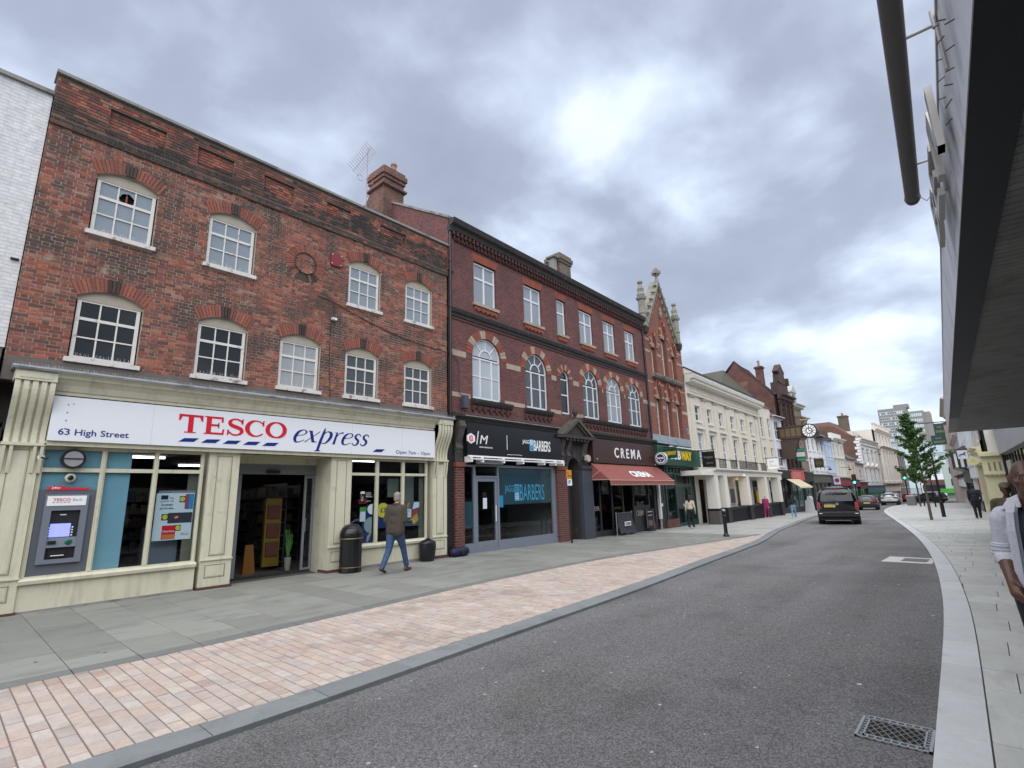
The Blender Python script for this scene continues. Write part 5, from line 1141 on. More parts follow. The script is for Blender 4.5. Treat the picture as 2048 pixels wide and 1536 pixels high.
for z0, z1, H in ((9.12, 9.24, GU), (9.82, 9.90, GU), (7.42, 7.50, GL), (6.10, 6.28, GL), (8.7, 8.85, [])):
    ed = [0] + [v for h in H for v in (h[0] - .14, h[1] + .14)] + [GX]
    for a, b in zip(ed[::2], ed[1::2]):
        if z0 != 8.7: mb.box(a, b, -.012, .02, z0, z1)
mb.build('stone_band', creamstone, gb)
prof_x([(.02, 7.74), (-.12, 7.76), (-.22, 7.86), (-.26, 7.96), (.2, 8.0)], .75, 4.95, 'stone_ledge', stone_grey, gb)
mb = MB(); [mb.box(x, x + .08, -.16, 0, 7.66, 7.76) for x in [.85 + k * .24 for k in range(17)]]; mb.build('ledge_corbel', terra, gb)
st2 = mat('gothic_stone', (.25, .24, .20), rough=.9, var=.25, scale=7, bump=.6, patch=((.12, .11, .10), .6, 3, .55))
for s in (-1, 1):      # raking copings with crockets
    mb = MB(); p0 = (cxg + s * 2.28, 10.45); p1 = (cxg, 13.85); mb.ext([p0, (p0[0] - s * .12, p0[1]), (cxg, 13.66), (cxg, 13.92)], -.16, .45); mb.build('raking_coping', st2, gb)
    for k in range(6):
        t = (k + .6) / 6.6; x = p0[0] + (p1[0] - p0[0]) * t; z = p0[1] + (p1[1] - p0[1]) * t; c = MB(); c.lathe([(.03, 0), (.05, .08), (.13, .14), (.10, .22), (.03, .24)], (x + s * .05, -.05, z), 7); c.build('crocket', st2, gb)
    mb = MB()
    for k in range(8):
        t = (k + .5) / 8; x = p0[0] - s * .18 + (cxg - p0[0] + s * .18) * t * .93; z = 10.55 + 2.95 * t * .93; mb.ext([(x, z), (x - s * .07, z + .06), (x - s * .09, z - .22), (x - s * .02, z - .28)], -.10, -.01)
    mb.build('gable_drops', st2, gb)
mb = MB(); mb.lathe([(.16, 0), (.10, .3), (.08, .5), (.14, .58), (.06, .66)], (cxg, -.05, 13.7), 8); mb.box(cxg - .30, cxg + .30, -.14, .04, 14.32, 14.5); mb.box(cxg - .10, cxg + .10, -.14, .04, 14.2, 14.68); mb.box(cxg - .1, cxg + .1, -.3, .2, 14.32, 14.5); mb.build('cross_finial', st2, gb)
for x in (.30, 5.05):
    mb = MB(); mb.lathe([(.26, 0), (.26, .12), (.20, .16), (.20, .75), (.235, .78), (.235, .85), (.19, .88), (.19, 1.55), (.27, 1.62), (.30, 1.72), (.17, 1.78)], (x, .0, 10.45), 8, rot=PI / 8); o = mb.build('pinnacle', st2, gb)
    mb = MB(); mb.lathe([(.20, 0), (.24, .15), (.17, .3), (.20, .48), (.14, .62), (.12, .7), (.07, .76), (.16, .86), (.15, .94), (.03, 1.0)], (x, 0, 12.2), 8); mb.build('statue_finial', st2, o)
    mb = MB(); mb.ext([(.0, 10.1), (-.14, 10.15), (-.2, 10.35), (-.22, 10.5), (0, 10.5)], x - .2, x + .2, axis='x'); mb.build('corbel', sooty, o)
mb = MB(); mb.lathe([(.07, 0), (.12, .15), (.08, .35), (.10, .5), (.03, .6)], (cxg + .02, -.06, 11.6), 7); mb.build('carved_figure', st2, gb)
MB().box(4.9, GX + .02, -.05, .3, 10.66, 10.75).build('corner_coping', stone_grey, gb); MB().box(-.02, .6, -.08, .3, 10.56, 10.66).build('corner_coping', stone_grey, gb)
mb = MB(); mb.disc(5.15, 5.1, .17, -.03, 0, 24); pq = mb.build('blue_plaque', mat('plaque_blue', (.03, .06, .22), rough=.4), gb); mb = MB(); mb.disc(5.15, 5.1, .17, -.035, -.03, 24, r2=.155); mb.build('rim', ltwhite, pq)
MB().box(.0, GX, -.04, .3, 4.16, 4.60).build('marble_panel', mat('bluegrey_marble', (.28, .34, .38), rough=.4, var=.25, scale=3, patch=((.10, .12, .14), .55, 5, .56)), gb)
gs_ = MB().box(-.3, 5.72, -.40, -.02, 2.98, 3.98).build('green_sign', mat('sign_green', (.010, .060, .038), rough=.35, var=0), gb)
text('SUB', (1.25, 2.72, 3.30, 3.80), mat('letter_offwhite', (.75, .78, .75), var=0), gs_, -.40, .02, bold=.04); text('WAY', (2.75, 4.32, 3.30, 3.80), mat('letter_yellow', (.75, .52, .01), var=0), gs_, -.40, .02, bold=.04)
mb = MB(); mb.box(.9, 4.8, -.62, -.55, 3.92, 3.97); [mb.box(x, x + .03, -.6, -.4, 3.93, 3.96) for x in (1.2, 2.9, 4.6)]; mb.build('sign_light', ltwhite, gs_)
gg = mat('shopfront_green', (.012, .065, .055), rough=.4, var=.05)
f = MB(); y0, y1 = .0, .1
for a, b, c, d in ((1.25, 1.38, -.3, 2.95), (2.62, 2.72, -.3, 2.6), (4.72, 4.82, -.3, 2.6), (5.95 - .4, 5.48, -.3, 2.95), (1.3, 5.48, 2.55, 2.63), (1.3, 5.48, 2.9, 2.98), (2.62, 4.8, 1.93, 2.02), (1.38, 2.62, -.3, .05), (4.8, 5.5, -.3, .05)): f.box(min(a, b), max(a, b), y0, y1, c, d)
for k in range(9): f.box(1.55 + k * .47, 1.60 + k * .47, y0, y1, 2.63, 2.9)
for c, r in ((2.0, .6), (5.12, .33)):
    for j in range(12):
        a, b = PI * j / 12, PI * (j + 1) / 12; f.ext([(c + rr * math.cos(t), 2.0 + rr * .85 * math.sin(t)) for rr, t in ((r - .05, a), (r, a), (r, b), (r - .05, b))], y0, y1)
gf2 = f.build('green_shopfront', gg, gb)
for a, b, c, d in ((1.38, 2.62, .05, 2.55), (4.82, 5.48, .05, 2.55), (2.72, 4.72, 2.02, 2.55), (1.38, 5.48, 2.63, 2.9)): MB().box(a, b, .05, .06, c, d).build('pane', shopglass, gf2)
for a, b in ((2.72, 3.68), (3.72, 4.70)):
    d = MB(); [d.box(*q) for q in ((a, a + .08, .02, .07, -.25, 1.93), (b - .08, b, .02, .07, -.25, 1.93), (a + .08, b - .08, .02, .07, -.25, -.05), (a + .08, b - .08, .02, .07, 1.85, 1.93))]; d = d.build('door', gg, gb); MB().box(a + .08, b - .08, .04, .05, -.05, 1.85).build('pane', shopglass, d); MB().box(b - .16 if a < 3 else a + .1, b - .13 if a < 3 else a + .13, -.02, .02, .8, .95).build('handle', ltwhite, d)
MB().box(1.0, 2.62, -.06, .04, -.35, .22).build('brick_riser', pier, gb)
inn = MB(); inn.box(.1, 5.4, .3, 6, -.4, -.22, 0); inn.box(.1, 5.4, 5.9, 6, -.2, 3, 1); inn.box(.1, 5.4, .1, 6, 2.95, 3, 1); inn.box(.05, .1, .1, 6, -.2, 3, 1); inn.box(5.4, 5.45, .1, 6, -.2, 3, 1); inn.build('shop_interior', [MATS['shop_floor'], MATS['dark_wall']], gb)
d = MB(); d.box(.28, .40, -.02, .06, -.3, 2.9); d.box(.85, 1.0, -.02, .06, -.3, 2.9); d.box(.4, .85, 0, .05, -.25, 2.3, 1); d.box(.55, .7, -.01, .0, .9, 1.05, 2); d.build('side_door', [sooty, mat('brown_door', (.045, .03, .025), rough=.5, var=.3), ltwhite], gb)
# ---------------------------------------------------------------- cream stucco hotel with a white portico
A4 = math.radians(1.7); hb = thing('cream_stucco_hotel', 'long cream stucco hotel with pilasters, sash windows and a white portico over the pavement', 'building', (29.92, 12.44, 0), A4)
stucco = mat('cream_stucco', (.64, .585, .49), rough=.8, var=.06, scale=2, patch=((.40, .36, .29), .35, 1.1, .57), streak=.2)
stucco_w = mat('white_stucco', (.70, .67, .61), rough=.7, var=.06, scale=2, streak=.2)
HX = 15.45
hw_u = [(1.19, 2.13), (3.34, 4.20), (5.60, 6.45), (8.06, 8.96), (10.45, 11.35), (12.85, 13.75)]
hw_l = [(1.22, 2.25), (3.37, 4.40), (5.70, 6.68), (8.14, 9.12), (10.45, 11.48), (12.95, 13.95)]
HH = [(a, b, 5.95, 6.90, 'rect', 0) for a, b in hw_u] + [(a, b, 3.15, 5.18, 'rect', 0) for a, b in hw_l]
mb = MB(); wall(mb, 0, HX, 2.6, 8.2, 0, HH, .18, 0, 1); mb.build('wall', [stucco, stucco_w], hb); MB().box(0, HX, .5, 9, -.5, 9.0).build('building_body', stucco, hb)
MB().box(.1, HX - .1, .2, .5, 2.7, 8).build('dark_backing', black, hb)  # black backing stands in for the dark upper rooms
for a in (.42, 2.55, 4.58, 7.13, 9.41, 11.98, 14.35):
    w = .60; mb = MB(); mb.box(a, a + w, -.10, 0, 2.9, 7.32); mb.build('pilaster', stucco, hb); MB().box(a - .07, a + w + .07, -.17, 0, 7.32, 7.45).build('capital', MATS['worn_plinth'] if 0 else mat('dark_capital', (.30, .26, .21), rough=.8), hb)  # capitals in a darker tone than the stucco pilasters
prof_x([(0, 7.50), (-.13, 7.50), (-.13, 7.66), (-.17, 7.68), (-.17, 7.74), (0, 7.75)], .2, HX, 'architrave', stucco, hb)
prof_x([(0, 8.18), (-.30, 8.22), (-.34, 8.36), (-.55, 8.42), (-.62, 8.60), (-.60, 8.66), (0, 8.72)], .1, HX + .35, 'cornice', stucco_w, hb)
prof_x([(-.60, 8.665), (-.62, 8.70), (0, 8.76), (0, 8.73)], .1, HX + .35, 'cornice_lead', lead, hb)
mb = MB(); x = .3
while x < HX: mb.box(x, x + .16, -.48, -.30, 8.24, 8.36); x += .32
mb.build('modillions', stucco_w, hb, kind='stuff')
MB().box(.1, HX, -.02, .3, 8.7, 9.12).build('parapet', stucco, hb); MB().box(.05, HX + .05, -.06, .35, 9.12, 9.19).build('parapet_coping', sooty, hb)
for i, (a, b) in enumerate(hw_u):
    window(hb, a, b, 5.95, 6.90, 2, (.5, .5), white, pane_mid if i % 2 else pane_dark, y=.12, fw=.05, bw=.025, rail=0)
    mb = MB(); mb.box(a - .12, b + .12, -.09, 0, 5.80, 5.93); mb.box(a - .10, a, -.03, 0, 5.93, 6.98); mb.box(b, b + .10, -.03, 0, 5.93, 6.98); mb.box(a - .1, b + .1, -.03, 0, 6.90, 7.02); mb.build('window_surround', stucco_w, hb)
for i, (a, b) in enumerate(hw_l):
    window(hb, a, b, 3.15, 5.18, 2, (.25, .25, .25, .25), white, curtain_pane if i in (0, 2) else pane_mid, y=.12, fw=.06, bw=.03, rail=1)
    mb = MB(); mb.box(a - .10, a, -.03, 0, 3.1, 5.24); mb.box(b, b + .10, -.03, 0, 3.1, 5.24); mb.box(a - .1, b + .1, -.03, 0, 5.18, 5.27); mb.box(a - .16, b + .16, -.16, 0, 5.42, 5.52); mb.build('window_surround', stucco_w, hb)
rail = mat('railing_iron', (.015, .015, .018), rough=.5)
for a, b in ((.9, 2.5), (3.1, 4.5), (5.35, 6.75), (7.2, 11.7), (12.6, 14.1)):
    mb = MB(); mb.box(a, b, -.55, -.52, 3.56, 3.60); mb.box(a, b, -.55, -.52, 3.02, 3.05); mb.box(a, a + .03, -.55, -.05, 3.56, 3.6); mb.box(b - .03, b, -.55, -.05, 3.56, 3.6); x = a
    while x < b: mb.box(x, x + .022, -.545, -.525, 2.9, 3.6); mb.box(x + .03, x + .10, -.54, -.53, 3.2, 3.22); mb.box(x + .03, x + .10, -.54, -.53, 3.38, 3.40); x += .13
    mb.build('iron_railing', rail, hb)
roofm = mat('mossy_roof', (.065, .058, .043), rough=.9, var=.3, scale=3, bump=.6, patch=((.05, .06, .025), .6, 1.5, .5))
mb = MB(); mb.poly([(8, .4, 8.9), (22.9, .4, 8.9), (22.9, 4.5, 13.7), (15.1, 4.5, 11.9)]); mb.poly([(8, .4, 8.9), (15.1, 4.5, 11.9), (15.1, 8.8, 8.9), (8, 8.8, 8.9)]); mb.poly([(15.1, 4.5, 11.9), (22.9, 4.5, 13.7), (22.9, 8.8, 8.9), (15.1, 8.8, 8.9)]); mb.build('roof', roofm, hb)
# portico
po_w = mat('portico_white', (.74, .71, .65), rough=.6, var=.05, scale=2, streak=.12)
P = MB(); P.box(-2.0, 15.15, -1.16, .0, 2.48, 2.74)
po2 = P.build('portico_beam', po_w, hb)
prof_x([(-1.16, 2.742), (-1.26, 2.75), (-1.36, 2.82), (-1.36, 2.90), (0, 2.94), (0, 2.742)], -2.05, 15.25, 'portico_cornice', po_w, hb) if False else prof_x([(-1.16, 2.742), (-1.26, 2.75), (-1.36, 2.82), (-1.36, 2.90), (0, 2.94), (0, 2.742)], .0, 15.25, 'portico_cornice', po_w, hb)
for a in (.10, 1.66, 6.15, 10.58, 14.35):
    w = .58 if a != .1 else .5; g = G(30 + a)
    MB().box(a, a + w, -1.18, -.62, .60, 2.478).build('portico_column', po_w, hb); MB().box(a - .05, a + w + .05, -1.23, -.57, g - .05, .598).build('column_base', mat('base_black', (.012, .013, .018), rough=.45), hb)
bl = MATS['base_black']
for a, b in ((2.3, 6.1), (6.8, 10.5), (11.2, 14.3)):
    mb = MB(); mb.box(a, b, -1.05, -.85, -.4, .45); mb.box(a - .02, b + .02, -1.10, -.80, .45, .58); x = a + .05
    while x < b - .1: mb.box(x, x + .07, -1.07, -1.05, -.3, .45); x += .2
    mb.build('dwarf_wall', bl, hb)
mb = MB(); mb.box(-.3, .5, -1.35, -.75, -.5, .45); mb.build('stone_planter', mat('planter_stone', (.09, .085, .075), rough=.9, var=.2), hb)
gfw = MB(); wall(gfw, 0, HX, -.5, 2.6, .02, [(.7, 2.0, -.4, 2.3, 'rect', 0), (2.6, 3.2, -.4, 2.2, 'rect', 0), (3.9, 5.7, .5, 2.25, 'rect', 0), (7.6, 9.7, .5, 2.3, 'rect', 0), (11.6, 13.6, .5, 2.3, 'rect', 0)], .2); gfw.build('ground_floor_wall', stucco_w, hb)
MB().box(.1, HX - .1, .45, .5, -.4, 2.6).build('dark_backing', black, hb)  # same black backing in place of dark rooms on the ground floor
for a, b, c in ((3.9, 5.7, 3), (7.6, 9.7, 3), (11.6, 13.6, 3)): window(hb, a, b, .5, 2.3 if a > 6 else 2.25, c, (.7, .3), mat('pub_frame', (.02, .022, .03), rough=.4), pane_dark, y=.08, fw=.08, bw=.05)
MB().box(6.05, 7.0, -.05, .02, .75, 1.7).build('grey_menu_board', mat('board_bluegrey', (.10, .12, .17), rough=.5), hb); MB().box(5.98, 7.07, -.03, .015, .68, 1.77).build('board_frame', white, hb)
MB().box(12.4, 13.2, .0, .09, .6, 1.5).build('yellow_poster', mat('poster_yellow', (.5, .36, .03), var=.3), hb)
lampw = mat('warm_bulb', (1, .72, .35), emit=9, var=0)
for a in (3.6, 4.1, 4.5, 8.4, 8.9): MB().lathe([(.0, 0), (.07, .05), (.08, .11), (.03, .17)], (a, -.35, 2.02 + .08 * math.sin(a * 7)), 10).build('pendant_lamp', lampw, hb)
mb = MB(); [mb.tube([(a, -.35, 2.18), (a + .2, -.35, 2.48)], .012, 4) for a in (3.6, 4.1, 4.5, 8.4, 8.9)]; mb.build('lamp_arm', blackpaint, hb)
mb = MB(); mb.box(5.0, 5.1, -1.25, -1.18, 2.5, 2.62, 1); mb.lathe([(.09, 0), (.10, .08), (.05, .16)], (5.05, -1.35, 2.44), 12, 1); mb.lathe([(.075, -.05), (.09, .0)], (5.05, -1.35, 2.43), 12, 0); mb.build('dome_camera', [blackpaint, white], hb)
# ---------------------------------------------------------------- generic street house
def house(name, label, x0, x1, top, wm, rows, fm=None, pm=None, wsurr=None, corn=None, roof=None, shop=None, depth=9, side='L', yoff=0, base=-2.2, sillc=None, right=False, cat='building'):
    """rows: (z0,z1,[window spans as fractions],kind). right: building on the right side of the street"""
    if right:
        ya, yb = YR(x0) + yoff, YR(x1) + yoff; ang = math.atan2(yb - ya, x1 - x0) + PI; o = thing(name, label, cat, (x1, yb, 0), ang)
    else:
        ya, yb = YL(x0) + yoff, YL(x1) + yoff; ang = math.atan2(yb - ya, x1 - x0); o = thing(name, label, cat, (x0, ya, 0), ang)
    Wd = math.hypot(x1 - x0, yb - ya) - .012; H = []
    zs = shop[1] if shop else base
    for z0, z1, spans, kind in rows:
        for a, b in spans: H.append((a * Wd, b * Wd, z0, z1 if kind != 'round' else z1 - (b - a) * Wd / 2, kind, (b - a) * Wd / 2))
    mb = MB(); wall(mb, 0, Wd, zs, top, 0, H, .14); mb.build('wall', wm, o)
    MB().box(0.001, Wd - .001, .3, depth, base, top - .02).build('building_body', wm, o); MB().box(.02, Wd - .02, .16, .29, zs, top - .05).build('dark_backing', black, o)  # body, plus a black backing standing in for dark rooms
    sd = MB(); sd.box(0, .3, .002, .31, base, top - .001); sd.box(Wd - .3, Wd, .002, .31, base, top - .001) if not shop else None
    if not shop: sd.build('corner', wm, o)
    fm = fm or white; pm = pm or pane_mid
    for h in H:
        window(o, h[0], h[1], h[2], h[3] + (h[5] if h[4] == 'round' else 0) * 0, 2, (.5, .5), fm, pm, y=.09, fw=.06, bw=.04, rail=0)
        if h[4] == 'round': MB().ext([(h[0] + (h[1] - h[0]) * i / 8, top_fn(h)(h[0] + (h[1] - h[0]) * i / 8)) for i in range(9)], .11, .12).build('pane', pm, o)
        mb = MB(); mb.box(h[0] - .08, h[1] + .08, -.08, .0, h[2] - .13, h[2] - .02)
        if wsurr: mb.box(h[0] - .12, h[0], -.04, 0, h[2] - .02, h[3]); mb.box(h[1], h[1] + .12, -.04, 0, h[2] - .02, h[3]); mb.box(h[0] - .16, h[1] + .16, -.07, 0, h[3], h[3] + .14)
        mb.build('window_surround' if wsurr else 'sill', wsurr or sillc or stucco_w, o)
    if corn:
        for z, d, hh, m in corn: prof_x([(0, z - hh), (-d * .4, z - hh * .9), (-d * .55, z - hh * .4), (-d, z - hh * .2), (-d, z), (0, z + .03)], -.02, Wd + .02, 'cornice', m, o)
    if roof:
        kind, rh, rm = roof
        mb = MB()
        if kind == 'gable': mb.ext([(-.35, top - .05), (depth + .2, top - .05), (depth / 2, top + rh)], -.05, Wd + .05, axis='x')
        if kind == 'hip': mb.hexa([(-.2, -.35, top - .05), (Wd + .2, -.35, top - .05), (Wd + .2, depth, top - .05), (-.2, depth, top - .05), (1.5, 1.8, top + rh), (Wd - 1.5, 1.8, top + rh), (Wd - 1.5, depth - 2, top + rh), (1.5, depth - 2, top + rh)])
        mb.build('roof', rm, o)
    if shop:
        z0, z1, fmat, gmat, frm, sign = shop; g = base
        MB().box(0, Wd, -.22, .3, z0, z1).build('shop_fascia', fmat, o); prof_x([(.0, z1), (-.3, z1 + .01), (-.34, z1 + .12), (0, z1 + .18)], 0, Wd, 'fascia_cornice', frm, o)
        n = max(2, int(Wd / 1.5)); fr = MB(); fr.box(0, .25, -.12, .3, base, z0); fr.box(Wd - .25, Wd, -.12, .3, base, z0)
        gx = G(x0)
        fr.box(.25, Wd - .25, -.02, .1, z0 - .1, z0); fr.box(.25, Wd - .25, -.02, .1, base, gx + .45)
        for i in range(1, n): fr.box(.25 + (Wd - .5) * i / n - .04, .25 + (Wd - .5) * i / n + .04, -.02, .1, gx + .45, z0 - .1)
        fr = fr.build('shop_frame', frm, o)
        for i in range(n): MB().box(.25 + (Wd - .5) * i / n + .04, .25 + (Wd - .5) * (i + 1) / n - .04, .03, .04, gx + .45, z0 - .1).build('pane', gmat, fr)
        if sign: text(sign[0], (sign[1] * Wd, sign[2] * Wd, z0 + (z1 - z0) * .25, z0 + (z1 - z0) * .75), sign[3], o, -.22, .01)
    return o, Wd
lit_shop = glass_mat('shop_pane_dark', dark=1, base=(.03, .034, .036), rough=.02); lit_shop2 = glass_mat('shop_pane_teal', dark=1, base=(.07, .13, .13), rough=.04)
sp3 = lambda *c: [(a - .07, a + .07) for a in c]
# cream annexe and white house
house('cream_annexe', 'plain cream rendered house with slim windows between the hotel and the white house', 45.45, 48.85, 8.55, stucco,
      [(5.9, 7.62, [(.13, .36), (.68, .90)], 'rect'), (3.6, 5.05, [(.15, .36), (.68, .88)], 'rect')], shop=(2.35, 2.8, stucco_w, pane_dark, stucco_w, None), corn=[(8.6, .12, .1, stone_grey)])
whi, wd = house('white_town_house', 'narrow white house with dark hipped roof beside the dark red terracotta building', 48.87, 51.75, 7.9, mat('bluewhite_render', (.66, .67, .74), rough=.7, var=.04),
      [(5.95, 7.6, [(.25, .75)], 'rect'), (3.55, 5.1, [(.25, .75)], 'rect')], fm=white, pm=pane_mid, corn=[(8.0, .4, .25, stucco_w)], roof=('hip', 1.6, slate), shop=(2.5, 3.05, blackpaint, pane_dark, blackpaint, None))
# cream awning of the shop beneath
mb = MB(); mb.poly([(1.2, -.25, 2.42), (5.2, -.25, 2.42), (5.2, -1.25, 1.72), (1.2, -1.25, 1.72)]); mb.poly([(1.2, -1.25, 1.72), (5.2, -1.25, 1.72), (5.2, -1.25, 1.6), (1.2, -1.25, 1.6)]); mb.build('awning', mat('cream_canvas', (.62, .54, .36), rough=.8, var=.08), whi)
# terracotta building with clock bracket
terr = mat('deep_red_terracotta', (.06, .030, .026), rough=.75, var=.3, scale=6, bump=.6, patch=((.05, .025, .022), .5, 1.6, .5))
terrb = brick_mat('terracotta_brick', (.17, .055, .045), (.11, .04, .035), (.14, .09, .08), dark=(.05, .03, .03), amt=.5)
tc_, wd = house('terracotta_building', 'tall dark red terracotta building with ornate gable and big brick flank wall', 51.8, 56.1, 10.2, terr,
      [(7.6, 9.4, [(.14, .30), (.42, .58), (.70, .86)], 'round'), (4.3, 6.3, [(.14, .34), (.62, .82)], 'rect')], fm=old_white, pm=pane_dark, wsurr=terr, shop=(2.3, 3.3, mat('salmon_fascia', (.52, .10, .10), rough=.5, var=.1), lit_shop2, blackpaint, ('COFFEE', .15, .7, mat('pinkish', (.6, .3, .28), var=0))), corn=[(10.35, .55, .5, terr), (6.9, .2, .25, terr), (9.7, .25, .25, terr)])
mb = MB(); mb.ext([(0.3, -2), (9, -2), (9, 8.5), (5.0, 12.2), (3.55, 14.1), (2.3, 13.1), (.3, 10.2)], -.02, .35, axis='x'); mb.build('brick_gable', terrb, tc_)
MB().ext([(.2, 10.25), (3.55, 14.15), (3.55, 14.28), (.1, 10.38)], -.06, .40, axis='x').build('gable_coping', sooty, tc_); MB().ext([(3.55, 14.15), (9, 8.6), (9, 8.75), (3.55, 14.28)], -.06, .40, axis='x').build('gable_coping', sooty, tc_)
MB().box(-.04, -.02, 2.5, 4.0, 9.0, 12.0).build('brick_patch', brick_mat('patched_brick', (.20, .09, .06), (.13, .07, .05), (.25, .2, .15)), tc_)
mb = MB(); mb.box(.5, 3.8, 0, .6, 10.3, 11.6); mb.ext([(1.0, 11.6), (3.4, 11.6), (2.9, 12.5), (3.2, 12.8), (2.2, 13.6), (1.2, 12.8), (1.5, 12.5)], -.05, .5); mb.box(.5, .9, -.2, .3, 11.6, 12.3); mb.box(3.4, 3.8, -.2, .3, 11.6, 12.3); mb.build('ornate_gable', terr, tc_)
mb = MB(); mb.poly([(.36, .3, 10.3), (4.2, .3, 10.3), (4.2, 3.5, 13.0), (.36, 3.5, 13.0)]); mb.poly([(.36, 3.5, 13.0), (4.2, 3.5, 13.0), (4.2, 9, 9), (.36, 9, 9)]); mb.build('roof', slate, tc_)
chimney(tc_, .5, 1.1, 1.2, 1.8, 10.5, 13.4, [(.8, 1.5, .6)], terrb)
for x in (.2, 1.5, 2.9, 4.0): MB().box(x, x + .22, -.16, 0, 3.5, 10.1).build('pilaster', terr, tc_)
clk = thing('clock_bracket', 'ornate dark timber bracket with round black and white street clock over the pavement', 'street clock', (51.0, 12.72, 0))
wood = mat('old_carved_wood', (.065, .042, .032), rough=.7, var=.4, scale=9, bump=.8)
mb = MB(); mb.box(-.28, .28, -2.3, .1, 6.02, 6.98); mb.box(-.34, .34, -2.35, .1, 6.98, 7.08); mb.box(-.34, .34, -2.35, .1, 5.94, 6.02); mb.build('beam', wood, clk)
mb = MB(); [mb.box(-.31, -.28, y, y + .35, 6.12, 6.88) for y in (-2.2, -1.75, -1.3, -.85, -.4)]; mb.build('carved_panel', mat('carved_gold', (.13, .085, .045), var=.4, scale=14), clk)
mb = MB(); mb.ext([(-.9, 4.2), (.1, 4.2), (.1, 5.94), (-1.5, 5.94), (-1.2, 5.2)], -.25, .25, axis='x'); mb.build('corbel', wood, clk)
def face_x(mb, cy, cz, r, x0, x1, n=32, m=0, r2=None):
    for i in range(n):
        a, b = 2 * PI * i / n, 2 * PI * (i + 1) / n; q = r2 or 0
        mb.ext([(cy + q * math.cos(a), cz + q * math.sin(a)), (cy + r * math.cos(a), cz + r * math.sin(a)), (cy + r * math.cos(b), cz + r * math.sin(b)), (cy + q * math.cos(b), cz + q * math.sin(b))] if q else [(cy, cz), (cy + r * math.cos(a), cz + r * math.sin(a)), (cy + r * math.cos(b), cz + r * math.sin(b))], x0, x1, m, axis='x')
dm = MB(); face_x(dm, -2.45, 6.50, .62, -.5, .5, m=0); face_x(dm, -2.45, 6.50, .52, -.505, -.5, m=1); face_x(dm, -2.45, 6.5, .27, -.509, -.505, m=0); face_x(dm, -2.45, 6.5, .20, -.512, -.509, m=1)
for k in range(12):
    a = 2 * PI * k / 12; dm.cyl((-.512, -2.45 + .28 * math.sin(a), 6.5 + .28 * math.cos(a)), (-.512, -2.45 + .50 * math.sin(a), 6.5 + .5 * math.cos(a)), .024, n=4, m=0)
dm.build('clock_drum', [blackpaint, ltwhite], clk)
mb = MB(); mb.cyl((-.53, -2.45, 6.5), (-.53, -2.45 - .0, 6.92), .03, n=4); mb.cyl((-.53, -2.45, 6.5), (-.53, -2.72, 6.42), .03, n=4); mb.build('clock_hands', blackpaint, clk)
# golden bull figure on top of the clock beam
gold = mat('dull_gold', (.20, .165, .085), rough=.5, metal=.3, var=.25)
def lathe_x(mb, prof, x, y, z, ax, sc=1):     # blob along direction ax
    pass
bl_ = thing('bull_figure', 'dull golden bull statue standing on top of the clock bracket', 'statue', (50.6, 10.6, 7.08))
bl_.scale = (.62, .62, .62)
def blob(parts, mats, name, parent, vox=.03, smooth=4, tagfn=None):
    """one continuous surface grown from tapered limbs and ellipsoids (voxel union), coloured by nearest limb"""
    mb = MB()
    for p in parts:
        if p[0] == 'c':
            _, a, b, ra, rb, m = p; a, b = Vector(a), Vector(b); d = b - a; L = d.length; q = d.to_track_quat('Z', 'Y')
            pr = []; n = 10
            for i in range(4): t = PI / 2 * i / 4; pr.append((ra * math.sin(t) + 1e-4, -ra * math.cos(t)))
            pr.append((ra, 0)); pr.append((rb, L))
            for i in range(1, 5): t = PI / 2 * i / 4; pr.append((rb * math.cos(t) + 1e-4, L + rb * math.sin(t)))
            k = len(mb.v); mb.lathe(pr, n=n)
            mb.v[k:] = [tuple(a + q @ Vector(v)) for v in mb.v[k:]]
        else:
            _, c, r, rot, m = p; k = len(mb.v); pr = [(math.sin(PI * i / 8) + 1e-4, -math.cos(PI * i / 8)) for i in range(9)]; mb.lathe(pr, n=14)
            M = Matrix.Rotation(rot[2], 3, 'Z') @ Matrix.Rotation(rot[1], 3, 'Y') @ Matrix.Rotation(rot[0], 3, 'X')
            mb.v[k:] = [tuple(Vector(c) + M @ Vector((v[0] * r[0], v[1] * r[1], v[2] * r[2]))) for v in mb.v[k:]]
    me = mb.mesh(name, mats[0]); o = bpy.data.objects.new(name, me); C.objects.link(o)
    md = o.modifiers.new('r', 'REMESH'); md.mode = 'VOXEL'; md.voxel_size = vox
    ms = o.modifiers.new('s', 'SMOOTH'); ms.factor = .5; ms.iterations = smooth
    bpy.context.view_layer.update(); me2 = bpy.data.meshes.new_from_object(o.evaluated_get(bpy.context.evaluated_depsgraph_get()))
    bpy.data.objects.remove(o); me2.materials.clear(); [me2.materials.append(m) for m in mats]; me2.name = name
    if len(mats) > 1:
        P = []
        for p in parts:
            if p[0] == 'c': P.append((Vector(p[1]), Vector(p[2]), p[3], p[4], p[5]))
            else: P.append((Vector(p[1]), None, p[2], p[3], p[4]))
        for f in me2.polygons:
            c = f.center; best = (9e9, 0)
            for a, b, ra, rb, m in P:
                if b is not None:
                    d = b - a; t = clamp((c - a).dot(d) / max(1e-9, d.dot(d)), 0, 1); dist = (c - a - d * t).length - (ra + (rb - ra) * t)
                else:
                    q = c - a; mr = min(ra); dist = (math.sqrt((q.x / ra[0]) ** 2 + (q.y / ra[1]) ** 2 + (q.z / ra[2]) ** 2) - 1) * mr
                if dist < best[0]: best = (dist, m)
            f.material_index = tagfn(c, best[1]) if tagfn else best[1]
    me2.polygons.foreach_set('use_smooth', [True] * len(me2.polygons))
    return link(name, me2, parent)
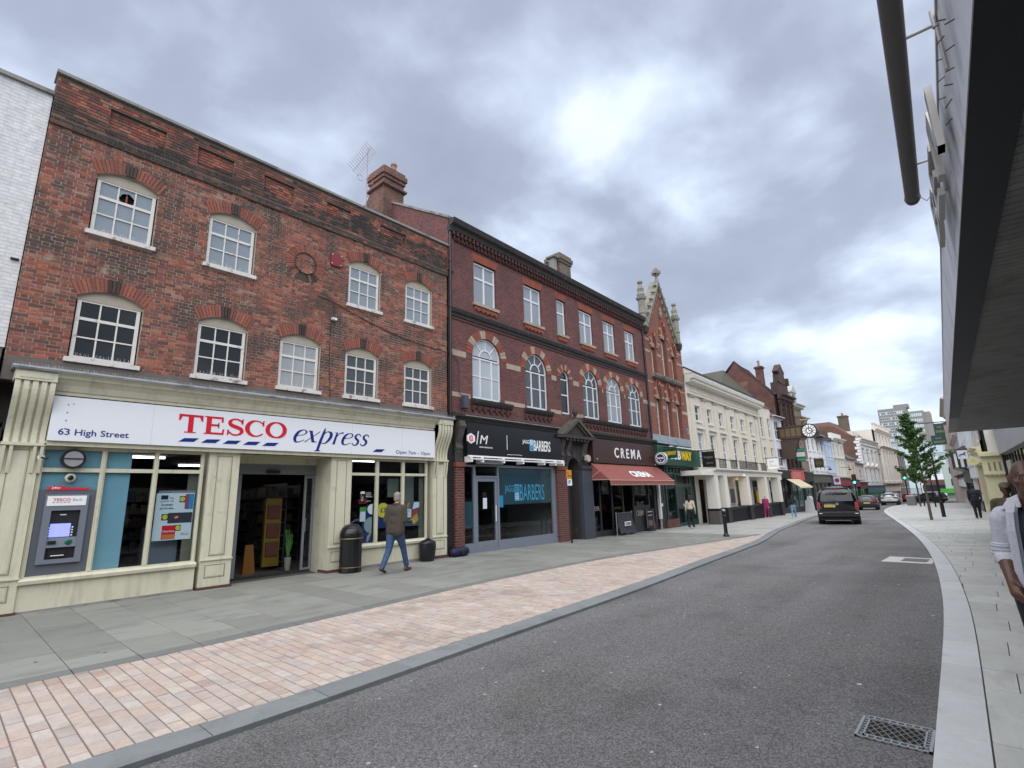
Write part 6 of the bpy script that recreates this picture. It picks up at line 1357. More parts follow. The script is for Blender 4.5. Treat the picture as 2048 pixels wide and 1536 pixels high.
blob([('c', (0, .35, .62), (0, -.35, .60), .17, .19, 0), ('c', (0, -.42, .68), (0, -.68, .82), .13, .11, 0), ('c', (0, -.68, .82), (0, -.88, .70), .09, .06, 0)] +
     [('c', (x, y, .55), (x * 1.1, y + .03, .05), .065, .04, 0) for x in (-.1, .1) for y in (-.35, .35)] + [('c', (0, .5, .65), (0, .6, .3), .03, .02, 0), ('c', (.08, -.68, .92), (.16, -.72, 1.0), .02, .01, 0), ('c', (-.08, -.68, .92), (-.16, -.72, 1.0), .02, .01, 0)], [gold], 'body', bl_, .03)
# brown stone building with bays
sto = mat('brown_stone', (.24, .19, .14), rough=.85, var=.25, scale=4, bump=.6, patch=((.11, .09, .07), .5, 1.4, .52))
st_, wd = house('stone_bay_building', 'brown and cream stone building with bay windows and a dormer beyond the street clock', 56.15, 59.2, 9.6, sto,
      [(6.9, 8.6, [(.12, .34), (.40, .60), (.66, .88)], 'rect'), (4.4, 6.0, [(.15, .40), (.60, .85)], 'rect')], fm=old_white, pm=pane_dark, corn=[(9.9, .6, .4, stucco_w), (6.6, .2, .2, sto)], roof=('gable', 1.4, slate), shop=(2.2, 3.0, blackpaint, lit_shop2, blackpaint, None))
for a, b in ((.3, 1.2), (1.8, 2.7)):
    mb = MB(); mb.hexa([(a, -.02, 6.6), (b, -.02, 6.6), (b, 0, 6.6), (a, 0, 6.6), (a, -.55, 6.9), (b, -.55, 6.9), (b, 0, 6.9), (a, 0, 6.9)]); mb.box(a, b, -.55, 0, 6.9, 7.05); mb.box(a, a + .1, -.5, 0, 7.05, 8.5); mb.box(b - .1, b, -.5, 0, 7.05, 8.5); mb.box(a - .05, b + .05, -.6, 0, 8.5, 8.65); o = mb.build('bay_window', sto, st_); MB().box(a + .1, b - .1, -.45, -.43, 7.05, 8.5).build('pane', pane_dark, o)
mb = MB(); mb.box(.6, 2.4, .1, 1.2, 9.6, 11.2); mb.ext([(.5, 11.2), (2.5, 11.2), (1.5, 12.0)], 0, 1.2); mb.build('dormer', mat('pale_dormer', (.42, .40, .36), var=.15), st_); MB().box(1.1, 1.9, .06, .1, 10.0, 11.0).build('pane', pane_dark, st_)
# white and blue row with shops
wr = mat('white_render', (.78, .78, .80), rough=.7, var=.05, scale=2, streak=.1)
blk = mat('bluish_glass_shop', (.05, .07, .09), rough=.2)
spn = lambda n, w: [((i + .5) / n - w / 2, (i + .5) / n + w / 2) for i in range(n)]
a, wd = house('white_rendered_building', 'white rendered building with black balcony hood and two floors of windows behind the pub sign', 59.25, 66.5, 7.2, wr, [(5.4, 6.7, spn(4, .13), 'rect'), (3.4, 4.7, spn(4, .13), 'rect')], pm=pane_mid, roof=('gable', 1.3, slate), shop=(2.1, 2.8, mat('bronze_fascia', (.10, .09, .07), rough=.5, var=.2), lit_shop, blackpaint, None), corn=[(7.25, .3, .2, stucco_w)])
MB().box(3.6, 7.2, -.9, 0, 6.75, 6.95).build('balcony_hood', blackpaint, a); chimney(a, 1.2, 2.6, 1.5, 2.6, 7.4, 10.2, [(1.5, 2, .5), (2.2, 2, .5)], brick_mat('orange_chimney', (.30, .09, .05), (.2, .07, .04), (.2, .15, .1)))
a, wd = house('pale_blue_building', 'pale blue rendered building in the far row left of the cream parapet building', 66.6, 70.2, 7.0, mat('pale_blue_render', (.50, .60, .78), rough=.7, var=.04), [(5.1, 6.3, spn(3, .17), 'rect'), (3.3, 4.6, spn(4, .13), 'rect')], shop=(2.0, 2.7, mat('navy_fascia', (.03, .05, .10), rough=.5), lit_shop2, blackpaint, None), roof=('gable', 1.0, slate))
a, wd = house('cream_parapet_building', 'pale cream building with a parapet and tall windows next to the pale blue one', 70.25, 76.4, 7.3, mat('ivory_render', (.66, .66, .60), rough=.7, var=.05), [(5.2, 6.6, spn(3, .14), 'rect'), (2.9, 4.6, spn(4, .12), 'rect')], corn=[(7.35, .5, .35, stucco_w), (4.95, .15, .15, stucco_w)], shop=(1.7, 2.5, mat('crimson_fascia', (.22, .025, .05), rough=.5), lit_shop, blackpaint, None))
MB().box(.6, wd - .6, -.05, .3, 7.36, 8.0).build('parapet', MATS['ivory_render'], a)
a, wd = house('peach_cottage', 'small peach coloured two storey building with steep grey roof', 76.5, 82.0, 5.1, mat('peach_render', (.68, .55, .44), rough=.7, var=.04), [(3.0, 4.3, spn(2, .2), 'rect')], roof=('gable', 2.6, slate), depth=7, shop=(1.6, 2.3, MATS['crimson_fascia'], lit_shop, blackpaint, None))
a, wd = house('pale_pink_cottage', 'small pale pink building with slate roof below the brown brick flank wall', 82.1, 87.2, 4.6, mat('pink_render', (.66, .56, .55), rough=.7, var=.04), [(2.6, 3.8, spn(1, .3), 'rect')], roof=('gable', 2.3, slate), depth=7, shop=(1.3, 2.0, mat('maroon_fascia', (.10, .03, .03)), lit_shop, blackpaint, None))
bb = brick_mat('brown_flank_brick', (.17, .075, .05), (.13, .06, .045), (.17, .12, .09))
a, wd = house('quoined_building', 'white painted classical building with quoins, pediments and a brown brick flank wall', 87.3, 101.2, 8.3, wr, [(5.0, 7.0, spn(4, .12), 'rect'), (2.3, 4.2, spn(4, .12), 'rect')], wsurr=stucco_w, corn=[(8.35, .5, .45, stucco_w), (7.5, .2, .15, stucco_w)], shop=(.7, 1.5, mat('teal_fascia', (.05, .13, .18), rough=.5), lit_shop2, blackpaint, None), depth=10)
mb = MB(); mb.ext([(.05, -1), (9.5, -1), (9.5, 10), (6.5, 10.6), (3.4, 10.4), (2.6, 10.2), (1.6, 9.2), (.05, 8.4)], -.06, .0, axis='x'); mb.build('brick_flank', bb, a)
mb = MB(); [mb.box(-.08, .28 if k % 2 else .5, -.05, .0, .9 + k * .42, 1.25 + k * .42) for k in range(18)]; [mb.box(-.1, -.06, 0, .35 if k % 2 else .6, .9 + k * .42, 1.25 + k * .42) for k in range(18)]; mb.build('quoin', wr, a, kind='stuff')
mb = MB(); mb.hexa([(-.06, .4, 8.4), (wd, .4, 8.4), (wd, 9.8, 8.4), (-.06, 9.8, 8.4), (1.5, 3.5, 11.2), (wd - 2, 3.5, 11.2), (wd - 2, 7, 11.2), (1.5, 7, 11.2)]); mb.build('roof', mat('brown_tiles', (.15, .075, .06), rough=.9, var=.25, scale=3), a)
chimney(a, 3.6, 4.9, 1.6, 2.8, 9, 12.2, [(3.9, 2.2, .4), (4.5, 2.2, .4)], brick_mat('olive_chimney', (.14, .11, .07), (.10, .08, .06), (.18, .16, .12)))
for i in range(3): c = wd * (i + .7) / 4 + 1; mb = MB(); mb.ext([(c - .9, 4.45), (c + .9, 4.45), (c, 4.95)], -.3, 0); mb.build('window_pediment', stucco_w, a)
[MB().box(2 + 3 * k, 3.2 + 3 * k, 1, 2.2, 8.4, 9.6).build('dormer', stucco_w, a) for k in range(2)]
orn = mat('ornate_cream', (.74, .69, .62), rough=.75, var=.08, scale=2, streak=.15)
a, wd = house('ornate_cream_building', 'tall ornate cream building with giant columns and a balustraded parapet', 101.4, 117.5, 10.7, orn, [(8.3, 10.0, spn(5, .08), 'rect'), (2.6, 6.8, spn(5, .08), 'rect')], corn=[(8.0, .9, .6, orn), (10.8, .5, .4, orn), (1.9, .5, .5, stone_grey)], shop=(.6, 1.4, orn, pane_mid, orn, None), depth=12)
for k in range(6): MB().lathe([(.42, 2.0), (.42, 2.3), (.33, 2.5), (.28, 6.9), (.4, 7.3), (.42, 7.4)], (.9 + k * (wd - 1.8) / 5, -.32, 0), 10).build('column', orn, a)
mb = MB()
for k in range(22): mb.box(.2 + k * .72, .5 + k * .72, -.1, .2, 10.8, 11.6)
mb.box(0, wd, -.15, .25, 11.6, 11.8); mb.build('balustrade', orn, a)
dsb = mat('dark_brown_stone', (.17, .135, .115), rough=.85, var=.25, scale=2)
a, wd = house('brown_pediment_building', 'dark brown stone building with red tiled pediment partly behind the street tree', 118.5, 132, 8.0, dsb, [(4.6, 6.8, spn(5, .09), 'rect'), (1.2, 3.4, spn(5, .09), 'rect')], pm=pane_dark, corn=[(8.05, .4, .4, dsb)], depth=10)
MB().ext([(0, 8), (9, 8), (4.5, 10)], -.3, 12, axis='x').build('roof', mat('red_tiles', (.20, .06, .05), rough=.9), a)
# tower block far behind
tw = thing('tower_block', 'distant grey concrete office tower with ribbon windows rising behind the street tree', 'tower block', (392, 40, 0), -PI / 2)
conc2 = mat('tower_concrete', (.25, .235, .22), rough=.9, var=.1, scale=.1); ribb = mat('tower_glass', (.50, .60, .63), rough=.25, var=.25, scale=.12)
mb = MB(); mb.box(0, 14.3, 0, 16, -8, 48.3); mb.box(14.3, 22.3, 1, 17, -8, 45.3); mb.box(22.3, 25.2, 1.6, 17, -8, 44.4); mb.box(8, 15.5, 3, 12, 48.3, 50.6); mb.box(13.6, 15.0, -.6, 1, -8, 46.5); mb.build('concrete_frame', conc2, tw)
mm = MB()
for fl in range(13):
    z = 46.4 - fl * 3.35
    for a, b in ((.7, 6.9), (7.4, 13.3)): MB().box(a, b, -.08, .0, z - 1.9, z).build('window_band', ribb, tw); [mm.box(a + k * 1.03 - .08, a + k * 1.03 + .08, -.16, -.08, z - 1.9, z) for k in range(7)]; [mm.box(a + (k + .2) * 1.03, a + (k + .7) * 1.03, -.12, -.08, z - 1.5, z - .3, 1) for k in range(6) if R.random() < .6]
    MB().box(15.2, 21.4, .92, 1.0, z - 4.4, z - 2.5).build('window_band', ribb, tw); [mm.box(15.2 + k * 1.03 - .08, 15.2 + k * 1.03 + .08, .84, .92, z - 4.4, z - 2.5) for k in range(7)]
mm.build('mullions', [conc2, pane_mid], tw, kind='stuff')
# ---------------------------------------------------------------- right side of the street
gm_ = mat('store_cladding', (.16, .165, .17), rough=.6, var=.1, scale=.6)
YRo = YR
YR = lambda x: -1.5 + .037 * (x - 46) if x < 46 else (-.5 + .045 * (x - 46))
AC = math.radians(2.1)
cn = thing('store_canopy', 'huge dark store canopy with a streaked aluminium fascia overhead at the right edge', 'canopy', (-6, -.64, 0), AC)
ribm = mat('canopy_black', (.012, .013, .018), rough=.6, var=.1); sof = mat('soffit_slats', (.20, .20, .185), rough=.7, var=.2, scale=3, isl=.12, patch=[((.10, .10, .09), .6, 1.1, .52), ((.08, .08, .07), .5, 4, .6)])
alum = mat('streaked_aluminium', (.55, .56, .59), rough=.5, metal=.2, var=.2, scale=2, patch=((.30, .31, .34), .7, 3.5, .52), stretch=(1, 1, .5))
CL = 32.85; FT = 4.41
x = 0
while x < CL - .01:      # fascia panels
    b = min(x + 2.4, CL); MB().box(x + .004, b - .004, -.0, .02, 3.602, FT).build('fascia_panel', alum, cn); x = b
MB().box(0, CL, -.006, -.001, 3.60, 3.618).build('fascia_trim', MATS.get('pale_trim') or mat('pale_trim', (.5, .5, .5), rough=.4), cn); MB().box(0, CL, -.010, .2, FT + .002, FT + .03).build('fascia_capping', MATS['pale_trim'], cn)
MB().box(0, 27.0, .0, .235, 3.598, 3.64).build('edge_beam', ribm, cn); MB().box(27.0, CL, .0, .235, 3.5985, 3.64).build('edge_beam', mat('canopy_grey', (.15, .15, .14), rough=.6), cn)
k = 0; sl = MB()
x = 0.0
while x < CL:       # boards of the underside
    b = x + .11
    if k < 290 and x > 9.0: MB().box(x + .004, min(b, CL) - .006, .235, 5.0, 3.62, 3.66).build('soffit_board', sof, cn); k += 1
    else: sl.box(x + .004, b - .006, .235, 5.0, 3.62, 3.66)
    x = b
sl.build('soffit_boards', sof, cn, kind='stuff'); MB().box(0, CL, .24, 5.0, 3.668, 4.3).build('canopy_deck', ribm, cn)
MB().box(CL - .04, CL, .02, 5.0, 3.6, FT).build('end_panel', alum, cn)
def big_letter(polys, x0, w=.56):
    mb = MB(); lm = mat('letter_steel', (.42, .40, .38), rough=.4, metal=.4, var=.15)
    for P in polys: mb.ext([(x0 + w - px * w / .64, 3.84 + pz * .46) for px, pz in P], -.095, -.055)
    o = mb.build('sign_letter', lm, cn); m2 = MB(); [m2.box(x0 + a, x0 + a + .012, -.055, 0, z, z + .012) for a in (.06, .45) for z in (3.9, 4.2)]; m2.build('spacer', lm, o)
    m3 = MB(); [m3.ext([(x0 + w - (px * .86 + .045) * w / .64, 3.84 + (pz * .92 + .04) * .46) for px, pz in P], -.0535, -.05) for P in polys]; m3.build('dark_back', black, o)
E_ = [[(0, 0), (.14, 0), (.14, 1), (0, 1)], [(.14, .86), (.6, .86), (.6, 1), (.14, 1)], [(.14, .43), (.52, .43), (.52, .57), (.14, .57)], [(.14, 0), (.6, 0), (.6, .14), (.14, .14)]]
N_ = [[(0, 0), (.14, 0), (.14, 1), (0, 1)], [(.14, 1), (.5, .0), (.64, 0), (.28, 1)], [(.64, 0), (.64, 1), (.5, 1), (.5, 0)]]
B_ = [[(0, 0), (.14, 0), (.14, 1), (0, 1)]] + ribbon(catmull([(.14, .93, .13), (.45, .9, .13), (.52, .73, .13), (.42, .54, .13), (.14, .52, .13)])) + ribbon(catmull([(.3, .5, .13), (.5, .45, .13), (.58, .26, .13), (.46, .08, .13), (.14, .07, .13)]))
D_ = [[(0, 0), (.14, 0), (.14, 1), (0, 1)]] + ribbon(catmull([(.14, .93, .14), (.45, .88, .14), (.58, .5, .14), (.45, .12, .14), (.14, .07, .14)]))
for P_, x0 in ((N_, 10.2), (E_, 10.95), (B_, 11.62)): big_letter(P_, x0)
mb = MB()
for i in range(9):
    for z in (3.95, 4.18): xx = 8.6 + i * .19 + (z > 4) * .07; mb.cyl((xx, 0, z + R.uniform(-.03, .03)), (xx + .01, -.04, z + R.uniform(-.03, .03)), .004, n=4)
mb.build('fixing_lug', mat('lug_dark', (.03, .03, .035)), cn, kind='stuff')
lt = thing('sign_light_trough', 'long grey tubular light trough held out on thin arms from the canopy fascia', 'light fitting', (-6, -.64, 0), AC)
mb = MB(); mb.tube([(5, -.215, 4.40), (12.1, -.215, 4.40)], .060, 14); mb.cyl((12.1, -.215, 4.40), (12.16, -.215, 4.40), .067, .056, 14)
o = mb.build('trough', mat('trough_grey', (.10, .095, .09), rough=.6, var=.12), lt); autosmooth(o)
for x in (7.6, 9.72, 11.4):
    mb = MB(); mb.cyl((x, -.2, 4.38), (x, -.0, 4.38), .011); mb.cyl((x, -.012, 4.44), (x, -.012, 4.05), .010); mb.cyl((x, -.016, 4.48), (x, -.016, 4.36), .016); mb.build('arm', mat('arm_grey', (.42, .41, .40), metal=.3), lt)
mb = MB(); mb.tube([(11.95, -.19, 4.36), (12.0, -.12, 4.28), (11.85, -.02, 4.33)], .004, 4); mb.build('cable', MATS['arm_grey'], lt)
for par in (cn, lt):
    for ch in par.children:
        ch.location.y *= -1; me = ch.data
        if me.get('flipped'): continue
        for v in me.vertices: v.co.y *= -1
        me.flip_normals(); me['flipped'] = 1
# the store itself behind the canopy (outside the frame, mirrored in the shop windows across the road)
sb_ = thing('department_store', 'grey department store wall behind the canopy on the right side of the road', 'building', (-14, -6.4, 0), AC)
MB().box(0, 40, -8, 0, 3.7, 7.5).build('wall', gm_, sb_); MB().box(0, 40, -7, -.1, -1, 3.7).build('ground_floor', black, sb_)
mb = MB(); [mb.box(1 + k * 4, 1.4 + k * 4, -.1, .12, -1, 3.7) for k in range(10)]; mb.build('shopfront_pier', steelgrey, sb_)
# grey metal fronted store beyond the canopy
gm = mat('grey_metal_fascia', (.33, .34, .36), rough=.4, metal=.2, var=.2, scale=1.2, patch=((.45, .46, .48), .5, 2.2, .55))
a, wd = house('grey_metal_store', 'store front with a deep grey metal fascia behind the man in the grey hoodie', 24, 45.9, 5.9, gm, [], right=True, shop=(3.35, 5.0, gm, pane_dark, blackpaint, None), depth=8)
MB().box(1.2, 3.6, -.05, .02, 1.9, 2.9).build('window_blind', mat('blind_cream', (.38, .38, .33), rough=.8), a)
# cream shopfront with fluted corner bracket
cshop = mat('shop_cream', (.66, .61, .40), rough=.6, var=.05)
a, wd = house('cream_shopfront_building', 'cream shopfront with fluted corner bracket and heavy cornice beyond the canopy', 46, 52.5, 6.3, stucco_w, [(4.4, 5.6, spn(3, .14), 'rect')], right=True, shop=(2.9, 3.6, cshop, pane_dark, cshop, None), corn=[(3.95, .55, .25, cshop), (6.35, .5, .35, sooty)], roof=('gable', 1.5, slate), pm=pane_dark)
mb = MB(); mb.box(-.02, 0, -.1, 1.5, -.7, 3.3); mb.build('side_panel', cshop, a, loc=(wd + .03, 0, 0))
mb = MB(); [mb.box(wd + .032, wd + .06, .15 + k * .26, .25 + k * .26, 2.35, 2.9, 1) for k in range(4)]; mb.box(wd + .02, wd + .30, -.15, 1.4, 2.1, 2.2, 0); mb.box(wd + .02, wd + .35, -.2, 1.45, 3.3, 3.5, 0); [mb.box(wd + .05, wd + .28, .1 + k * .22, .18 + k * .22, 2.02, 2.1, 0) for k in range(6)]; mb.build('fluted_bracket', [cshop, MATS['dark_edge']], a)  # flute slots use the darker outline tone
wshop = mat('clean_white_shop', (.74, .75, .76), rough=.5, var=.03)
a, wd = house('white_shop_building', 'white painted shop with a red poster and black stall riser beyond the cream shopfront', 52.6, 62, 7.2, wr, [(4.2, 6.2, spn(5, .11), 'rect')], right=True, shop=(2.0, 2.9, wshop, pane_dark, wshop, None), pm=lit_shop2)
MB().box(.2, wd - .1, -.2, .0, -1.5, .2).build('stall_riser', blackpaint, a); MB().box(wd - 4, wd - 1.2, -.06, .02, .7, 1.9).build('red_poster', mat('poster_red', (.35, .03, .03), var=.5, scale=4), a)
a, wd = house('timber_bay_building', 'dark timber front with a black and white bay window between two pale buildings', 62.1, 78, 7.6, wr, [(4.0, 5.6, spn(4, .12), 'rect')], right=True, shop=(1.7, 2.6, mat('dark_bluegrey_shop', (.04, .045, .055), rough=.5), pane_dark, blackpaint, None), roof=('gable', 1.8, slate))
mb = MB(); mb.hexa([(4, -.1, 2.7), (13, -.1, 2.7), (13, .2, 2.7), (4, .2, 2.7), (4, -1.0, 3.1), (13, -1.0, 3.1), (13, .2, 3.1), (4, .2, 3.1)], 1); mb.box(4, 13, -1.0, .1, 3.1, 4.5, 0); [mb.box(4 + k * 1.1, 4.2 + k * 1.1, -1.04, -1.0, 3.1, 4.5, 1) for k in range(9)]; mb.box(12.99, 13.05, -.8, -.6, 3.1, 4.5, 1); mb.box(12.99, 13.05, -.35, -.15, 3.1, 4.5, 1); mb.hexa([(3.8, -1.2, 4.5), (13.2, -1.2, 4.5), (13.2, .1, 4.5), (3.8, .1, 4.5), (4.2, -.2, 5.1), (12.8, -.2, 5.1), (12.8, .1, 5.1), (4.2, .1, 5.1)], 2); mb.build('bay_window', [wr, blackpaint, slate], a)
a, wd = house('pinkish_stone_building', 'tall pinkish stone building with bracketed cornice on the right of the street', 78.2, 100, 11.5, mat('pink_stone', (.50, .43, .39), rough=.8, var=.1), [(8.2, 10.0, spn(6, .07), 'rect'), (4.2, 6.4, spn(6, .07), 'rect')], right=True, corn=[(11.6, .8, .6, MATS['pink_stone']), (7.2, .4, .3, MATS['pink_stone']), (2.6, .6, .4, sooty)], shop=(1.2, 2.1, wshop, pane_dark, MATS['pink_stone'], None), depth=9)
a, wd = house('brown_gabled_house', 'pink and brown gabled upper storeys far along the right side', 101, 118, 10.4, MATS['pink_stone'], [(7.5, 9.2, spn(3, .1), 'rect')], right=True, roof=('gable', 3.2, MATS['red_tiles']), yoff=.6, depth=8, corn=[(10.4, .5, .3, stucco_w)])
a, wd = house('green_awning_building', 'pale green building with green shop awning closing the far end of the street', 140, 150, 5.6, mat('palegreen_render', (.42, .50, .46), rough=.7, var=.1), [], right=True, depth=14, yoff=1.4)
mb = MB(); [mb.box(wd + .01, wd + .06, 1 + k * 1.7, 2.2 + k * 1.7, z, z + 1.3) for k in range(5) for z in (1.2, 3.6)]; mb.build('window', pane_dark, a); MB().ext([(-1, -.3), (14, -.3), (14, .6), (-1, .6)], wd + .1, wd + 1.2, axis='x').build('awning', mat('awning_green', (.06, .33, .05), var=.1), a)
a = thing('distant_shop_block', 'low white and brown shop block far behind the street tree', 'building', (165, 2, 0)); MB().box(0, 12, 0, 9, -3, 4).box(-.1, 0, .5, 8.5, -.2, 1.4, 1).build('wall', [wr, blackpaint], a); MB().box(-.2, 0, 1, 8, 1.5, 2.6).build('fascia', mat('brown_fascia', (.12, .05, .04)), a)
a = thing('glass_office', 'pale glass fronted office building behind the tree at the end of the street', 'building', (210, 6, 0)); MB().box(0, 20, 0, 18, -3, 15).build('wall', mat('office_grey', (.36, .40, .42), var=.1), a)
for k in range(4):
    for j in range(6): MB().box(-.1, 0, .5 + j * 2.9, 3.0 + j * 2.9, .5 + k * 3.6, 3.0 + k * 3.6).build('window', ribb, a)
# ---------------------------------------------------------------- hanging and projecting signs (faces look back down the street, along -X)
def sign_x(name, label, cat, x, y0, y1, z0, z1, m, texts=(), th=.06, arm=True, armm=None, group=None):
    """a board standing square to the facades; text is written on its -X face, left edge at the higher y"""
    o = thing(name, label, cat, (x, y1, 0), -PI / 2, group)      # local x runs towards -Y, faces -x world
    w = y1 - y0; MB().box(0, w, -th / 2, th / 2, z0, z1).build('board', m, o)
    for s, (a, b, c, d), mt, kw in texts: text(s, (a * w, b * w, z0 + c * (z1 - z0), z0 + d * (z1 - z0)), mt, o, -th / 2, .004, **kw)
    if arm:
        mb = MB(); mb.box(-.55, w + .04, -.02, .02, z1 + .04, z1 + .08); mb.box(.08 * w, .08 * w + .02, -.01, .01, z1, z1 + .05); mb.box(.9 * w, .9 * w + .02, -.01, .01, z1, z1 + .05); mb.build('bracket', armm or blackpaint, o)
    return o
goldl = mat('gold_letter', (.42, .33, .14), var=0)
o = thing('round_cafe_sign', 'round navy and white cafe sign projecting beside the green sandwich shop fascia', 'sign', (23.7, 11.40, 3.24), -PI / 2)
mb = MB(); mb.disc(0, 0, .30, -.09, .09, 32, 0); mb.disc(0, 0, .27, -.098, -.09, 32, 1, r2=.245); mb.disc(0, 0, .245, -.10, -.09, 32, 2); mb.build('drum', [mat('sign_rim', (.55, .57, .62)), navy, navy], o)
mb = MB(); mb.disc(0, 0, .245, -.104, -.10, 32, 0, r2=.20); mb.disc(0, -.12, .03, -.108, -.10, 12, 0); mb.build('ring', ltwhite, o); MB().box(-.29, .29, -.112, -.1, -.055, .06).build('band', navy, o); text('CREMA', (-.27, .27, -.045, .055), ltwhite, o, -.112, .003, bold=.03); MB().box(-.6, -.28, -.02, .02, .05, .09).build('arm', blackpaint, o)
sign_x('projecting_sandwich_sign', 'small green projecting sign with yellow lettering behind the round cafe sign', 'sign', 24.75, 11.02, 11.75, 3.28, 3.78, MATS['sign_green'], [('SUBWAY', (.1, .95, .3, .7), MATS['letter_yellow'], dict(bold=.03))])
sign_x('black_hanging_sign', 'black hanging sign with faint white script above the portico of the cream hotel', 'sign', 29.9, 11.08, 11.82, 2.96, 3.86, mat('sign_gloss_black', (.008, .008, .01), rough=.3, var=0), [('Vogue', (.12, .85, .52, .72), mat('faint_letter', (.22, .22, .22), var=0), {}), ('Coffee Bar', (.3, .85, .2, .32), MATS['faint_letter'], dict(shear=.3))])
sign_x('white_hanging_sign', 'white hanging sign with small dark capitals on a black bracket by the cream annexe', 'sign', 45.1, 11.72, 12.5, 3.2, 4.0, ltwhite, [('PLUM\n&\nLETTUCE', (.2, .85, .2, .8), mat('grey_letter', (.12, .13, .16), var=0), {})])
o = sign_x('to_let_board', 'green and white TO LET board fixed to the stone building beyond the street clock', 'sign', 54.3, 11.68, 12.42, 4.08, 5.26, mat('board_green', (.01, .22, .14), rough=.4), [('commercial', (.1, .85, .86, .92), ltwhite, {}), ('TO LET', (.06, .95, .44, .60), mat('letter_darkgrey', (.05, .07, .09), var=0), dict(bold=.02)), ('01234 600000', (.12, .9, .10, .17), ltwhite, {})], arm=False)
MB().box(.01, .73, -.036, -.03, 4.50, 4.92).build('white_band', ltwhite, o)
o = sign_x('pub_sign', 'square dark pub sign with faint gold oval hanging from a bracket', 'sign', 59.6, 11.3, 12.12, 3.57, 4.46, mat('sign_olive_black', (.035, .032, .022), rough=.4), [('INN', (.35, .65, .42, .56), goldl, {})])
mb = MB(); mb.disc(.41, 4.01, .24, -.036, -.03, 24, 0, r2=.215); mb.build('gold_oval', goldl, o)
o = sign_x('horse_sign', 'pale hanging sign with a black galloping horse on the right side of the street', 'sign', 38, .20, .62, 2.93, 3.40, mat('sign_lilac_white', (.62, .62, .70)), [])
hs = MB(); [hs.ext(P, -.036, -.03) for P in ([(.10, 3.16), (.16, 3.21), (.26, 3.22), (.30, 3.30), (.34, 3.31), (.36, 3.27), (.32, 3.22), (.28, 3.15), (.18, 3.14)], [(.28, 3.17), (.36, 3.14), (.37, 3.16), (.29, 3.19)], [(.26, 3.15), (.33, 3.09), (.34, 3.11), (.28, 3.17)], [(.12, 3.15), (.07, 3.06), (.09, 3.05), (.15, 3.14)], [(.10, 3.16), (.04, 3.10), (.05, 3.085), (.13, 3.14)], [(.10, 3.18), (.04, 3.19), (.11, 3.20)])]; hs.build('black_horse', blackpaint, o)
o = thing('oval_sign', 'pale yellow oval hanging sign with a pointed emblem on the right side of the street', 'sign', (36, .26, 2.72), -PI / 2)
mb = MB(); mb.ext([(.235 + .235 * math.cos(t), .22 * math.sin(t)) for t in [2 * PI * k / 28 for k in range(28)]], -.03, .03); mb.build('board', mat('sign_pale_yellow', (.58, .56, .28)), o); mb = MB(); mb.ext([(.15, .0), (.235, .14), (.32, .0), (.29, .0), (.235, .09), (.18, .0)], -.036, -.03); mb.build('emblem', goldl, o); text('ABBEY ROSE', (.07, .40, -.07, -.03), goldl, o, -.03, .004); MB().tube([(.1, 0, .17), (.1, 0, .35), (.4, 0, .32), (.46, 0, .25)], .008, 4).build('bracket', blackpaint, o)
for i, (x, y0, y1, z0, z1, lb, t1, t2) in enumerate(((31, .77, 1.14, 3.83, 4.38, 'upper dark green hanging sign with gold lettering at the tip of the canopy', 'THE', 'SWAN'), (30, .75, 1.27, 3.33, 3.76, 'lower dark green hanging sign with gold lettering below the canopy tip', 'HOTEL', 'RESTAURANT'))):
    o = sign_x('green_hanging_sign', lb, 'sign', x, y0, y1, z0, z1, mat('sign_bottle_green', (.008, .05, .04), rough=.4), [(t1, (.3, .7, .62, .76), goldl, {}), (t2, (.15, .88, .22, .42), goldl, {})], arm=(i == 0))
for x, y, z, lb in ((64.3, 11.65, 3.5, 'small black bracket lantern on the pale blue front'), (68.2, 11.05, 6.5, 'black wall lantern on a long bracket high on the cream parapet building'), (72.5, 11.1, 3.6, 'black bracket lantern by the crimson shop fascia'), (90, 9.9, 6.0, 'black lantern on a long bracket before the quoined building')):
    o = thing('bracket_lantern', lb, 'lamp', (x, y, z)); L = YL(x) - y; mb = MB(); mb.tube([(0, L, .25), (0, 0, .25), (0, 0, .12)], .025, 5); mb.lathe([(.03, .12), (.18, .0), (.20, -.08), (.08, -.10)], n=10); mb.build('lantern', blackpaint, o)
o = thing('no_waiting_sign', 'square white board with a dark blue round parking symbol above the van roof', 'sign', (60.4, 10.5, 0), -PI / 2); MB().box(-.28, .28, -.02, .02, 1.84, 2.64).build('board', mat('board_lilac', (.60, .52, .58)), o); mb = MB(); mb.disc(0, 2.25, .2, -.03, -.02, 24, 0); mb.disc(0, 2.25, .11, -.034, -.03, 24, 1, r2=.07); mb.build('symbol', [mat('symbol_navy', (.03, .02, .10)), tred], o); MB().cyl((0, 0, G(60)), (0, 0, 1.9), .04).build('post', steelgrey, o)
# traffic lights
def traffic(x, y, zc, label, lit=1):
    o = thing('traffic_light', label, 'traffic light', (x, y, 0)); MB().cyl((0, 0, G(x)), (0, 0, zc - .5), .06).build('pole', blackpaint, o)
    MB().box(-.08, .12, -.20, .20, zc - .55, zc + .55).build('backing_board', blackpaint, o); g = MB(); g.cyl((-.09, 0, zc - .32), (-.15, 0, zc - .32), .12, n=14); g.build('green_light', mat('signal_green', (.05, 1, .55), emit=2.5, var=0), o)
    for k, n in ((0, 'amber_lens'), (.32, 'red_lens')): MB().cyl((-.09, 0, zc + k), (-.14, 0, zc + k), .10, n=12).build(n, mat(n + '_m', (.05, .02, .01)), o)
traffic(66.5, 9.95, 2.35, 'traffic light showing green on the left pavement beyond the black van'); traffic(84, 7.0, 2.8, 'traffic light showing green seen through the leaves of the street tree')
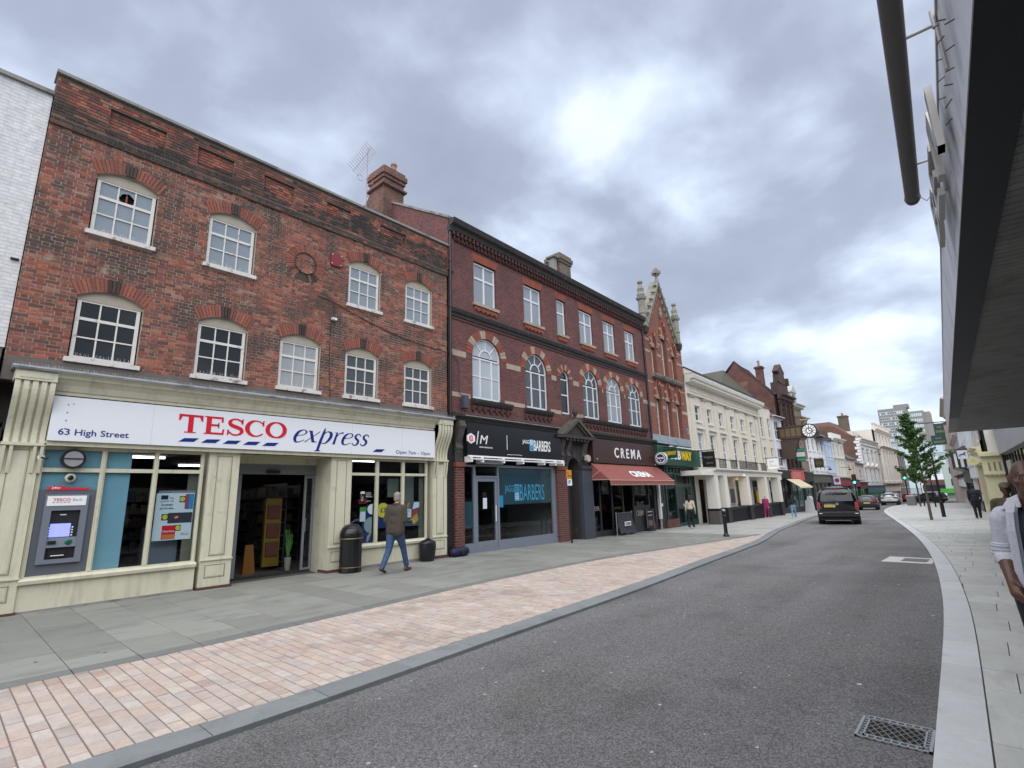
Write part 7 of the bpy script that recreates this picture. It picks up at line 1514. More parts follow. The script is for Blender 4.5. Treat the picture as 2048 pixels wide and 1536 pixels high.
# ---------------------------------------------------------------- street furniture
o = thing('litter_bin', 'tall round black litter bin with domed hood outside the supermarket', 'litter bin', (6.88, 11.47, G(6.9)))
bin_m = mat('bin_black', (.010, .010, .012), rough=.28, var=.08, spec=.5); n = 12
MB().lathe([(.265, 0), (.27, .03), (.26, .11), (.262, .12), (.262, .76), (.27, .77)], n=n, rot=PI / n).build('body', bin_m, o)
gb_ = MB(); gb_.lathe([(.268, .118), (.272, .125), (.268, .135)], n=24); gb_.lathe([(.275, .765), (.28, .775), (.275, .79)], n=24); gb_.build('gold_band', mat('brass_band', (.20, .16, .08), rough=.4, metal=.5), o)
hd = MB(); hd.lathe([(.27, .79), (.275, .86), (.262, .94), (.225, 1.02), (.16, 1.08), (.08, 1.11), (.01, 1.115)], n=28); hd = hd.build('hood', bin_m, o, smooth=True)
sl_ = MB()
pts = []
for i in range(9):
    a = math.radians(212 + (268 - 212) * i / 8); pts.append(a)
for a, b in zip(pts, pts[1:]): sl_.poly([(.279 * math.cos(a), .279 * math.sin(a), .87), (.279 * math.cos(b), .279 * math.sin(b), .87), (.22 * math.cos(b), .22 * math.sin(b), 1.035), (.22 * math.cos(a), .22 * math.sin(a), 1.035)])
sl_.build('mouth', black, o)
def bag(name, label, cat, x, y, rx, ry, h, m, seed):
    o = thing(name, label, cat, (x, y, G(x))); mb = MB(); n, k = 26, 14; rr = random.Random(seed)
    for j in range(k + 1):
        t = j / k; pr = (.84 + .20 * math.sin(min(1, t * 1.3) * PI * .62)) if t < .88 else (1.0 - ((t - .88) / .12) ** 1.6 * .62)
        for i in range(n):
            a = 2 * PI * i / n; w = 1 + .10 * noise.noise(Vector((math.cos(a) * 2.6, math.sin(a) * 2.6, t * 3 + seed))) + .05 * noise.noise(Vector((math.cos(a) * 7, math.sin(a) * 7, t * 9)))
            mb.v.append((rx * pr * w * math.cos(a), ry * pr * w * math.sin(a), h * t + .03 * noise.noise(Vector((math.cos(a) * 3, math.sin(a) * 3, seed))) * (t > .8)))
    for j in range(k):
        for i in range(n): mb.f.append((j * n + i, j * n + (i + 1) % n, (j + 1) * n + (i + 1) % n, (j + 1) * n + i)); mb.m.append(0)
    mb.f.append(tuple(range(k * n, k * n + n))); mb.m.append(0); mb.build('bag', m, o, smooth=True); return o
bagm = mat('bin_liner', (.009, .010, .013), rough=.33, var=.15, bump=1.0, bscale=14)
b_ = bag('bin_bag', 'full black plastic bin bag standing against the cream shopfront', 'bin bag', 9.30, 11.58, .235, .20, .57, bagm, 3)
mb = MB(); mb.lathe([(.06, .55), (.04, .585), (.09, .60), (.02, .605)], n=8); mb.build('knot', bagm, b_)
o = thing('duffel_bag', 'dark blue rolled holdall lying on the pavement at the foot of the downpipe', 'bag', (10.55, 11.62, G(10.5)), .05)
blob([('c', (-.25, 0, .13), (.25, .02, .13), .125, .12, 0), ('e', (.1, -.02, .16), (.16, .11, .11), (0, 0, 0), 0), ('e', (-.18, 0, .12), (.13, .13, .12), (0, 0, 0), 0), ('c', (-.1, -.11, .18), (.05, -.13, .08), .02, .02, 0), ('c', (.1, -.1, .2), (.16, -.14, .03), .016, .016, 0), ('c', (.0, -.12, .05), (.06, -.16, .012), .02, .012, 0)], [mat('holdall_blue', (.007, .010, .045), rough=.6, var=.3, scale=14, bump=.8)], 'holdall', o, .018, 2)
mb = MB(); mb.tube([(-.15, -.125, .16), (-.08, -.15, .09), (0, -.14, .13), (.1, -.13, .17)], .01, 5); mb.build('strap', blackpaint, o)
# windbreak barrier and menu frame outside the cafe
o = thing('cafe_windbreak', 'dark grey canvas windbreak with white lettering on steel posts outside the cafe', 'windbreak', (19.5, 11.66, G(19.5)), .10)
stl = mat('brushed_steel', (.42, .42, .41), rough=.3, metal=.8)
mb = MB(); [mb.cyl((x, 0, .0), (x, 0, .98), .022) for x in (0, 1.62)]; [mb.lathe([(.15, 0), (.15, .02), (.03, .04)], (x, 0, 0), 16) for x in (0, 1.62)]; mb.cyl((0, 0, .93), (1.62, 0, .93), .01); mb.build('steel_posts', stl, o)
mb = MB(); N = 16
for i in range(N):
    for j in range(8):
        def P(i, j): t = i / N; s = j / 8; return (.06 + t * 1.5 + .10 * (1 - s) * (t), -.03 + .03 * math.sin(t * 17) * (1 - s) - .12 * (1 - s) ** 2, .93 - .86 * (1 - s) + .04 * (1 - s) * math.sin(t * 5))
        mb.poly([P(i, j), P(i + 1, j), P(i + 1, j + 1), P(i, j + 1)])
mb.build('canvas', mat('canvas_grey', (.04, .043, .055), rough=.85, var=.15, bump=.4), o, smooth=True)
MB().box(.48, 1.12, -.16, -.15, .38, .56).build('label_patch', ltwhite, o); text('CREMA', (.52, 1.08, .41, .53), MATS['sign_black'], o, -.16, .003, bold=.03)
o = thing('menu_stand', 'black oval footed menu frame standing at the cafe window', 'menu stand', (23.2, 12.02, G(23.2)))
mb = MB(); mb.box(-.36, .36, -.02, .02, .14, 1.02); mb.lathe([(.40, 0), (.40, .04), (.30, .07)], n=20, sy=.45); mb.box(-.36, -.33, -.03, -.02, .14, 1.02, 1); mb.box(.33, .36, -.03, -.02, .14, 1.02, 1); mb.build('frame', [blackpaint, steelgrey], o)
mb = MB(); mb.box(-.24, .22, -.028, -.02, .88, .90); mb.box(-.2, .2, -.028, -.02, .72, .74); mb.build('chalk_line', ltwhite, o); MB().box(-.22, .22, -.027, -.02, .25, .5).build('picture', mat('food_picture', (.18, .09, .07), var=.8, scale=25), o)
o = thing('bollard', 'black cast iron bollard with grey cap ring on the pavement by the sandstone setts', 'bollard', (21.05, 7.70, G(21)))
MB().lathe([(.115, 0), (.115, .05), (.085, .09), (.07, .14), (.068, .74), (.085, .76), (.085, .79), (.066, .82), (.066, .90), (.088, .92), (.088, .95), (.07, .97)], n=14).build('shaft', bin_m, o); MB().lathe([(.07, .97), (.072, 1.0), (.05, 1.04), (.01, 1.055)], n=14).build('cap', mat('cap_grey', (.30, .30, .30), rough=.4), o)
o = thing('grey_cabinet', 'grey street cabinet with white top on the right pavement island', 'street cabinet', (80, 6.45, G(80)), -.1); MB().box(-.35, .35, -.42, .42, 0, 1.12).build('body', mat('cabinet_grey', (.17, .17, .18), rough=.5), o); MB().box(-.38, .38, -.45, .45, 1.12, 1.18).build('lid', white, o)
def lamppost(x, y, h, label, r=.06, box=True):
    o = thing('lamp_post', label, 'post', (x, y, G(x)), 0, None); mb = MB(); mb.lathe([(r * 1.5, 0), (r * 1.5, .9), (r, 1.0), (r * .8, h), (r * .8, h + .05)], n=10); mb.build('shaft', blackpaint, o)
    if box: MB().box(-.12, .12, -.3, .25, 1.25, 1.95).build('notice_box', blackpaint, o)
    return o
lamppost(42.1, 1.93, 3.75, 'black post leaning over the right pavement beside the young tree', .07, False)
lamppost(70.8, 3.75, 3.5, 'slim black post farther along the right pavement', .05, False); lamppost(76, 5.0, 2.6, 'short black post near the grey cabinet', .05, False); lamppost(83, 5.9, 2.8, 'black post behind the grey street cabinet', .06, False)
# ---------------------------------------------------------------- trees
bark = mat('tree_bark', (.10, .085, .065), rough=.9, var=.3, scale=20, bump=.8)
leafm = bpy.data.materials.new('foliage'); leafm.use_nodes = True
def leaf_nodes():
    nt = leafm.node_tree; N = nt.nodes; L = nt.links; b = N['Principled BSDF']; b.inputs['Roughness'].default_value = .5
    g = N.new('ShaderNodeNewGeometry'); cr = N.new('ShaderNodeValToRGB'); L.new(g.outputs['Random Per Island'], cr.inputs[0]); e = cr.color_ramp.elements
    e[0].color = (.025, .07, .018, 1); e[1].color = (.11, .20, .035, 1); k = e.new(.5); k.color = (.055, .125, .025, 1)
    L.new(cr.outputs[0], b.inputs['Base Color']); t = N.new('ShaderNodeBsdfTranslucent'); L.new(cr.outputs[0], t.inputs[0]); ms = N.new('ShaderNodeMixShader'); ms.inputs[0].default_value = .3
    L.new(b.outputs[0], ms.inputs[1]); L.new(t.outputs[0], ms.inputs[2]); L.new(ms.outputs[0], N['Material Output'].inputs[0])
leaf_nodes()
def tree(x, y, H, label, lean=(.0, .2), crown0=.34, rad=1.15, n=5200, seed=1, leaf=.06, group=None):
    rr = random.Random(seed); o = thing('street_tree', label, 'tree', (x, y, G(x))); tk = MB(); P = []
    for i in range(9): t = i / 8; P.append(Vector((lean[0] * t * t + .03 * math.sin(t * 9), lean[1] * t * t + .03 * math.sin(t * 7 + 1), H * .97 * t)))
    for i, (a, b) in enumerate(zip(P, P[1:])): tk.cyl(a, b, .075 * (1 - i / 9), .075 * (1 - (i + 1) / 9) + .004, 8)
    tips = []
    for k in range(34):
        t = crown0 + (1 - crown0) * (k / 34) ** 1.0; i = min(7, int(t * 8)); a = P[i] + (P[i + 1] - P[i]) * (t * 8 - i); ph = k * 2.4 + rr.random(); up = .35 + .5 * t
        env = rad * (1 - ((t - crown0) / (1 - crown0)) ** .8) * (.65 + .5 * rr.random()) + .10
        if t < crown0 + .08: env *= .75
        b = a + Vector((math.cos(ph) * env, math.sin(ph) * env, env * up)); m = (a + b) / 2 + Vector((0, 0, -.06 * env)); tk.cyl(a, m, .020, .013, 5); tk.cyl(m, b, .013, .005, 4)
        for s in range(7):
            q = .25 + .75 * s / 6; c = a + (b - a) * q; tips.append((c, (.13 + .14 * rr.random()) * (1.15 - .5 * t)))
    tk.build('trunk', bark, o)
    lf = MB()
    for k in range(n):
        c, r = tips[rr.randrange(len(tips))]; d = Vector((rr.gauss(0, 1), rr.gauss(0, 1), rr.gauss(0, .55))); d = d.normalized() * r * rr.random() ** .5; p = c + d
        u = Vector((rr.gauss(0, 1), rr.gauss(0, 1), rr.gauss(0, .5))).normalized(); v = u.cross(Vector((rr.gauss(0, 1), rr.gauss(0, 1), rr.gauss(0, 1)))).normalized(); s = leaf * rr.uniform(.7, 1.4)
        lf.poly([p - u * s, p + v * s * .55, p + u * s, p - v * s * .55])
    lf.build('crown', leafm, o, kind='stuff'); return o
tree(37.55, 2.26, 6.15, 'young street tree with bushy conical green crown and thin trunk on the right pavement', lean=(.0, .35), crown0=.33, rad=1.75, n=6500, seed=4, leaf=.07)
tree(73.5, 5.15, 4.6, 'second smaller street tree with thin grey trunk farther along the right pavement', lean=(0, .2), crown0=.55, rad=1.1, n=1800, seed=8, leaf=.09)
# ---------------------------------------------------------------- vehicles
tyre = mat('tyre', (.012, .012, .012), rough=.85); alloy = mat('alloy', (.35, .35, .36), rough=.3, metal=.8); lampred = mat('tail_red', (.30, .008, .015), rough=.15, var=0, coat=.5); plate_y = mat('plate_yellow', (.62, .50, .12), rough=.4, var=.03)
carglass = glass_mat('car_glass', dark=1, base=(.012, .014, .016), rough=.02)
def shell(secs, m, n=20, exp=3.2):
    """secs along x: (x, half width low, half width high, z0, zbelt, ztop)"""
    mb = MB(); ring = []
    for (x, wl, wt, z0, zb, zt) in secs:
        pts = []
        for i in range(n):
            a = 2 * PI * i / n - PI / 2; c, s = math.cos(a), math.sin(a); sx = math.copysign(abs(c) ** (2 / exp), c); sz = math.copysign(abs(s) ** (2 / exp), s)
            z = (z0 + zt) / 2 + (zt - z0) / 2 * sz; w = wl if z < zb else wl + (wt - wl) * ((z - zb) / max(.01, zt - zb)); pts.append((x, sx * w, z))
        ring.append(pts)
    for pts in ring: mb.v += pts
    for k in range(len(ring) - 1):
        for i in range(n): j = (i + 1) % n; mb.f.append((k * n + i, k * n + j, (k + 1) * n + j, (k + 1) * n + i)); mb.m.append(0)
    mb.f.append(tuple(range(n - 1, -1, -1))); mb.m.append(0); mb.f.append(tuple(range((len(ring) - 1) * n, len(ring) * n))); mb.m.append(0)
    return mb
def wheels(o, xs, hw, r, z=0):
    for x in xs:
        for s in (-1, 1):
            mb = MB(); mb.cyl((x, s * (hw - .22), r), (x, s * hw, r), r, n=20); w = mb.build('wheel', tyre, o); MB().cyl((x, s * (hw - .02), r), (x, s * (hw + .005), r), r * .62, n=16).build('rim', alloy, w)
def vehicle(name, label, cat, x, y, ang, kind, paint, glassm=None, plate='AB12 CDE', group=None):
    """rear at local x=0, bonnet towards +x"""
    o = thing(name, label, cat, (x, y, G(x) - .038), ang, group)
    if kind == 'van':
        L, hw, r = 4.95, .955, .33
        S_ = [(0.0, .86, .74, .42, 1.05, 1.70), (.05, .92, .80, .34, 1.05, 1.84), (.25, .955, .82, .30, 1.05, 1.88), (1.2, .965, .83, .30, 1.05, 1.90), (3.2, .965, .82, .30, 1.05, 1.88), (3.7, .96, .74, .30, 1.05, 1.62), (4.2, .95, .80, .30, 1.0, 1.12), (4.8, .90, .8, .32, .9, .98), (4.95, .80, .7, .38, .8, .86)]
    elif kind == 'hatch':
        L, hw, r = 4.1, .88, .31
        S_ = [(0, .78, .66, .38, .85, .98), (.06, .86, .70, .30, .88, 1.08), (.35, .88, .62, .26, .92, 1.36), (.9, .885, .62, .25, .92, 1.44), (2.2, .885, .64, .25, .92, 1.43), (3.0, .88, .66, .25, .9, 1.02), (3.8, .84, .75, .28, .8, .86), (4.1, .74, .6, .36, .7, .72)]
    else:
        L, hw, r = 4.6, .98, .38
        S_ = [(0, .88, .72, .45, .98, 1.10), (.06, .96, .76, .36, 1.0, 1.22), (.4, .985, .68, .32, 1.02, 1.56), (1.0, .99, .70, .32, 1.02, 1.66), (2.4, .99, .70, .32, 1.02, 1.62), (3.3, .98, .75, .32, 1.0, 1.14), (4.3, .92, .8, .34, .9, .98), (4.6, .82, .7, .42, .8, .84)]
    b = shell(S_, paint).build('body', paint, o); b.data.polygons.foreach_set('use_smooth', [True] * len(b.data.polygons)); autosmooth(b, 50)
    sb = b.modifiers.new('s', 'SUBSURF'); sb.levels = 1; sb.render_levels = 1
    wheels(o, (.82, L - .85), hw - .02, r)
    arch = MB(); [arch.cyl((q, s * (hw - .30), r), (q, s * (hw + .004), r), r * 1.13, n=20) for q in (.82, L - .85) for s in (-1, 1)]; arch.build('wheel_arch', rub, o)
    MB().box(.1, L - .1, -hw + .1, hw - .1, .22, .40).build('underbody', rub, o)
    hi = {'van': 1.90, 'hatch': 1.44, 'suv': 1.66}[kind]
    if kind == 'van':
        g = MB(); g.hexa([(-.035, .74, 1.16), (-.035, -.74, 1.16), (.02, -.74, 1.16), (.02, .74, 1.16), (.045, .66, 1.70), (.045, -.66, 1.70), (.10, -.66, 1.70), (.10, .66, 1.70)]); g = g.build('rear_window', carglass, o)
        sg_ = MB(); [sg_.hexa([(.45, s * .945, 1.14), (3.35, s * .945, 1.14), (3.35, s * .90, 1.14), (.45, s * .90, 1.14), (.5, s * .848, 1.66), (3.1, s * .845, 1.66), (3.1, s * .8, 1.66), (.5, s * .8, 1.66)]) for s in (-1, 1)]; sg_.build('side_window', carglass, o)
        for s in (-1, 1):
            q = MB(); q.hexa([(-.03, s * .93, .80), (-.03, s * .76, .80), (.05, s * .76, .80), (.06, s * .95, .80), (.0, s * .90, 1.12), (.0, s * .79, 1.12), (.06, s * .79, 1.12), (.10, s * .93, 1.12)]); q.build('tail_light', lampred, o)
        bp_ = MB(); bp_.box(-.07, .12, -.90, .90, .40, .62); bp_.build('rear_bumper', mat('bumper_black', (.008, .008, .010), rough=.6), o); bevel(bpy.context.scene.objects[o.children[-1].name], .03, 2)
        MB().box(-.075, -.06, -.80, .80, .615, .63).build('chrome_strip', alloy, o); [MB().box(-.075, -.06, s * .80 - .07, s * .80 + .07, .54, .57).build('reflector', ltwhite, o) for s in (-1, 1)]
        MB().box(-.045, -.03, -.05, .55, 1.005, 1.03).build('handle_bar', alloy, o)
        pl_ = MB().box(-.05, -.035, .10, .60, .86, .985).build('number_plate', plate_y, o); tx = text('SK22 LZH', (0, .42, 0, .08), blackpaint, pl_, 0, .002); tx.rotation_euler = (0, 0, -PI / 2); tx.location = (-.052, .56, .885)
        mb = MB(); mb.cyl((-.05, 0, 1.02), (-.035, 0, 1.02), .055, n=18); mb.build('badge_disc', alloy, o); bd = MB(); face_x(bd, 0, 1.02, .065, -.062, -.05, 20, 0, r2=.052); [bd.cyl((-.056, 0, 1.02), (-.056, .055 * math.sin(t), 1.02 + .055 * math.cos(t)), .006, n=4) for t in (0, 2.09, 4.19)]; bd.build('badge', alloy, o)
        mb = MB(); mb.tube([(-.05, 0, 1.16), (-.045, .1, 1.20), (-.01, .45, 1.26)], .012, 5); mb.build('wiper', rub, o)
        MB().box(.02, .22, -.66, .66, 1.76, 1.83).build('roof_spoiler', paint, o); MB().box(-.02, .03, -.2, .2, 1.765, 1.80).build('brake_light', lampred, o); MB().tube([(-.04, .87, .75), (-.02, .86, 1.1)], .01).build('seam', rub, o)
        for s in (-1, 1): MB().box(3.45, 3.6, s * 1.12 - .12 * (s > 0), s * 1.12 + .12 * (s < 0), 1.1, 1.32).build('door_mirror', paint, o)
    else:
        top = hi - .12; zb = 1.0 if kind == 'hatch' else 1.12; wb = .62 if kind == 'hatch' else .72
        g = MB(); g.hexa([(.02, wb, zb), (.02, -wb, zb), (.09, -wb, zb), (.09, wb, zb), (.33, wb * .86, top), (.33, -wb * .86, top), (.4, -wb * .86, top), (.4, wb * .86, top)]); g.build('rear_window', carglass, o)
        q = MB(); [q.hexa([(.6, s * hw * .955, zb), (2.9, s * hw * .955, zb), (2.9, s * hw * .9, zb), (.6, s * hw * .9, zb), (.8, s * hw * .78, top), (2.3, s * hw * .78, top), (2.3, s * hw * .7, top), (.8, s * hw * .7, top)]) for s in (-1, 1)]; q.build('side_window', carglass, o)
        for s in (-1, 1): MB().box(-.02, .12, min(s * .5, s * (hw - .03)), max(s * .5, s * (hw - .03)), zb - .24, zb - .08 + (.12 if kind == 'hatch' else 0)).build('tail_light', lampred if kind == 'hatch' else mat('tail_dark', (.06, .01, .01), rough=.2), o)
        MB().box(-.03, .0, -.26, .26, .62, .74).build('number_plate', plate_y, o); MB().box(-.05, .1, -hw + .1, hw - .1, .34, .52).build('rear_bumper', rub, o)
        MB().box(-.03, .02, -hw + .2, hw - .2, zb - .13, zb - .10).build('light_strip', rub if kind != 'hatch' else alloy, o)
    return o
black_car = mat('black_car_paint', (.006, .006, .010), rough=.12, var=0, coat=.8); white_car = mat('white_car_paint', (.82, .83, .86), rough=.3, var=0, coat=.3); grey_car = mat('dark_car_paint', (.04, .042, .045), rough=.2, var=0, coat=.6); red_car = mat('red_car_paint', (.42, .012, .03), rough=.2, var=0, coat=.6); blue_car = mat('silver_blue_paint', (.20, .23, .30), rough=.3, metal=.3, var=0, coat=.5)
pc_ = vehicle('people_carrier', 'black people carrier van driving away in the middle of the road', 'van', 31.9, 5.72, .19, 'van', black_car); pc_.scale = (1, 1, 1.04)
vehicle('hatchback', 'dark grey hatchback with red tail lights just beyond the black van', 'car', 60.5, 8.35, .09, 'hatch', grey_car)
vehicle('white_suv', 'white sport utility car driving away in front of the ornate cream building', 'car', 85.5, 9.25, .04, 'suv', white_car)
vehicle('red_hatchback', 'red parked car behind the grey street cabinet', 'car', 113, 9.5, .0, 'hatch', red_car, group=None)
vehicle('silver_car', 'silver blue car with dark front in the distance behind the thin tree trunk', 'car', 118, 7.3, PI, 'hatch', blue_car)
vehicle('black_distant_car', 'small black car at the far end of the road beyond the red car', 'car', 119, 8.6, .2, 'hatch', grey_car)
vehicle('dark_parked_car', 'dark parked car beside the pole at the far end of the right pavement', 'car', 103, 4.2, 1.2, 'suv', grey_car)
# ---------------------------------------------------------------- people
skin_p = mat('skin_pale', (.52, .30, .22), rough=.55, var=.05); skin_d = mat('skin_dark', (.10, .045, .03), rough=.45, var=.12, scale=30); hair_g = mat('hair_grey', (.27, .23, .21), rough=.8, var=.2, scale=60); hair_b = mat('hair_black', (.012, .010, .010), rough=.6, var=.2); hair_br = mat('hair_brown', (.08, .045, .03), rough=.7)
def cloth(name, c, **k): return mat(name, c, rough=.85, var=.14, scale=k.pop('scale', 9), bump=.4, **k)
def person(label, x, y, yaw, H=1.75, top=None, leg=None, shoe=None, skin=None, hair=None, hairk='short', stride=.35, arms=(-.3, .3), elb=(.25, .25), coat=0, fem=0, vox=.022, bag=None, group=None, bulk=1.0, hood=False, sleeve=1.0, lean=.04, z=None):
    """yaw: heading; local +x forward, +y left. arms/elb: shoulder swing and elbow bend (right, left)"""
    o = thing('person', label, 'person', (x, y, G(x) + .002 if z is None else z), yaw, group); s = H / 1.75; m_top, m_leg, m_shoe, m_skin, m_hair = 0, 1, 2, 3, 4
    P = []; c = lambda a, b, ra, rb, m: P.append(('c', tuple(v * s for v in a), tuple(v * s for v in b), ra * s, rb * s, m)); e = lambda a, r, m, rot=(0, 0, 0): P.append(('e', tuple(v * s for v in a), tuple(v * s for v in r), rot, m))
    hipz = .92; feet = []
    for sd, sg in ((-1, 1), (1, -1)):     # right leg forward, left leg back
        fx = sg * stride; th = math.asin(clamp(fx / .92, -.9, .9)); hy = sd * .09
        if sg > 0: kx, kz = .44 * math.sin(th) + .03, hipz - .44 * math.cos(th); ax, az = kx + .40 * math.sin(th * .95), kz - .41 * math.cos(th * .95)
        else: kx, kz = .44 * math.sin(th * .55), hipz - .44 * math.cos(th * .55); ax = kx + .42 * math.sin(th * 1.55); az = kz - .42 * math.cos(th * 1.55)
        az = max(az, .075)
        c((0, hy, hipz - .02), (kx, hy, kz), .098 * bulk, .072, m_leg); c((kx, hy, kz), (ax, hy * .9, az), .072, .060, m_leg)
        if sg > 0: c((ax - .04, hy * .9, .045), (ax + .15, hy, .035), .042, .034, m_shoe)
        else:
            up = az - .075; c((ax - .05, hy * .9, .05 + up * 1.0), (ax + .13, hy, .038 + up * .05), .042, .034, m_shoe)
        c((ax, hy * .9, az), (ax - .01, hy * .9, az - .03), .045, .045, m_shoe)
    sh = .185 if fem else .205; bw = bulk
    L = lean
    e((0, 0, .95), (.115 * bw, .155 * bw, .13), m_leg if not coat else m_top); e((L * .4, 0, 1.12), (.115 * bw, .145 * bw, .18), m_top); e((L, 0, 1.30), (.12 * bw, .175 * bw, .17), m_top); c((L, -sh * .8, 1.42), (L, sh * .8, 1.42), .062, .062, m_top); c((L, 0, 1.40), (L * 1.3, 0, 1.52), .062, .052, m_skin if not hood else m_top)
    if coat:
        for sd in (-1, 1): c((L * .8, sd * .085, 1.34), (0, sd * .085, coat + .03), .098 * bw, .112 * bw, m_top)
        e((0, 0, coat + .02), (.12 * bw, .17 * bw, .05), m_top)
    hx = L * 1.6 + .015; hz = 1.635
    e((hx, 0, hz + .01), (.096, .074, .115), m_skin); e((hx + .02, 0, hz - .05), (.070, .055, .075), m_skin); e((hx + .098, 0, hz - .01), (.018, .013, .022), m_skin); e((hx, .075, hz - .005), (.02, .012, .03), m_skin); e((hx, -.075, hz - .005), (.02, .012, .03), m_skin)
    hands = []
    for k, sd in ((0, -1), (1, 1)):
        a, b = arms[k], elb[k]; S0 = Vector((L, sd * sh, 1.41)); E = S0 + Vector((.29 * math.sin(a), sd * .045, -.29 * math.cos(a))); F = E + Vector((.25 * math.sin(a + b), -sd * .01, -.25 * math.cos(a + b))); Hn = F + Vector((.09 * math.sin(a + b), 0, -.09 * math.cos(a + b)))
        c(S0, E, .056 * bw, .046, m_top)
        if sleeve >= 1: c(E, F, .046, .036, m_top)
        else: c(E, E + (F - E) * sleeve, .050, .046, m_top); c(E + (F - E) * sleeve, F, .036, .027, m_skin)
        c(F, Hn, .027, .030, m_skin); hands.append((F, Hn, sd))
        dr = (Hn - F).normalized()
        for q in range(4): p = Hn + Vector((0, 0, 0)) + Vector(((q - 1.5) * .016, 0, 0)); c(p, p + dr * (.055 + .008 * (1.5 - abs(q - 1.5))) + Vector((0, -sd * .012, 0)), .009, .007, m_skin)
        c(F + dr * .03, F + dr * .08 + Vector((.035, 0, 0)), .010, .008, m_skin)
    b = blob(P, [top, leg, shoe, skin, hair], 'body', o, vox, 3)
    if hair and hairk != 'none':
        hp = []
        if hairk == 'short': hp = [('e', ((hx - .012) * s, 0, (hz + .045) * s), (.098 * s, .082 * s, .092 * s), (0, 0, 0), 0), ('e', ((hx - .04) * s, 0, (hz - .02) * s), (.066 * s, .076 * s, .08 * s), (0, 0, 0), 0)]
        if hairk == 'long': hp = [('e', ((hx - .012) * s, 0, (hz + .04) * s), (.105 * s, .09 * s, .095 * s), (0, 0, 0), 0), ('c', ((hx - .05) * s, 0, hz * s), ((hx - .09) * s, 0, (hz - .24) * s), .085 * s, .07 * s, 0)]
        if hairk == 'hat': hp = [('e', ((hx) * s, 0, (hz + .07) * s), (.11 * s, .095 * s, .07 * s), (0, 0, 0), 0), ('e', ((hx + .09) * s, 0, (hz + .04) * s), (.07 * s, .06 * s, .012 * s), (0, 0, 0), 0)]
        if hp: blob(hp, [hair], 'hat' if hairk == 'hat' else 'hair', o, .016, 2)
    return o, s, hands, b
jeans = cloth('blue_denim', (.035, .075, .16), scale=14, patch=((.07, .13, .24), .5, 7, .55)); tweed = cloth('brown_tweed', (.058, .046, .038), scale=40); browns = mat('brown_leather', (.10, .035, .025), rough=.45); blackc = cloth('black_cloth', (.012, .012, .014)); blacks = mat('black_shoe', (.012, .012, .012), rough=.4); whites = mat('white_trainer', (.7, .7, .68), rough=.6)
o, s, hn, bd = person('elderly man in a long brown tweed jacket and jeans walking past the supermarket window', 7.40, 10.42, .34, 1.82, tweed, jeans, browns, skin_p, hair_g, 'short', .36, (.0, -.30), (1.45, .9), coat=.86, bulk=1.30, vox=.017)
col = MB(); col.lathe([(.078, 0), (.085, .03), (.075, .05)], (.05, 0, 1.53), 14); col.build('collar', mat('rust_collar', (.12, .05, .04), rough=.8), o)
person('woman in a cream jacket and black trousers walking away carrying a black shoulder bag', 25.3, 10.9, .05, 1.62, cloth('cream_jacket', (.58, .52, .42)), blackc, whites, skin_p, hair_b, 'long', .10, (.1, -.1), (.2, .2), fem=1, bulk=1.1)
o = thing('shoulder_bag', 'black shoulder bag hanging at the side of the woman in the cream jacket', 'bag', (25.2, 10.66, G(25.3) + .72), .3); blob([('e', (0, 0, .1), (.13, .05, .12), (0, 0, 0), 0), ('c', (0, 0, .2), (.02, .08, .62), .014, .014, 0)], [blackpaint], 'bag', o, .014, 2)
person('woman all in magenta walking away past the hotel wall', 39.15, 11.35, .1, 1.56, cloth('magenta_cloth', (.28, .02, .10)), MATS['magenta_cloth'], whites, skin_p, mat('hair_silver', (.55, .50, .50)), 'short', .2, fem=1, bulk=1.15, coat=.75, vox=.03)
person('woman in a black top and blue jeans walking away along the left pavement', 38.6, 9.5, .1, 1.50, blackc, cloth('pale_jeans', (.16, .26, .42)), whites, skin_p, hair_b, 'long', .22, (.5, -.6), (.4, .3), fem=1, bulk=1.1, vox=.03)
person('woman in a white blouse and black skirt by the white pavement board', 55.0, 12.0, PI + .2, 1.66, cloth('white_blouse', (.62, .60, .64)), blackc, blacks, skin_p, hair_br, 'long', .12, (.3, .3), (1.2, 1.2), fem=1, bulk=1.15, vox=.035, coat=.62)
person('man in dark clothes and cap walking away on the right pavement beyond the canopy', 39.9, .30, .05, 1.90, cloth('navy_jacket', (.018, .02, .032)), blackc, blacks, skin_d, hair_b, 'short', .12, bulk=1.3, vox=.025)
person('person in an olive cap half hidden behind the man in grey hoodie', 13.0, -.34, PI, 1.66, cloth('olive_coat', (.09, .085, .05)), blackc, blacks, skin_d, cloth('olive_cap', (.15, .13, .07)), 'hat', .2)
person('distant person in a dark coat near the far parked cars', 98, 5.3, PI, 1.8, blackc, blackc, blacks, skin_p, hair_b, 'short', .2, vox=.04)
# the near man in a grey hoodie, cut by the right edge of the picture
hood = cloth('grey_marl_hoodie', (.50, .50, .56), scale=60); tee = cloth('black_tee', (.012, .014, .03))
NX, NY = 4.90, -.240
o = thing('person', 'man in open light grey hoodie over black top walking closest at the right edge', 'person', (NX, NY, G(4.8)), PI - .06)
P = []; cc = lambda a, b, ra, rb, m: P.append(('c', a, b, ra, rb, m)); ee = lambda a, r, m, rot=(0, 0, 0): P.append(('e', a, r, rot, m))
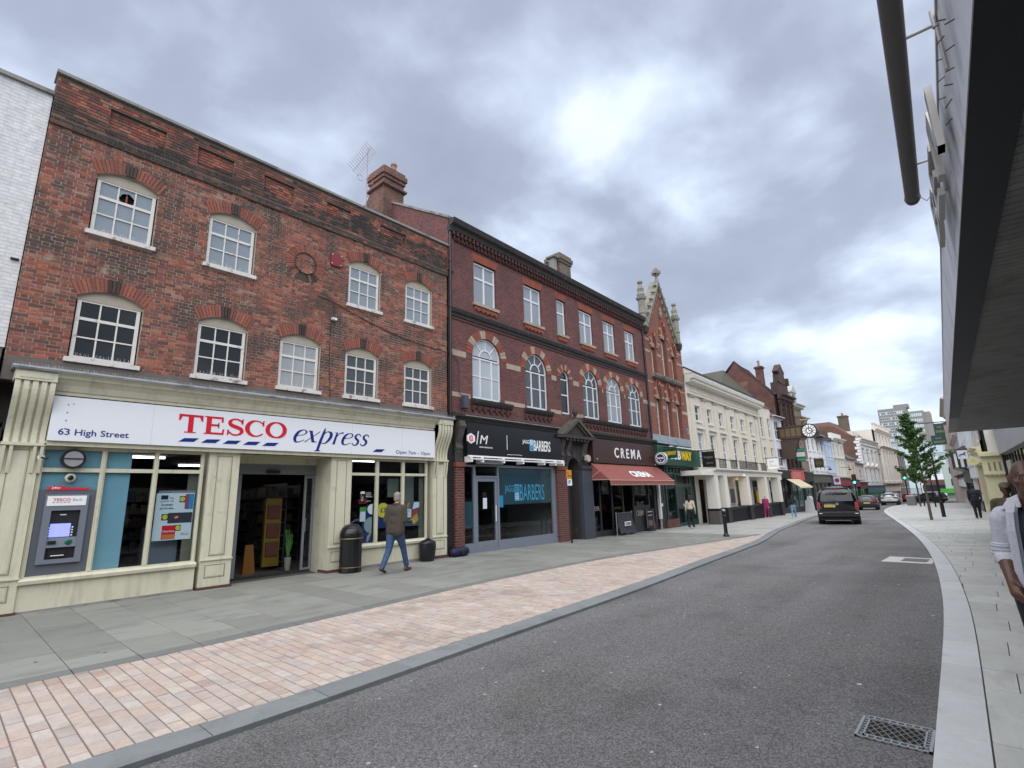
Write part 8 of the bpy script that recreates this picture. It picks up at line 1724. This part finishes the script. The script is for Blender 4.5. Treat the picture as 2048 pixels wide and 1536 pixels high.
# local: +x forward (towards camera), +y his left (picture right is -y world -> his left is +... )
for sd in (-1, 1):
    fx = .16 * sd; cc((0, sd * .10, .90), (fx * .6 + .02, sd * .10, .50), .095, .065, 1); cc((fx * .6 + .02, sd * .10, .50), (fx, sd * .10, .09), .065, .045, 1); cc((fx - .04, sd * .10, .045), (fx + .16, sd * .11, .035), .045, .035, 2)
ee((0, 0, .95), (.12, .16, .14), 1); ee((0, 0, 1.12), (.115, .155, .18), 0); ee((.0, 0, 1.30), (.125, .165, .17), 0); cc((0, -.15, 1.42), (0, .15, 1.42), .062, .062, 0); cc((.0, 0, 1.42), (.02, 0, 1.54), .060, .058, 3)
ee((.02, 0, 1.665), (.100, .076, .115), 3); ee((.045, 0, 1.605), (.073, .058, .075), 3); ee((.035, 0, 1.575), (.06, .05, .045), 3)
cc((.108, 0, 1.665), (.128, 0, 1.628), .011, .017, 3); ee((.118, .014, 1.624), (.012, .011, .010), 3); ee((.118, -.014, 1.624), (.012, .011, .010), 3)
ee((.10, 0, 1.685), (.025, .055, .012), 3); ee((.108, 0, 1.588), (.016, .026, .008), 3); ee((.106, 0, 1.574), (.016, .023, .009), 3)
for sd in (-1, 1): ee((.03, sd * .080, 1.655), (.018, .012, .032), 3); ee((.085, sd * .045, 1.635), (.03, .02, .022), 3)
# his left arm is out of frame; right arm (towards the road) hangs, sleeve pushed up
for sd in (-1, 1):
    sh = Vector((0, sd * .168, 1.395)); el = Vector((-.05, sd * .192, 1.16)); wr_ = Vector((.135, sd * .175, 1.01)); hd_ = Vector((.205, sd * .155, .945))
    cc(sh, el, .062, .056, 0); cc(el, el + (wr_ - el) * .22, .064, .058, 0); cc(el + (wr_ - el) * .2, wr_, .046, .032, 3); cc(wr_, hd_, .032, .042, 3)
    fd = (hd_ - wr_).normalized(); side = Vector((.3, sd * -.1, .35)).normalized()
    for q in range(4):
        b0 = hd_ + side * ((1.5 - q) * .019); l1 = [.040, .045, .043, .034][q]; b1 = b0 + fd * l1 + Vector((0, -sd * .004, 0)); b2 = b1 + (fd + Vector((0, -sd * .75, .0))).normalized() * l1 * .8
        cc(b0, b1, .0105, .0095, 3); cc(b1, b2, .0095, .0075, 3)
    t0 = wr_ + fd * .03 + side * .025; cc(t0, t0 + fd * .035 + side * .03, .013, .011, 3); cc(t0 + fd * .035 + side * .03, t0 + fd * .07 + side * .035 + Vector((0, -sd * .01, 0)), .011, .008, 3)
def tagn(c, m):
    if m == 0 and c.x > .03 and abs(c.y) < .115 and c.z < 1.50 and c.z > .88: return 4
    if m == 0 and c.z > 1.46 and abs(c.y) < .07: return 4
    return m
blob(P, [hood, cloth('dark_trousers', (.014, .014, .02)), whites, skin_d, tee], 'body', o, .0085, 2, tagn)
# open hoodie front edges, collar and sleeve folds
for sd in (-1, 1):
    mb = MB(); pts = [(.045, sd * .085, 1.53), (.110, sd * .105, 1.44), (.130, sd * .115, 1.32), (.125, sd * .12, 1.18), (.12, sd * .125, 1.04), (.12, sd * .13, .90)]
    for (a, b) in zip(pts, pts[1:]): mb.hexa([(a[0] + .006, a[1] - .014, a[2]), (a[0] + .006, a[1] + .014, a[2]), (a[0] - .02, a[1] + .03 * 1, a[2]), (a[0] - .02, a[1] - .03, a[2]), (b[0] + .006, b[1] - .014, b[2]), (b[0] + .006, b[1] + .014, b[2]), (b[0] - .02, b[1] + .03, b[2]), (b[0] - .02, b[1] - .03, b[2])])
    mb.build('zip_edge', hood, o); z_ = MB(); z_.tube([(p[0] + .010, p[1] - sd * .012, p[2]) for p in pts[1:]], .0028, 5); z_.build('zip', mat('zip_metal', (.30, .36, .40), metal=.6, rough=.4), o)
    mb = MB(); mb.hexa([(-.06, sd * .06, 1.50), (.09, sd * .045, 1.47), (.07, sd * .16, 1.45), (-.06, sd * .15, 1.47), (-.05, sd * .055, 1.56), (.075, sd * .055, 1.535), (.05, sd * .13, 1.50), (-.06, sd * .11, 1.53)]); c_ = mb.build('collar', hood, o); bevel(c_, .012, 3)
    for k in range(7):
        t = .70 + .055 * k; p = Vector((0, sd * .168, 1.395)).lerp(Vector((-.05, sd * .192, 1.16)), t); mb = MB(); n = 16; r = .063 + .004 * (k % 2)
        mb.lathe([(r - .01, -.012), (r, -.004), (r + .002, .004), (r - .01, .012)], n=n); f_ = mb.build('sleeve_fold', hood, o, loc=p, smooth=True, rot=(0, .08, sd * .1))
    p = Vector((-.05, sd * .192, 1.16)).lerp(Vector((.135, sd * .175, 1.01)), .16); mb = MB(); mb.lathe([(.050, -.035), (.054, -.03), (.056, .03), (.05, .035)], n=18); mb.build('cuff', hood, o, loc=p, smooth=True, rot=(0, -.88, sd * .1))
for sd in (-1, 1):
    mb = MB(); mb.lathe([(.0005, -.011), (.007, -.008), (.011, 0), (.007, .008), (.0005, .011)], n=12); mb.build('eye', mat('eye_white', (.20, .17, .15), rough=.2), o, loc=(.103, sd * .030, 1.662), smooth=True); mb = MB(); mb.lathe([(.0005, -.005), (.005, 0), (.0005, .005)], n=10); mb.build('iris', mat('iris', (.02, .01, .008), rough=.1), o, loc=(.1125, sd * .030, 1.662)); MB().tube([(.107, sd * .014, 1.690), (.112, sd * .030, 1.694), (.100, sd * .048, 1.688)], .004, 5).build('eyebrow', hair_b, o)
# white pavement board by the far shops
o = thing('pavement_board', 'white a-frame pavement board outside the lit far shops', 'board', (54.6, 12.0, G(54.6)), 0); mb = MB(); mb.hexa([(-.3, -.35, 0), (-.3, .35, 0), (.3, .35, 0), (.3, -.35, 0), (-.04, -.33, 1.05), (-.04, .33, 1.05), (.04, .33, 1.05), (.04, -.33, 1.05)]); mb.build('panel', mat('board_white', (.5, .52, .54)), o)
